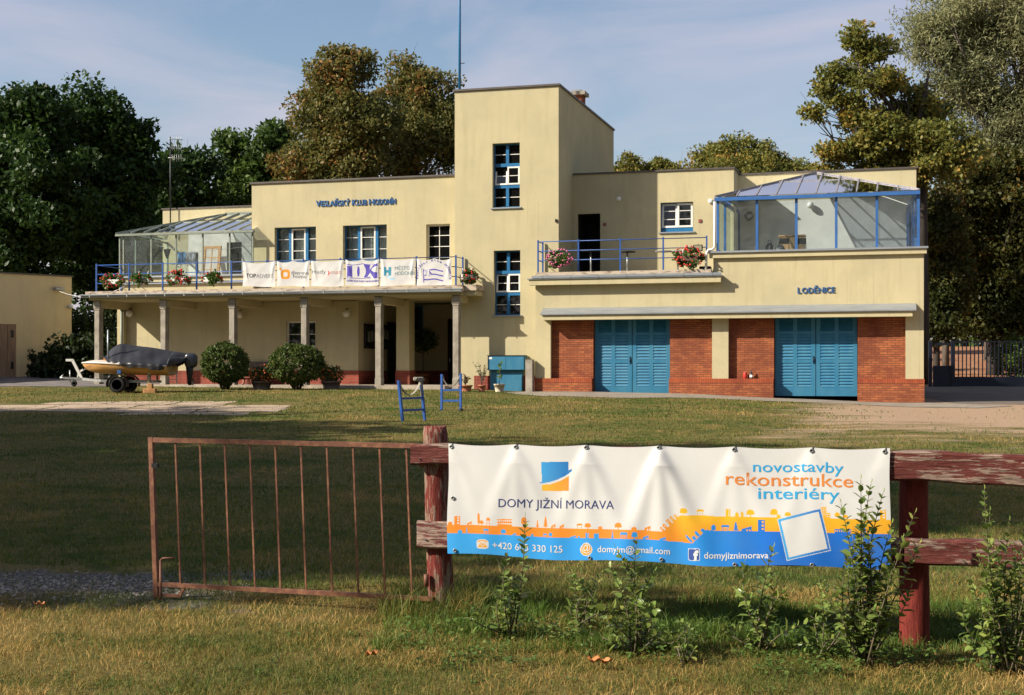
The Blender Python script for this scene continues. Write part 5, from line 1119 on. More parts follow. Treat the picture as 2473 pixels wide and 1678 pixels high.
# ================================================================ rail fence, printed banner and gate in front
m_postw = paintwood('red_post_paint', 'z', .50); m_postr = paintwood('red_post_paint_sound', 'z', .2, red=(.13, .016, .010)); m_railw = paintwood('red_rail_paint', 'x', .36, red=(.085, .018, .013), wood=(.24, .17, .13)); m_rail2 = paintwood('bleached_rail_paint', 'x', .72, red=(.11, .028, .024), wood=(.30, .21, .165))
PA = Vector((-.505, 9.43, 0)); PB = Vector((2.525, 8.58, 0)); fd = (PB-PA); FL = fd.length; fd.normalize(); FA = math.atan2(fd.y, fd.x)
fe = thing('rail_fence', 'weathered red wooden rail fence on round posts', 'fence', PA, FA)
def logpost(x, h, r, mat, lean, zb, seed):
    rng = random.Random(seed); mb = MB(); n, m_ = 22, 26; vs = []
    for j in range(m_+1):
        z = zb+(h-zb)*j/m_
        for k in range(n):
            a = 2*math.pi*k/n; rr_ = r*(1+.05*math.sin(a*2+seed)+.025*math.sin(a*5+z*3+seed)+.02*math.sin(z*7+a))*(1.06-.08*j/m_)*(1 if j < m_ else .9)
            vs.append((x+lean*(z-.5)+rr_*math.cos(a), rr_*math.sin(a), z-(.012 if j == m_ else 0)+(.006*math.sin(a*3) if j == m_ else 0)))
    mb.add(vs, [(j*n+k, j*n+(k+1) % n, (j+1)*n+(k+1) % n, (j+1)*n+k) for j in range(m_) for k in range(n)], True)
    c = len(mb.v)-n; mb.f.append(tuple(c+k for k in range(n))); mb.sm.append(False)
    return mb.build('post', mat, fe)
logpost(0, 1.30, .083, m_postw, -.036, -.3, 1); logpost(FL, 1.165, .085, m_postr, .0, -.35, 2); logpost(2*FL, 1.15, .085, m_postr, .01, -.4, 3)
def rail(x0, x1, zt0, zt1, h0, h1, d, mat, seed, y0):
    mb = MB(); n = int(max(3, (x1-x0)/.06)); vs = []
    for i in range(n+1):
        f = i/n; x = x0+(x1-x0)*f; zt = zt0+(zt1-zt0)*f+.006*math.sin(x*5+seed)+.004*math.sin(x*13+seed); h = (h0+(h1-h0)*f)*(1+.04*math.sin(x*3+seed)); b = .014
        for y, z in ((y0-d+b, zt-h), (y0-d, zt-h+b), (y0-d-.006*math.sin(x*7), zt-h*.5), (y0-d, zt-b), (y0-d+b, zt), (y0, zt+.004*math.sin(x*9+seed)), (y0, zt-h)): vs.append((x, y, z))
    k_ = 7; mb.add(vs, [(i*k_+k, i*k_+(k+1) % k_, (i+1)*k_+(k+1) % k_, (i+1)*k_+k) for i in range(n) for k in range(k_)]); mb.f += [tuple(range(k_)), tuple(n*k_+k for k in range(k_-1, -1, -1))]; mb.sm += [False, False]
    r_ = mb.build('rail', mat, fe, True); na = MB()
    for x in (x0+.07, x1-.3): na.lathe([(.006, 0), (.006, -.004)], (x, y0-d-.004, zt0-h0*.7), 8, 'y')
    na.build('nail', m_black, r_); return r_
rail(-.155, .9, 1.165, 1.165, .135, .14, .075, m_railw, 1, -.075); rail(.905, FL+.0, 1.165, 1.155, .14, .15, .07, m_railw, 2, -.075)
rail(FL-.28, 2*FL-.2, 1.175, 1.135, .175, .22, .10, m_railw, 4, -.085)
rail(-.115, .9, .655, .64, .195, .19, .06, m_rail2, 5, -.075); rail(.905, FL-.07, .63, .62, .18, .18, .06, m_rail2, 6, -.075); rail(FL-.06, 2*FL-.2, .645, .60, .16, .20, .10, m_railw, 7, -.085)
# ---- the big banner
A0 = Vector((-.428, 9.2)); A1 = Vector((2.33, 8.42)); BD = A1-A0; BL = BD.length; BZT0, BZT1, BH_ = 1.181, 1.195, .742
def bxy(x, y):                                            # a point measured on the photographed banner -> (share along, share down)
    k = (x-CX)/FPX; t = (k*A0.y-A0.x)/(BD.x-k*BD.y); Y = A0.y+BD.y*t; z = EYE-(y-YH)/FPX*Y
    return t, (BZT0+(BZT1-BZT0)*t-z)/BH_
EYES = [bxy(x, 1085)[0] for x in (1090, 1245, 1415, 1593, 1773, 1960, 2138)]
def bsurf(p, q, l=0.0):
    d = 0.0
    for k, e_ in enumerate(EYES):                         # folds fan out below each eyelet
        a = (p-e_)*BL; q_ = max(q, .02)
        am = (.006, .011, .013, .026, .010, .008, .004)[k]
        for s_, wv in ((-.32, .8), (0.03, 1.0), (.42, .9)): d += am*wv*math.exp(-((a-s_*q_*BH_)/(.03+.07*q_))**2)*min(1, q_*6)*(1-.45*q_)
    d += .010*math.sin(p*15+q*2.1)*q+.006*math.sin(p*31-q*5)+.010*math.sin(p*9.3+1+q)*q*q
    span = 0.0
    for a, b in zip(EYES, EYES[1:]):
        if a <= p <= b: f = (p-a)/(b-a); span = .012*math.sin(math.pi*f)
    z = BZT0+(BZT1-BZT0)*p-span*(1-q)**2-BH_*q+.010*math.sin(p*17+.5)*q**3-.012*math.sin(p*math.pi)*q
    x = p*BL+.004*math.sin(q*7)*(1-2*p)
    return (x, -d-l, z)
BZ = min(BZT0, BZT1)-BH_
bn = thing('advertising_banner', 'wide white, orange and blue printed vinyl banner on the rail fence', 'banner', (A0.x, A0.y, 0), math.atan2(BD.y, BD.x))
NXB, NYB = 860, 224
V = np.array([bsurf(i/NXB, j/NYB) for j in range(NYB+1) for i in range(NXB+1)]); I = np.arange((NXB+1)*(NYB+1)).reshape(NYB+1, NXB+1)
F = np.stack([I[:-1, :-1], I[1:, :-1], I[1:, 1:], I[:-1, 1:]], -1).reshape(-1, 4)
tt_ = (np.arange(NXB)+.5)/NXB; qq_ = (np.arange(NYB)+.5)/NYB; TT, QQ = np.meshgrid(tt_, qq_)
YY = A0.y+BD.y*TT; PX = CX+FPX*(A0.x+BD.x*TT)/YY; PY = YH+FPX*(EYE-(BZT0+(BZT1-BZT0)*TT-BH_*QQ))/YY
pr = Print(PX, PY, (.59, .585, .57))
ax_ = lambda x: 1080+x/5.257
ay_ = lambda y: 1060+y/5.257
bx_ = lambda x: 1480+x/5.086
by_ = lambda y: 1060+y/5.086
cx_ = lambda x: 1800+x/4.93
cy_ = lambda y: 1080+y/4.93
up_line = [(1060, ay_(1088)), (ax_(840), ay_(1100)), (ax_(2208), ay_(1136)), (bx_(630), by_(1118)), (bx_(830), by_(916)), (bx_(1100), by_(914)), (bx_(1300), by_(935)), (bx_(1882), by_(946)), (cx_(1040), cy_(840)), (2200, cy_(868))]
lo_line = [(1060, ay_(1193)), (ax_(1000), ay_(1218)), (ax_(2208), ay_(1252)), (bx_(650), by_(1230)), (bx_(985), by_(1250)), (bx_(1150), by_(1090)), (bx_(1280), by_(1108)), (bx_(1882), by_(1122)), (cx_(1050), cy_(1015)), (2200, cy_(1034))]
Wc = (.59, .585, .57)
def grad(c0, c1, x0, x1):
    f = np.clip((PX-x0)/(x1-x0), 0, 1)[..., None]; return np.array(c0)*(1-f)+np.array(c1)*f
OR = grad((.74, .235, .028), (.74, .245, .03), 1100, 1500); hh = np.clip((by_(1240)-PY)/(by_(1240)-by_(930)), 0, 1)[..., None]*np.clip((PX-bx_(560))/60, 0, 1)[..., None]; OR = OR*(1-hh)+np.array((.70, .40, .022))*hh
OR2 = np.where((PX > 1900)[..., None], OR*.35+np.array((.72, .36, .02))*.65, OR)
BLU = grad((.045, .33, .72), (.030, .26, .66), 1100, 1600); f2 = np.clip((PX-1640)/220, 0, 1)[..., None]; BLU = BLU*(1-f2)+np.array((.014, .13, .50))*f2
LC = [None]
def putc(m, arr): pr.c[m, :3] = arr[m]
class Sil:                                                # silhouettes drawn with the orange or the blue of the bands
    def __init__(s, arr): s.a = arr
    def poly(s, pts):
        m = np.zeros(PX.shape, bool); n = len(pts)
        for i in range(n):
            (xa, ya), (xb, yb) = pts[i], pts[(i+1) % n]
            if ya == yb: continue
            m ^= ((PY < ya) != (PY < yb)) & (PX < (xb-xa)*(PY-ya)/(yb-ya)+xa)
        putc(m, s.a)
    def rect(s, x, y, w, h): putc((PX >= x) & (PX <= x+w) & (PY >= y-h) & (PY <= y), s.a)
    def ell(s, cx, cy, rx, ry): putc(((PX-cx)/rx)**2+((PY-cy)/ry)**2 <= 1, s.a)
    def tree(s, x, y, w, h): s.rect(x-.8, y, 1.6, h*.5); s.ell(x, y-h*.66, w/2, h*.36); s.ell(x-w*.3, y-h*.5, w*.26, h*.2); s.ell(x+w*.3, y-h*.5, w*.26, h*.2)
    def fir(s, x, y, w, h, n=4):
        s.rect(x-.7, y, 1.4, h*.2)
        for k in range(n): b = y-h*(.1+.8*k/n); ww = w*(1-.75*k/n)/2; s.poly([(x-ww, b), (x+ww, b), (x, b-h*1.7/n*.75)])
    def cyp(s, x, y, w, h): s.ell(x, y-h*.55, w/2, h*.46); s.rect(x-.6, y, 1.2, h*.2)
    def house(s, x, y, w, h): s.rect(x+w*.1, y, w*.8, h*.6); s.poly([(x, y-h*.55), (x+w, y-h*.55), (x+w/2, y-h)])
    def barn(s, x, y, w, h): s.rect(x+w*.12, y, w*.07, h*.7); s.rect(x+w*.8, y, w*.07, h*.7); s.poly([(x, y-h*.65), (x+w, y-h*.65), (x+w*.86, y-h), (x+w*.14, y-h)]); s.rect(x+w*.3, y-h*.25, w*.12, h*.12); s.rect(x+w*.6, y-h*.25, w*.12, h*.12)
    def tower(s, x, y, w, h, bg):
        s.rect(x, y, w, h)
        for k in range(3): m = (PX >= x+w*.52) & (PX <= x+w*.82) & (PY >= y-h*(.9-.3*k)) & (PY <= y-h*(.9-.3*k)+h*.16); putc(m, bg)
    def slope(s, x, y, w, h, bg): s.poly([(x, y), (x, y-h*.5), (x+w, y-h), (x+w, y)]); putc((PX > x+w*.45) & (PX < x+w*.6) & (PY > y-h*.35) & (PY < y), bg); putc((PX > x+w*.75) & (PX < x+w*.88) & (PY > y-h*.35) & (PY < y), bg)
    def slab(s, x, y, w, h, bg, rows, cols):
        s.rect(x, y, w, h)
        for r_ in range(rows):
            for c_ in range(cols): putc((PX >= x+w*(c_+.22)/cols) & (PX <= x+w*(c_+.78)/cols) & (PY >= y-h+h*(r_+.22)/rows*.8+h*.06) & (PY <= y-h+h*(r_+.7)/rows*.8+h*.06), bg)
WA = np.broadcast_to(np.array(Wc), PX.shape+(3,))
so_ = Sil(OR2); sb_ = Sil(BLU); yl_ = lambda x: np.interp(x, *zip(*up_line))+.6
yb_ = lambda x: np.interp(x, *zip(*lo_line))+.6
for x in (1092,): so_.house(x-8, yl_(x), 13, 9)
so_.tower(ax_(107), yl_(ax_(107)), 13.5, 22, WA); so_.slope(ax_(262), yl_(ax_(262)), 11, 9.5, WA); so_.cyp(ax_(408), yl_(ax_(408)), 6.5, 31); so_.tree(ax_(446), yl_(ax_(446)), 9, 13); so_.barn(ax_(505), yl_(ax_(505)), 10, 20)
so_.slab(ax_(640), yl_(ax_(700)), 37, 17.5, WA, 2, 8); so_.tree(ax_(980), yl_(ax_(980)), 12, 24); so_.fir(ax_(1147), yl_(ax_(1147)), 8, 20); so_.fir(ax_(1250), yl_(ax_(1250)), 12.5, 29, 5)
for x in (1320, 1424): so_.slope(ax_(x), yl_(ax_(x)), 11, 11, WA)
so_.barn(ax_(1645), yl_(ax_(1645)), 15.5, 13); so_.tree(ax_(1790), yl_(ax_(1790)), 14.5, 14.5); so_.house(ax_(1915), yl_(ax_(1915)), 12, 8); so_.rect(ax_(1922), yl_(ax_(1922)), 10, 6)
so_.tree(bx_(73), yl_(bx_(73)), 16, 17); so_.house(bx_(228), yl_(bx_(228)), 15, 9); so_.rect(bx_(233), yl_(bx_(233)), 13, 6); so_.slope(bx_(390), yl_(bx_(390)), 15, 12, WA)
for k, (x, y, w_, h_) in enumerate(((625, 1105, 5, 9), (660, 1070, 7, 9), (710, 1020, 8, 13), (755, 985, 7, 13), (800, 955, 7, 11))):   # leaning houses up the slope
    cx0, cy0 = bx_(x), by_(y); d_ = (.72, -.69); n_ = (-.69, -.72); P_ = lambda a, b: (cx0+d_[0]*a+n_[0]*b, cy0+d_[1]*a+n_[1]*b)
    so_.poly([P_(-w_/2, -3), P_(w_/2, -3), P_(w_/2, h_), P_(0, h_+(3 if k < 2 else 0)), P_(-w_/2, h_)])
    Sil(WA).poly([P_(-1.0, h_*.35), P_(1.0, h_*.35), P_(1.0, h_*.75), P_(-1.0, h_*.75)])
so_.tree(bx_(873), yl_(bx_(873)), 17, 18); so_.barn(bx_(1025), yl_(bx_(1025)), 19, 14.5); so_.tower(bx_(1383), yl_(bx_(1383)), 11.5, 18, WA); so_.house(bx_(1497), yl_(bx_(1497)), 11, 12); so_.house(bx_(1565), yl_(bx_(1565)), 8, 14.5); so_.tree(bx_(1688), yl_(bx_(1688)), 18, 18)
so_.tree(cx_(340), yl_(cx_(340)), 17, 21); so_.house(cx_(365), yl_(cx_(365)), 12, 8); so_.tree(cx_(503), yl_(cx_(503)), 14, 13.5); so_.house(cx_(705), yl_(cx_(705)), 10, 17); so_.slab(cx_(903), yl_(cx_(903)), 13, 28, WA, 5, 3); so_.slab(cx_(960), yl_(cx_(960)), 10, 13, WA, 2, 2); so_.tree(cx_(1090), yl_(cx_(1090)), 12, 16); so_.tree(cx_(1185), yl_(cx_(1185)), 13, 11); so_.tower(cx_(1595), yl_(cx_(1595)), 15, 24, WA)
pr_below = lambda line, arr: putc(PY >= np.interp(PX, *zip(*line)), arr)
pr_below(up_line, OR2)
sb_.house(ax_(145), yb_(ax_(145)), 11, 10); sb_.rect(ax_(148), yb_(ax_(148)), 10, 6.5); sb_.fir(ax_(258), yb_(ax_(258)), 6, 16); sb_.barn(ax_(463), yb_(ax_(463)), 14.5, 13); sb_.tree(ax_(718), yb_(ax_(718)), 12, 14); sb_.slope(ax_(835), yb_(ax_(835)), 9, 7.5, OR2); sb_.house(ax_(1060), yb_(ax_(1060)), 7.5, 7.5); sb_.barn(ax_(1215), yb_(ax_(1215)), 10, 9); sb_.tree(ax_(1312), yb_(ax_(1312)), 8, 12)
sb_.slope(ax_(1560), yb_(ax_(1560)), 14, 6, OR2); sb_.house(ax_(1655), yb_(ax_(1655)), 6, 6); sb_.tower(ax_(1760), yb_(ax_(1760)), 8, 13, OR2); sb_.rect(ax_(1865), yb_(ax_(1865)), 13, 12); sb_.fir(ax_(2105), yb_(ax_(2105)), 7, 20)
sb_.barn(bx_(92), yb_(bx_(92)), 20, 16); sb_.tree(bx_(272), yb_(bx_(272)), 13, 18); sb_.slope(bx_(375), yb_(bx_(375)), 13, 11, OR2); sb_.slope(bx_(580), yb_(bx_(580)), 15, 9, OR2)
for k, (x, y, w_, h_) in enumerate(((965, 1225, 5, 21), (1010, 1195, 8, 8), (1055, 1150, 7, 13), (1125, 1115, 8, 11))):
    cx0, cy0 = bx_(x), by_(y); d_ = (.72, -.69); n_ = (-.69, -.72); P_ = lambda a, b: (cx0+d_[0]*a+n_[0]*b, cy0+d_[1]*a+n_[1]*b)
    sb_.poly([P_(-w_/2, -3), P_(w_/2, -3), P_(w_/2, h_*.7), P_(0, h_), P_(-w_/2, h_*.7)])
sb_.house(bx_(1200), yb_(bx_(1200)), 14, 15); sb_.barn(bx_(1325), yb_(bx_(1325)), 21, 15); sb_.fir(bx_(1507), yb_(bx_(1507)), 15, 23, 4); sb_.slope(bx_(1580), yb_(bx_(1580)), 24, 12, OR2); sb_.tower(cx_(145), yb_(cx_(145)), 17.5, 28, OR2); sb_.slab(cx_(1055), yb_(cx_(1060)), 40, 10.5, OR2, 1, 8); sb_.fir(cx_(1410), yb_(cx_(1410)), 12, 22)
pr_below(lo_line, BLU)
# company mark: blue over orange square cut by a white swoosh
def swoosh(x, o=0): return np.interp(x, [ax_(1160), ax_(1200), ax_(1280), ax_(1380), ax_(1480), ax_(1545), ax_(1585)], [ay_(v_)+o for v_ in (545, 546, 535, 505, 462, 425, 395)])
inb = (PX >= ax_(1188)) & (PX <= ax_(1545)) & (PY >= ay_(272)) & (PY <= ay_(645)); lx = ax_(1188)+(PY-ay_(272))*.032
putc(inb & (PY < swoosh(PX)) & (PX >= lx) & (PX <= ax_(1538)+(PY-ay_(272))*.03), grad((.05, .30, .62), (.02, .15, .42), ax_(1188), ax_(1545)))
pr.poly([(ax_(1538), ay_(385)), (ax_(1580), ay_(362)), (ax_(1582), ay_(395)), (ax_(1480), ay_(462)), (ax_(1450), ay_(430))], (.02, .15, .42)); pr.poly([(ax_(1162), ay_(536)), (ax_(1215), ay_(534)), (ax_(1230), ay_(546)), (ax_(1162), ay_(549))], (.05, .27, .58))
putc(inb & (PY > swoosh(PX, 3.6)) & (PX >= lx) & (PX <= ax_(1538)+(PY-ay_(272))*.03), grad((.70, .42, .03), (.72, .22, .03), ax_(1200), ax_(1545)))
pr.poly([(ax_(1150), ay_(553)), (ax_(1300), ay_(546)), (ax_(1440), ay_(496)), (ax_(1545), ay_(436)), (ax_(1545), ay_(452)), (ax_(1440), ay_(512)), (ax_(1300), ay_(562)), (ax_(1150), ay_(567))], Wc)
# telephone, at-sign and f badges
oc = (.72, .33, .04)
pr.rr(ax_(450), ay_(1340), 14.5, 12, Wc, 3); pr.poly([(ax_(376), ay_(1318)), (ax_(385), ay_(1290)), (ax_(450), ay_(1276)), (ax_(515), ay_(1290)), (ax_(524), ay_(1318)), (ax_(500), ay_(1335)), (ax_(525), ay_(1392)), (ax_(376), ay_(1392)), (ax_(400), ay_(1335))], Wc)
putc(((PX-ax_(450))/14.6)**2+((PY-ay_(1340))/13)**2 > 1e9, BLU)
pr.poly([(ax_(384), ay_(1314)), (ax_(398), ay_(1294)), (ax_(450), ay_(1284)), (ax_(502), ay_(1294)), (ax_(516), ay_(1314)), (ax_(495), ay_(1316)), (ax_(470), ay_(1302)), (ax_(430), ay_(1302)), (ax_(405), ay_(1316))], oc); pr.poly([(ax_(428), ay_(1320)), (ax_(472), ay_(1320)), (ax_(512), ay_(1384)), (ax_(388), ay_(1384))], oc); pr.ell(ax_(450), ay_(1346), 4.4, 4.4, Wc); pr.ell(ax_(450), ay_(1346), 3, 3, oc)
pr.ell(ax_(1765), ay_(1384), 15.2, 14.8, Wc); pr.ell(ax_(1765), ay_(1384), 13.7, 13.3, oc)
fx = bx_(1003); fy = by_(1384); pr.rr(fx, fy, 14.6, 14.4, Wc, 9); pr.rr(fx, fy, 13.2, 13, (.045, .085, .30), 9)
# plain card where a code was printed
cqx, cqy = cx_(697), cy_(1035); ca, sa_ = math.cos(R(-13.5)), math.sin(R(-13.5)); dx_, dy_ = (PX-cqx)*ca+(PY-cqy)*sa_, -(PX-cqx)*sa_+(PY-cqy)*ca
for hw_, hh_, cc in ((54, 53, Wc), (52.5, 51.5, None), (47, 46, Wc)):
    m = (np.abs(dx_) <= hw_) & (np.abs(dy_) <= hh_)
    if cc is None: putc(m, grad((.06, .34, .66), (.03, .16, .48), cqx-52, cqx+30))
    else: pr.put(m, cc)
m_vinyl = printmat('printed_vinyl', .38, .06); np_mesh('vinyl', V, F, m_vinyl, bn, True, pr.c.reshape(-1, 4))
def bfn(x, y, l): t, q = bxy(x, y); return bsurf(t, q, .0016)
ink = lambda n_, c: bpy.data.materials.get(n_) or M(n_, c, .4, var=.03)
NAVY, SKY, ORI, WHI = ink('navy_ink', (.030, .045, .16)), ink('sky_blue_ink', (.03, .32, .60)), ink('orange_ink', (.62, .20, .04)), ink('pale_ink', (.60, .60, .59))
for body, x0, x1, y0, y1, cap, mat, bold in (('DOMY JIŽNÍ MORAVA', ax_(662), ax_(2120), ay_(855), ay_(874), 20, NAVY, -.004), ('novostavby', cx_(95), cx_(1175), cy_(274), cy_(291), 25, SKY, .006), ('rekonstrukce', bx_(1392), cx_(1290), by_(548), cy_(463), 30, ORI, .006), ('interiéry', cx_(155), cx_(1125), cy_(596), cy_(616), 27, SKY, .006),
        ('+420 603 330 125', ax_(575), ax_(1462), ay_(1390), ay_(1412), 15.5, WHI, .006), ('domyjm@gmail.com', ax_(1912), bx_(705), ay_(1420), by_(1396), 15, WHI, .008), ('domyjiznimorava', bx_(1127), cx_(277), by_(1424), cy_(1310), 14.5, WHI, .01), ('@', ax_(1705), ax_(1826), ay_(1400), ay_(1402), 19, WHI, .0), ('f', fx-2, fx+11, fy+12.6, fy+12.6, 21, WHI, .05)):
    mb = MB(); text_px(mb, body, x0, x1, y0, y1, cap, bfn, bold=bold); mb.build('lettering', mat, bn)
for x, y in ((1090, 1078), (1245, 1079), (1415, 1080), (1591, 1080), (1773, 1085), (1960, 1088), (2136, 1090), (1095, 1202), (1101, 1330), (1424, 1343), (1598, 1347), (1775, 1356), (1962, 1364)):
    p_, q_ = bxy(x, y); c_ = bsurf(p_, q_, .004); ey = MB().lathe([(.0125, -.0), (.013, -.004), (.0085, -.005), (.0065, .001)], c_, 14, 'y').build('eyelet', m_steel, bn); MB().lathe([(.0066, -.0045), (.006, -.0035)], c_, 10, 'y').build('hole', m_dark, ey)
    if y < 1100: MB().tube([(c_[0], c_[1]-.006, c_[2]), (c_[0]+.012, c_[1]+.004, c_[2]+.022), (c_[0]+.015, c_[1]+.05, c_[2]+.02)], .003, 5).build('tie', m_black, ey)
# ---- the rusty gate
m_rust = M('rusty_brown_paint', (.135, .050, .027), .6, var=.2, scale=14, bump=.2, bscale=90, col2=(.22, .095, .045), lo=.45, hi=.6)
G0 = Vector((-2.60, 9.92, 0)); G1 = Vector((-.62, 9.36, 0)); gd = G1-G0; GLn = gd.length
gt = thing('field_gate', 'rusty brown tubular field gate with thin upright bars', 'gate', G0, math.atan2(gd.y, gd.x)); LEAN = -.04
gzt, gzb = (1.169, 1.156), (.123, .112)
def gp(x, f): z = (gzt[0]+(gzt[1]-gzt[0])*x/GLn)*f+(gzb[0]+(gzb[1]-gzb[0])*x/GLn)*(1-f); return (x+LEAN*(z-.6), 0, z)
fr_ = MB().bar(gp(0, 1), gp(GLn+.03, 1), .03, .033).bar(gp(0, 0), gp(GLn+.06, 0), .03, .03).bar((gp(0, 1)[0], .001, gp(0, 1)[2]+.02), (gp(0, 0)[0]+.004, .001, .0), .034, .036).build('frame', m_rust, gt)
for k in range(10): x = GLn*(k+1)/10.45; MB().bar(gp(x, .985), gp(x, .012), .012, .012).build('bar', m_rust, gt)
MB().bar((.02, 0, .045), (.215, 0, .045), .022).bar((.205, 0, .038), (.25, 0, .115), .022).build('foot_loop', m_rust, gt)
MB().tube([(.062, -.012, .30), (.062, -.012, -.12)], .009, 8).tube([(.062, -.012, .30), (.085, -.015, .315), (.18, -.02, .322)], .008, 6).build('drop_bolt', m_rust, gt)
MB().box(.0, .045, -.035, -.0, .97, 1.0).build('catch', m_black, gt)
for zf in (.9, .12): MB().tube([(gp(GLn, zf)[0]+.02, 0, gp(GLn, zf)[2]-.04), (gp(GLn, zf)[0]+.02, 0, gp(GLn, zf)[2]+.04)], .018, 8).build('hinge', m_rust, gt)
# ================================================================ trees
def crown(rng, blobs, n_leaf, size, clump=1.0, aspect=.5, flat=.65, inner=.45, droop=0.0):
    vol = np.array([(b[3]*b[4]*b[5])**(2/3) for b in blobs]); vol = vol/vol.sum(); P = []
    for b, f in zip(blobs, vol):
        n = max(20, int(n_leaf*f)); rr_ = (b[3]*b[4]*b[5])**(1/3); nc = max(8, int(14*(rr_/clump)**2))
        C = in_ball(rng, nc, inner); C *= 1+.22*rng.normal(size=(nc, 1))*.6; C = C*np.array(b[3:6])+np.array(b[:3])
        k = rng.randint(0, nc, n); cs = clump*rng.uniform(.55, 1.15, nc)[k][:, None]; q = in_ball(rng, n, .25)*np.array([1, 1, flat])
        p = C[k]+q*cs; p[:, 2] -= droop*rng.uniform(0, 1, n)**2*cs[:, 0]; P.append(p)
    P = np.concatenate(P); V, F = leaf_cards(rng, P, size, aspect, -.25 if droop else -.1)
    return V, F
def limbs(mb, base, blobs, r0, rng, n_l, lean=(0, 0), fork=.35):
    top = max(b[2] for b in blobs); zc = min(b[2]-b[5]*.6 for b in blobs); zc = max(zc, 1.5)
    tr = [(0, 0, -.3), (lean[0]*.3, lean[1]*.3, zc*.5), (lean[0], lean[1], zc), (lean[0]*1.3, lean[1]*1.3, zc+(top-zc)*.5), (lean[0]*1.4+rng.normal()*.4, lean[1]*1.4, zc+(top-zc)*.8)]
    mb.tube(tr, [r0*1.25, r0, r0*.8, r0*.45, r0*.12], 9)
    for k in range(n_l):
        b = blobs[rng.randint(len(blobs))]; e = in_ball(rng, 1, .7)[0]*np.array(b[3:6])*.95+np.array(b[:3]); f = rng.uniform(.0, .75)
        s = Vector((lean[0]*(1+.3*f), lean[1]*(1+.3*f), zc*(1-.25*(1-f))+(top-zc)*.5*f)); E_ = Vector(e); E_.z = max(E_.z, s.z*.8); m1 = s.lerp(E_, .4)+Vector((0, 0, (E_-s).length*.08)); m2 = s.lerp(E_, .75)+Vector(rng.normal(size=3)*.3)
        r = r0*(.38-.2*f); mb.tube([s, m1, m2, E_], [r, r*.6, r*.3, r*.08], 6)
        for _ in range(2):
            w = E_+Vector(rng.normal(size=3)*.55); mb.tube([m2, m2.lerp(w, .6)+Vector(rng.normal(size=3)*.12), w], [r*.28, r*.15, r*.04], 5)
m_bark = M('bark', (.055, .042, .032), .9, var=.25, scale=3, bump=.5, bscale=14, stretch=(3, 3, .6))
m_barkgrey = M('grey_bark', (.14, .115, .09), .9, var=.25, scale=3, bump=.5, bscale=14, stretch=(3, 3, .6))
def tree_px(name, label, bx, Y, blobs, n, size, mat, seed, r0=.28, clump=1.1, nl=16, group=None, bark=None, asp=.55, droop=0, inner=.45, lean=(0, 0), flat=.65):
    X = (bx-CX)/FPX*Y; gzz = float(gz(X, Y)); rng = RS(seed); t = thing(name, label, 'tree', (X, Y, gzz), 0, group); B = []
    for k, (cx_0, cy_0, rx, ry) in enumerate(blobs): B.append(((cx_0-bx)/FPX*Y, rng.uniform(-.5, .5)*rx/FPX*Y, EYE+(YH-cy_0)/FPX*Y-gzz, rx/FPX*Y, .85*(rx+ry)/2/FPX*Y, ry/FPX*Y))
    mb = MB(); limbs(mb, None, B, r0, rng, nl, lean); mb.build('trunk', bark or m_bark, t)
    V, F = crown(rng, B, n, size, clump, asp, flat, inner, droop); np_mesh('crown', V, F, mat, t); return t
lf_dark = leafmat('dark_green_leaf', [(.1, (.018, .036, .008)), (.55, (.030, .062, .012)), (.95, (.055, .095, .016))], .3, .3)
lf_mid = leafmat('green_leaf', [(.1, (.03, .058, .013)), (.5, (.06, .10, .018)), (.95, (.09, .135, .025))], .3, .3)
lf_aut = leafmat('turning_leaf', [(.05, (.07, .082, .022)), (.50, (.125, .128, .034)), (.70, (.185, .145, .036)), (.86, (.26, .13, .034)), (1, (.32, .11, .03))], .30, .4)
lf_och = leafmat('ochre_green_leaf', [(.05, (.08, .10, .026)), (.5, (.165, .175, .04)), (.78, (.26, .205, .042)), (.93, (.40, .23, .04)), (1, (.46, .19, .036))], .35, .42)
lf_lane = leafmat('lane_leaf', [(.05, (.030, .040, .010)), (.5, (.062, .070, .016)), (.8, (.11, .085, .018)), (1, (.26, .11, .02))], .35, .35, drift=2.0)
lf_wil = leafmat('willow_leaf', [(.1, (.13, .15, .07)), (.55, (.23, .235, .11)), (1, (.32, .30, .15))], .3, .42)
lf_hedge = leafmat('hedge_leaf', [(.1, (.012, .022, .006)), (.6, (.025, .042, .010)), (1, (.045, .07, .018))], 1.2, .2)
lf_bush = leafmat('box_leaf', [(.1, (.035, .06, .014)), (.5, (.075, .11, .024)), (.88, (.13, .155, .04)), (1, (.19, .15, .05))], 2.5, .25, rough=.45)
gl2 = 'dark trees behind the shed'
tree_px('broadleaf_tree', 'tall dark green tree at the left edge behind the shed', 40, 68, [(70, 300, 95, 90), (20, 380, 110, 130), (100, 480, 120, 150), (10, 620, 120, 150)], 46000, .29, lf_dark, 1, .4, 1.15, 18, gl2)
tree_px('broadleaf_tree', 'tall dark tree with rounded crown between the shed and the clubhouse', 270, 72, [(270, 300, 80, 82), (190, 330, 90, 90), (300, 430, 95, 120), (220, 560, 130, 150), (320, 640, 90, 130)], 48000, .29, lf_dark, 2, .4, 1.15, 18, gl2)
tree_px('broadleaf_tree', 'lower dark tree behind the roof aerial', 430, 82, [(405, 410, 42, 50), (460, 400, 45, 48), (430, 500, 95, 100), (440, 620, 100, 100)], 22000, .36, lf_dark, 3, .35, 1.1, 12, gl2)
tree_px('broadleaf_tree', 'dark green tree rising behind the left end of the clubhouse roof', 590, 86, [(560, 385, 55, 55), (655, 375, 60, 65), (600, 450, 100, 80), (600, 560, 110, 100)], 24000, .36, lf_mid, 4, .35, 1.1, 12, gl2)
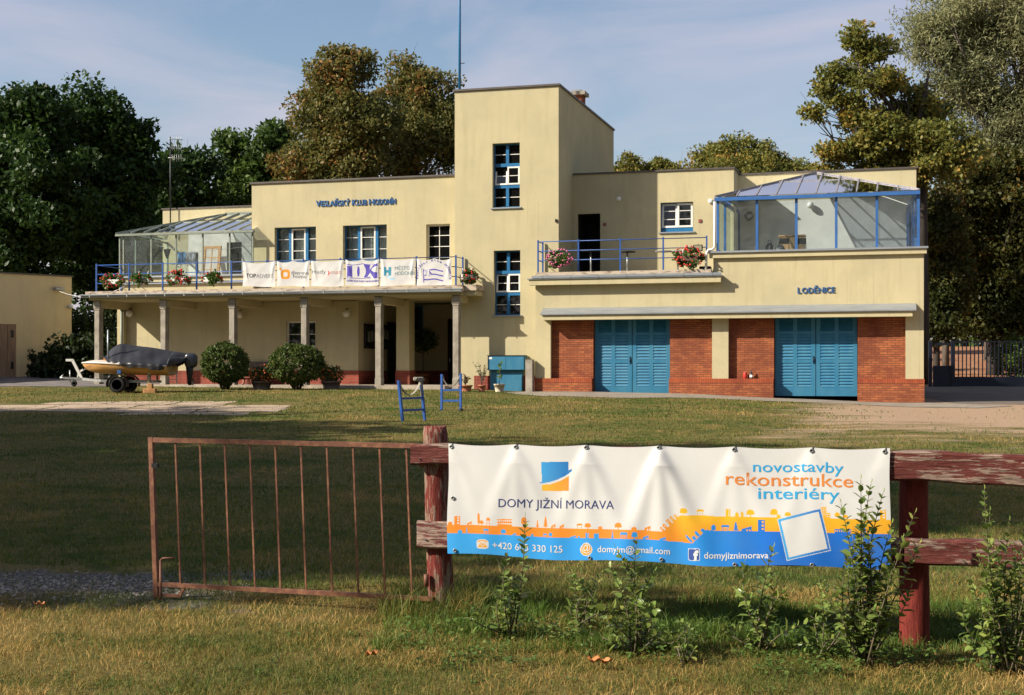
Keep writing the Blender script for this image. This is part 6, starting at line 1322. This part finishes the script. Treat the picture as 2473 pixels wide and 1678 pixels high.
tree_px('lime_tree', 'tall autumn tree with flat topped crown behind the clubhouse roof', 850, 74, [(835, 165, 62, 58), (800, 250, 85, 70), (855, 300, 95, 70), (765, 340, 70, 70), (830, 400, 120, 60), (730, 420, 60, 60)], 46000, .225, lf_aut, 5, .36, .95, 26, 'autumn trees behind the clubhouse', inner=.5)
tree_px('lime_tree', 'looser autumn tree directly left of the square tower', 1000, 79, [(975, 175, 48, 48), (1040, 235, 50, 60), (970, 260, 75, 70), (1040, 330, 75, 80), (960, 380, 95, 70), (1090, 320, 45, 90)], 34000, .225, lf_aut, 6, .32, .95, 26, 'autumn trees behind the clubhouse', inner=.5)
tree_px('roadside_tree', 'small rounded treetop just right of the tower above the low roof', 1545, 98, [(1515, 412, 35, 34), (1590, 410, 50, 32), (1640, 425, 35, 25), (1550, 480, 90, 60)], 22000, .24, lf_och, 7, .25, .8, 10, 'treetops above the right roof')
tree_px('roadside_tree', 'wide bushy treetop above the right veranda roof', 1780, 94, [(1720, 385, 40, 42), (1790, 368, 55, 45), (1850, 385, 45, 45), (1900, 410, 40, 25), (1780, 450, 140, 60)], 30000, .24, lf_och, 8, .25, .8, 12, 'treetops above the right roof')
tree_px('maple_tree', 'spreading ochre maple with bare twigs right of the clubhouse', 2225, 63, [(2068, 98, 26, 30), (2110, 128, 40, 38), (2030, 170, 40, 24), (2110, 200, 62, 36), (1998, 215, 26, 24), (2045, 245, 44, 20), (1968, 270, 26, 16), (2080, 292, 60, 24), (2140, 320, 80, 44), (2010, 372, 46, 22), (2080, 362, 66, 30), (2000, 412, 40, 18), (2230, 270, 80, 60), (2250, 380, 100, 70), (2150, 420, 80, 46)], 40000, .20, lf_och, 9, .34, .62, 40, None, None, .6, 0, .35)
tree_px('willow_tree', 'huge grey green willow filling the top right corner', 2470, 74, [(2285, 45, 100, 85), (2250, 110, 60, 60), (2380, 0, 130, 110), (2440, 140, 110, 120), (2345, 170, 95, 90), (2500, 20, 130, 150), (2470, 300, 90, 120), (2370, 290, 80, 90)], 80000, .27, lf_wil, 10, .55, 1.2, 24, None, m_barkgrey, .24, .9, .5)
tree_px('broadleaf_tree', 'dense ochre green tree overhanging the lane behind the gate', 2400, 70, [(2330, 450, 90, 80), (2440, 470, 95, 110), (2300, 580, 80, 90), (2390, 640, 100, 110), (2470, 680, 80, 110), (2385, 765, 60, 45), (2455, 790, 55, 60)], 66000, .24, lf_lane, 11, .34, 1.0, 16, 'trees along the lane behind the gate')
tree_px('broadleaf_tree', 'leafy tree with slim twin trunks close to the right end wall of the clubhouse', 2262, 66, [(2265, 560, 50, 90), (2280, 690, 60, 90), (2250, 760, 40, 60)], 18000, .21, lf_lane, 12, .16, .7, 9, 'trees along the lane behind the gate')
for k, (x, Y, lab) in enumerate(((2284, 70, 'slim tree trunk standing behind the wicket of the blue gate'), (2384, 86, 'grey trunk tree on the right edge of the leaf strewn lane'), (2436, 78, 'dark trunk tree farther right beside the lane'))):
    tree_px('lane_tree', lab, x, Y, [(x+10, 650, 70, 80), (x, 560, 80, 80)], 14000, .23, lf_lane, 20+k, .17, .9, 8, 'trees along the lane behind the gate', m_barkgrey)
tree_px('broadleaf_tree', 'dark tree mass closing the far end of the lane', 2330, 113, [(2330, 740, 90, 70), (2410, 720, 90, 90), (2470, 760, 70, 80), (2270, 720, 60, 90), (2350, 620, 120, 80)], 26000, .4, lf_dark, 27, .3, 1.2, 8, 'trees along the lane behind the gate')
for k, (X, Y) in enumerate(((13.6, 72), (15.2, 83), (16.5, 95))):
    px_ = CX+FPX*X/Y; tree_px('lane_tree', 'slim tree on the left verge of the lane, screened by the clubhouse', px_, Y, [(px_, 600, 85, 75), (px_+10, 690, 80, 60)], 9000, .28, lf_lane, 28+k, .17, .9, 8, 'trees on the left verge of the lane', m_barkgrey)
def shrub(name, label, X, Y, blobs, n, size, mat, seed, group=None, asp=.6, inner=.55, cat='shrub', zb=None, clump=.35):
    z = float(gz(X, Y)) if zb is None else zb; t = thing(name, label, cat, (X, Y, z), 0, group); rng = RS(seed); V, F = crown(rng, blobs, n, size, clump, asp, .8, inner); np_mesh('foliage', V, F, mat, t); mb = MB()
    for k in range(7): b = blobs[rng.randint(len(blobs))]; a = in_ball(rng, 1, .2)[0]*np.array(b[3:6])*.6; mb.tube([(a[0]*.2, a[1]*.2, -.05), (b[0]*.5+a[0]*.5, b[1]*.5+a[1]*.5, b[2]*.6), (b[0]+a[0], b[1]+a[1], b[2]+a[2]*.4)], [.05, .03, .012], 6)
    mb.build('stem', m_bark, t); return t
shrub('hydrangea_bush', 'broad dark leafy bush against the shed wall', -18.6+1.0, 56.2, [(-.6, 0, .85, .9, .8, .8), (.5, -.1, 1.0, .9, .8, .95), (-1.4, 0, .5, .5, .5, .5)], 3800, .22, lf_hedge, 31)
shrub('conifer_shrub', 'small upright dark shrub beside the plank door of the shed', -19.75, 56.3, [(0, 0, .55, .16, .16, .6), (.42, .1, .35, .18, .18, .38)], 1600, .1, lf_hedge, 32, clump=.15)
shrub('dark_hedge', 'dark overgrown bushes in the gap behind the shed', -17.0, 60.5, [(-1.5, 0, 1.5, 1.3, 1, 1.5), (.6, 0, 1.2, 1.2, 1, 1.2), (2.4, 0, 1.1, 1.2, 1, 1.1)], 9000, .2, lf_hedge, 33, clump=.6)
shrub('lane_shrub', 'green undergrowth on the right verge of the lane', 24.6, 66, [(0, 0, 1.0, 1.2, 1.2, 1.1), (1.8, 1, 1.2, 1.2, 1.2, 1.3)], 6000, .16, lf_mid, 34, clump=.5)
def ball(label, xl, xr, yt, yb, seed):
    g = Vector((((xl+xr)/2-CX)/FPX*48.9, 48.9, 0)); g.z = float(gz(g.x, g.y)); k = g.y/FPX; rx = (xr-xl)/2*k; rz = (yb-yt)*k/2; t = thing('clipped_bush', label, 'bush', g, 0, 'clipped round bushes before the porch'); rng = RS(seed)
    cc = in_ball(rng, 700, .80); cc *= (1+.025*np.sin(cc[:, 0]*6+seed)*np.sin(cc[:, 2]*5+seed)+.015*rng.normal(size=700))[:, None]; d = cc[rng.randint(0, 700, 14000)]+in_ball(rng, 14000, .3)*.075*rng.uniform(.6, 1.2, (14000, 1))
    P = d*[rx*.97, rx*.88, rz*.9]; P[:, 2] += rz*1.07
    tp_ = np.clip(P[:, 2]/(rz*.55), .35, 1); P[:, :2] *= (tp_**.5)[:, None]
    V, F = leaf_cards(rng, P, .082, .62, .2); np_mesh('foliage', V, F, lf_bush, t); mb = MB()
    for q in range(9): a = q*.7; mb.tube([(.12*math.cos(a), .12*math.sin(a), -.03), (.22*math.cos(a), .22*math.sin(a), .3), (.5*math.cos(a), .5*math.sin(a), .75)], [.03, .025, .015], 6)
    mb.build('stem', m_bark, t)
ball('clipped round bush next to the outboard motor of the boat', 485, 602, 823, 938, 41); ball('larger clipped round bush before the fourth porch column', 647, 786, 827, 939, 42)
# trees beyond the frame on the sunny side: their shadow lies on the lawn
Lh = Vector((sd.x, sd.y, 0)).normalized(); Ph = Vector((-Lh.y, Lh.x, 0))
def shade_tree(s, q, H, r, zc, rz, n, seed, lab):
    p = Lh*q+Ph*s; z = float(gz(p.x, p.y)); t = thing('park_tree', lab, 'tree', (p.x, p.y, z), 0, 'park trees left of the lawn'); rng = RS(seed)
    B = [(0, 0, zc, r, r, rz), (0, 0, H-r*.8, r*.7, r*.7, r*.8), (r*.3, 0, zc-rz*.4, r*.9, r*.9, rz*.6)]
    mb = MB(); limbs(mb, None, B, .4, rng, 12); mb.build('trunk', m_bark, t); V, F = crown(rng, B, n, .62, 1.5, .6, .7, .2); np_mesh('crown', V, F, lf_mid, t)
shade_tree(15.8, -20, 24, 4.9, 15.5, 8.0, 11000, 51, 'tall park tree out of view left of the fence')
shade_tree(21.0, -22, 21.5, 4.6, 14, 7.5, 9000, 52, 'second tall park tree out of view beyond the first')
shade_tree(28.5, -19, 15.6, 4.6, 11, 4.6, 8000, 53, 'rounded park tree out of view left of the lawn')
shade_tree(35.0, -17, 13.2, 3.8, 9.8, 3.4, 6500, 54, 'smallest park tree out of view, nearest the shed')
for k, (X, Y) in enumerate(((-16, -22), (-4, -34), (9, -30), (-30, -12))):
    t = thing('park_tree', ('park tree behind the viewpoint, nearest the road', 'park tree far behind the viewpoint', 'park tree behind the viewpoint to the east', 'park tree behind the viewpoint to the west')[k], 'tree', (X, Y, float(gz(X, Y))), 0, 'park trees behind the viewpoint'); rng = RS(60+k); B = [(0, 0, 11, 5.5, 5.5, 8), (1, 0, 16, 4, 4, 4)]
    mb = MB(); limbs(mb, None, B, .4, rng, 8); mb.build('trunk', m_bark, t); V, F = crown(rng, B, 5000, .8, 1.8, .6, .7, .2); np_mesh('crown', V, F, lf_dark, t)
# far wood that closes the view, plus unseen rows added to cut sky light
rng = RS(70); B = []
for k in range(46): X = -150+k*6.8; B.append((X, 150+rng.uniform(-14, 14), rng.uniform(4, 7), rng.uniform(4, 7), 5, rng.uniform(5, 8)))
for k in range(24): B.append((-130+k*11.5, -48+rng.uniform(-8, 8), rng.uniform(8, 11), rng.uniform(6, 8), 5, rng.uniform(9, 13)))
for k in range(10): B.append((-78+rng.uniform(-4, 4), -30+k*15, rng.uniform(6, 8), 5, 7, rng.uniform(7, 9)))
for k in range(9): B.append((66+rng.uniform(-4, 4), -40+k*16, rng.uniform(8, 10), 5, 8, rng.uniform(8, 11)))
V, F = crown(rng, B, 75000, .95, 2.2, .6, .7, .4); V[:, 2] += 2.2; tag(np_mesh('woodland', V, F, lf_mid), 'belt of trees closing the view, with unseen rows around added to cut sky light', 'woodland', None, 'stuff')
# ================================================================ privet saplings before the fence
def nice_leaves(P, D, Nn, s, asp=.52, fold=.3):         # two folded halves per leaf: P base, D direction, Nn up side
    W_ = np.cross(D, Nn); W_ /= np.linalg.norm(W_, axis=1)[:, None]+1e-9; Nn = np.cross(W_, D); s = np.asarray(s)[:, None]
    m1, m2 = P+D*s*.28, P+D*s*.72; tip = P+D*s-Nn*s*.08; w1, w2 = W_*s*asp*.5, W_*s*asp*.44; up = Nn*s*asp*fold*.5
    V = np.stack([P, m1+w1+up, m2+w2+up, tip, m2, m1, m1-w1+up, m2-w2+up], 1).reshape(-1, 3); b = np.arange(len(P))[:, None]*8
    F = np.concatenate([b+[0, 1, 2, 5], b+[5, 2, 3, 4], b+[0, 5, 7, 6], b+[5, 4, 3, 7]], 1).reshape(-1, 4); return V, F
lf_priv = leafmat('privet_leaf', [(.05, (.075, .125, .026)), (.45, (.155, .22, .048)), (.8, (.24, .27, .065)), (.97, (.38, .30, .08))], 3, .3, rough=.33)
m_stem = M('sapling_stem', (.11, .09, .05), .7, var=.2)
def sapling(label, bx, by, tips, ls, seed, low=.3, shoots=6, group='privet saplings before the rail fence', Yf=None):
    g = gpt(bx, by) if Yf is None else Vector(((bx-CX)/FPX*Yf, Yf, float(gz((bx-CX)/FPX*Yf, Yf)))); t = thing('sapling', label, 'sapling', g, 0, group); rng = RS(seed); st = MB(); P, D, Nn, sz_ = [], [], [], []
    ends = []
    for x, y in tips: ends.append(Vector(((x-bx)*g.y/FPX, rng.uniform(-.10, .06), EYE+(YH-y)/FPX*g.y-g.z)))
    n0 = len(ends)
    for k in range(shoots): e_ = ends[rng.randint(n0)]; ends.append(Vector((e_.x*.5+rng.normal()*.12, rng.normal()*.10, e_.z*rng.uniform(.2, low+.35))))
    for k, e_ in enumerate(ends):
        b0 = Vector((rng.normal()*.03, rng.normal()*.03, 0)); bow = Vector((rng.normal()*.055, rng.normal()*.05, 0)); pts = [b0.lerp(e_, f)+bow*math.sin(math.pi*f)+Vector((0, 0, .03*math.sin(math.pi*f))) for f in np.linspace(0, 1, 9)]
        st.tube(pts, [.0065*(1-.75*f) for f in np.linspace(0, 1, 9)], 5); Ln = e_.length; npair = int(Ln/(ls*.62))+2; ang = rng.uniform(0, 3)
        for q in range(npair):
            f = .10+.9*q/npair
            if f < .3 and rng.uniform() < .35: continue
            j = min(7, int(f*8)); p = pts[j].lerp(pts[j+1], f*8-j); ax = (pts[j+1]-pts[j]).normalized(); ang += 1.57+rng.normal()*.25; o_ = ax.orthogonal().normalized(); o2 = ax.cross(o_)
            for s_ in (0, math.pi):
                a = ang+s_; out = o_*math.cos(a)+o2*math.sin(a); d = (out*.95+ax*(.30+.5*f*f)+Vector(rng.normal(size=3)*.16)).normalized(); P.append(p); D.append(d); Nn.append(ax-out*.4); sz_.append(ls*rng.uniform(.5, 1.25)*(1.0-.45*max(0, f-.75)/.25))
        P.append(e_); D.append((e_-pts[-2]).normalized()); Nn.append(Vector((1, 0, .2))); sz_.append(ls*.5)
    st.build('stem', m_stem, t); V, F = nice_leaves(np.array(P), np.array(D), np.array(Nn), np.array(sz_)); np_mesh('foliage', V, F, lf_priv, t)
sapling('privet sapling with one tall shoot before the telephone number', 1236, 1545, [(1268, 1247), (1225, 1330), (1205, 1362), (1262, 1390)], .073, 71, .3, 5)
sapling('dark sapling in the shade between the two middle privet shoots', 1405, 1520, [(1372, 1375), (1390, 1400), (1452, 1382), (1432, 1420)], .065, 72, .3, 4)
sapling('leafy privet sapling below the printed mail address', 1535, 1580, [(1538, 1302), (1487, 1322), (1508, 1345), (1580, 1378), (1468, 1360)], .073, 73, .35, 8)
sapling('privet sapling below the plain white card on the banner', 1838, 1575, [(1862, 1318), (1800, 1360), (1880, 1395), (1765, 1410), (1890, 1420)], .075, 74, .35, 7)
sapling('tallest bushy privet sapling covering the right end of the banner', 2090, 1600, [(2078, 1158), (2022, 1212), (2108, 1170), (2138, 1192), (2060, 1300), (2175, 1300), (2145, 1260), (2050, 1340), (2215, 1310), (2100, 1250)], .075, 75, .5, 17, Yf=8.05)
sapling('bushy sapling before the rails at the right edge of the picture', 2430, 1610, [(2370, 1180), (2395, 1235), (2430, 1255), (2350, 1330), (2465, 1300), (2490, 1240), (2345, 1390), (2410, 1330)], .068, 76, .5, 18, Yf=7.9)
sapling('small pale leafed weed shoot at the foot of the banner', 1655, 1600, [(1640, 1500), (1668, 1520), (1625, 1540)], .05, 77, .4, 4)
sapling('thin broad leafed shoot between the last two privet saplings', 1985, 1590, [(1975, 1425), (1998, 1470), (1960, 1490)], .06, 78, .4, 5)
# ================================================================ grass, weeds, fallen leaves
lf_grass = leafmat('grass_blade', [(.0, (.05, .095, .013)), (.46, (.10, .14, .022)), (.66, (.19, .175, .038)), (.86, (.34, .22, .065)), (1, (.46, .31, .12))], .42, .3, rough=.6, drift=2.3)
lf_dry = leafmat('dry_grass_blade', [(.0, (.05, .09, .013)), (.32, (.095, .125, .02)), (.50, (.20, .165, .038)), (.72, (.42, .26, .075)), (1, (.56, .39, .15))], .42, .3, rough=.6, drift=2.3)
lf_lush = leafmat('lush_grass_blade', [(.05, (.05, .10, .013)), (.5, (.085, .155, .022)), (.85, (.14, .18, .035)), (1, (.34, .25, .09))], .8, .3, rough=.5)
def grass_ok(X, Y, rng):
    n = np.sin(X*1.7+Y*.6)*np.sin(Y*.8-X*.5); m = np.ones(len(X), bool)
    n2 = np.sin(X*1.9+2.1*np.sin(Y*.9))*np.sin(Y*1.3+1.7*np.sin(X*.8)); gd_ = np.minimum(X-(.24*Y-1.3), (Y-26)*.6)+1.5*n2+.8*n; m &= ~((rng.uniform(size=len(X)) < .97*ss(gd_, -.9, 1.6)) & (Y < 60))
    gr2 = (np.abs(X+4.3) < 1.7+.3*n) & (np.abs(Y-10.75) < .65+.15*n); m &= ~(gr2 & (rng.uniform(size=len(X)) < .85))
    pat = (X > -14.8) & (X < -6.1) & (Y > 34.0) & (Y < 40.3); m &= ~(pat & (rng.uniform(size=len(X)) < .90))
    u = (X-X0)*CT-(Y-Y0)*ST; v = (X-X0)*ST+(Y-Y0)*CT; m &= v < np.where(u < -1.5, -1.25, np.interp(u, [-1.6, .5, 3.4, 7, 10.2, 14, 17], [-1.5, -4.5, -4.9, -3.4, -3.2, -4.6, -4])+.12*np.sin(u*3.1)-.1*rng.uniform(-1.5, 1, len(u))); m &= ~((Y > 50) & (X < -13)); return m
def grass(name, Xa, Ya, n, h, w, mat, seed, hvar=.5, lean=.6, patch=0.0, hfun=None):
    rng = RS(seed); Y = Ya[0]+(Ya[1]-Ya[0])*rng.uniform(size=n); X = Xa[0]+(Xa[1]-Xa[0])*rng.uniform(size=n) if not callable(Xa) else Xa(Y, rng.uniform(-1, 1, n)); m = grass_ok(X, Y, rng)
    if patch: cl = np.sin(X*2.3+1.3*np.sin(Y*1.9))*np.sin(Y*3.1+1.1*np.sin(X*2.7)); m &= rng.uniform(size=n) < (1-patch)+patch*ss(cl, -.4, .6)
    X, Y = X[m], Y[m]; n = len(X); Z = gz(X, Y)-.004; H = h*(1-hvar+2*hvar*rng.uniform(size=n)**1.3)
    if hfun is not None: H = H*hfun(X, Y)
    a = rng.uniform(0, 2*np.pi, n); d = np.stack([np.cos(a), np.sin(a), 0*a], 1); l = lean*rng.uniform(.15, 1.1, n)[:, None]*H[:, None]; b = rng.uniform(0, 2*np.pi, n); wv = np.stack([np.cos(b), np.sin(b), 0*b], 1)*(w*rng.uniform(.6, 1.2, n))[:, None]*.5
    O = np.stack([X, Y, Z], 1); up = np.array([0, 0, 1.0]); H = H[:, None]; M1 = O+up*H*.55+d*l*.35; T = O+up*H*(1-.25*lean)+d*l
    V = np.stack([O-wv, O+wv, M1+wv*.8, M1-wv*.8, T+wv*.15, T-wv*.15], 1).reshape(-1, 3); k = np.arange(n)[:, None]*6; F = np.concatenate([k+[0, 1, 2, 3], k+[3, 2, 4, 5]], 1).reshape(-1, 4)
    o = np_mesh(name, V, F, mat); return tag(o, kind='stuff')
fan = lambda Y, r: r*(.385*Y+.4)
tag(grass('grass', fan, (6.9, 10.5), 190000, .045, .0034, lf_dry, 81, .7, 1.1, .5), 'short dry lawn grass in front of the fence and gate', 'grass')
tag(grass('grass', fan, (10.3, 17.5), 100000, .045, .0062, lf_grass, 82, .5, .8), 'mown grass just behind the fence', 'grass')
tag(grass('grass', fan, (17.3, 33), 110000, .045, .010, lf_grass, 83, .5, .8, .3), 'mown lawn grass in the middle distance', 'grass')
tag(grass('grass', fan, (32.5, 52), 70000, .055, .018, lf_grass, 84, .5, .8, .3), 'sunlit lawn grass in front of the clubhouse', 'grass')
def lushx(X, Y): return .55+.9*ss(np.sin(X*4.1+2*np.sin(Y*5))*np.sin(Y*6.3), -.2, .8)
tag(grass('tall_grass', (-.85, 4.2), (8.2, 9.9), 44000, .085, .0044, lf_lush, 85, .6, .7, .35, lushx), 'taller green grass growing under the banner', 'grass')
tag(grass('tall_grass', (-.9, -.2), (9.05, 9.75), 1500, .20, .0038, lf_grass, 86, .5, .8), 'long straw blades tufted round the left fence post', 'grass')
def weeds(name, label, xa, ya, n, hs, ls, seed, mat):
    rng = RS(seed); nc = n//26; cx0 = rng.uniform(*xa, nc); cy0 = rng.uniform(*ya, nc); k = rng.randint(0, nc, n); r = rng.normal(size=n)*.07; a = rng.uniform(0, 6.28, n); X = cx0[k]+r*np.cos(a); Y = cy0[k]+r*np.sin(a)*.8; H = hs*rng.uniform(.15, 1, n)*rng.uniform(.4, 1.2, nc)[k]
    P = np.stack([X, Y, gz(X, Y)+H], 1); D = np.stack([np.cos(a), np.sin(a), rng.uniform(-.3, .6, n)], 1); D /= np.linalg.norm(D, axis=1)[:, None]; Nn = np.stack([rng.normal(size=n)*.3, rng.normal(size=n)*.3, np.ones(n)], 1)
    V, F = nice_leaves(P, D, Nn, ls*rng.uniform(.5, 1.2, n), .6); tag(np_mesh(name, V, F, mat), label, 'weeds', None, 'stuff')
lf_weed = leafmat('weed_leaf', [(.05, (.05, .10, .02)), (.6, (.10, .16, .034)), (.95, (.18, .19, .05))], 1.5, .3)
weeds('weeds', 'low broad leafed weeds along the foot of the fence', (-.7, 4.0), (7.75, 9.1), 3000, .11, .036, 91, lf_weed)
weeds('weeds', 'clover and small weeds scattered through the dry front lawn', (-3.3, 3.2), (7.0, 8.8), 2600, .03, .022, 92, lf_weed)
rng = RS(95); n = 5200; PX_ = rng.uniform(-6.2, -2.0, n); PY_ = 10.3+rng.normal(size=n)*.42; k_ = np.abs(PX_+4.2)*.42+np.abs(PY_-10.3)*1.1 < 1.0+rng.normal(size=n)*.12; PX_, PY_ = PX_[k_], PY_[k_]; n = len(PX_)
O_ = np.stack([PX_, PY_, gz(PX_, PY_)+.004], 1); s_ = (.006+.014*rng.uniform(size=n)**3)[:, None]; dirs = np.array([(1, 0, 0), (0, 1, 0), (-1, 0, 0), (0, -1, 0), (0, 0, .8), (0, 0, -.5)]); V = (O_[:, None, :]+dirs[None]*s_[:, None, :]*rng.uniform(.7, 1.3, (n, 6, 1))).reshape(-1, 3)
b_ = np.arange(n)[:, None]*6; F = np.concatenate([b_+[0, 1, 4], b_+[1, 2, 4], b_+[2, 3, 4], b_+[3, 0, 4]], 1).reshape(-1, 3); tag(np_mesh('gravel', V, F, leafmat('pebble', [(.0, (.10, .085, .065)), (.6, (.29, .25, .20)), (1, (.50, .46, .38))], 2, 0, rough=.8)), 'grey gravel scattered in the gateway beside the gate', 'gravel', None, 'stuff')
m_dead = M('dead_leaf', (.46, .17, .05), .7, var=.2, scale=25)
def fallen(label, x, y, s, seed):
    g = gpt(x, y); rng = random.Random(seed); mb = MB(); n, k_ = 9, 4; vs = []
    for i in range(n):
        f = i/(n-1); w_ = math.sin(math.pi*f**.8)*.42*(1+.25*math.sin(i*2.4+seed))
        for j in range(k_): q = j/(k_-1)*2-1; vs.append(((f-.5)*s, q*w_*s*.5, .03+abs(q)*s*.16+.012*math.sin(i*1.7+j)))
    mb.add(vs, [(i*k_+j, i*k_+j+1, (i+1)*k_+j+1, (i+1)*k_+j) for i in range(n-1) for j in range(k_-1)], True); o = mb.build('fallen_leaf', m_dead); o.location = g+Vector((0, 0, .012)); o.rotation_euler = (0, 0, rng.uniform(-.5, .5)); tag(o, label, 'leaf', 'fallen leaves on the grass')
fallen('large curled brown leaf lying below the middle of the banner', 1447, 1618, .15, 1); fallen('small orange leaf on the lawn below the left fence post', 897, 1597, .085, 2); fallen('dry leaf on the gravel at the lower left', 95, 1475, .10, 3)
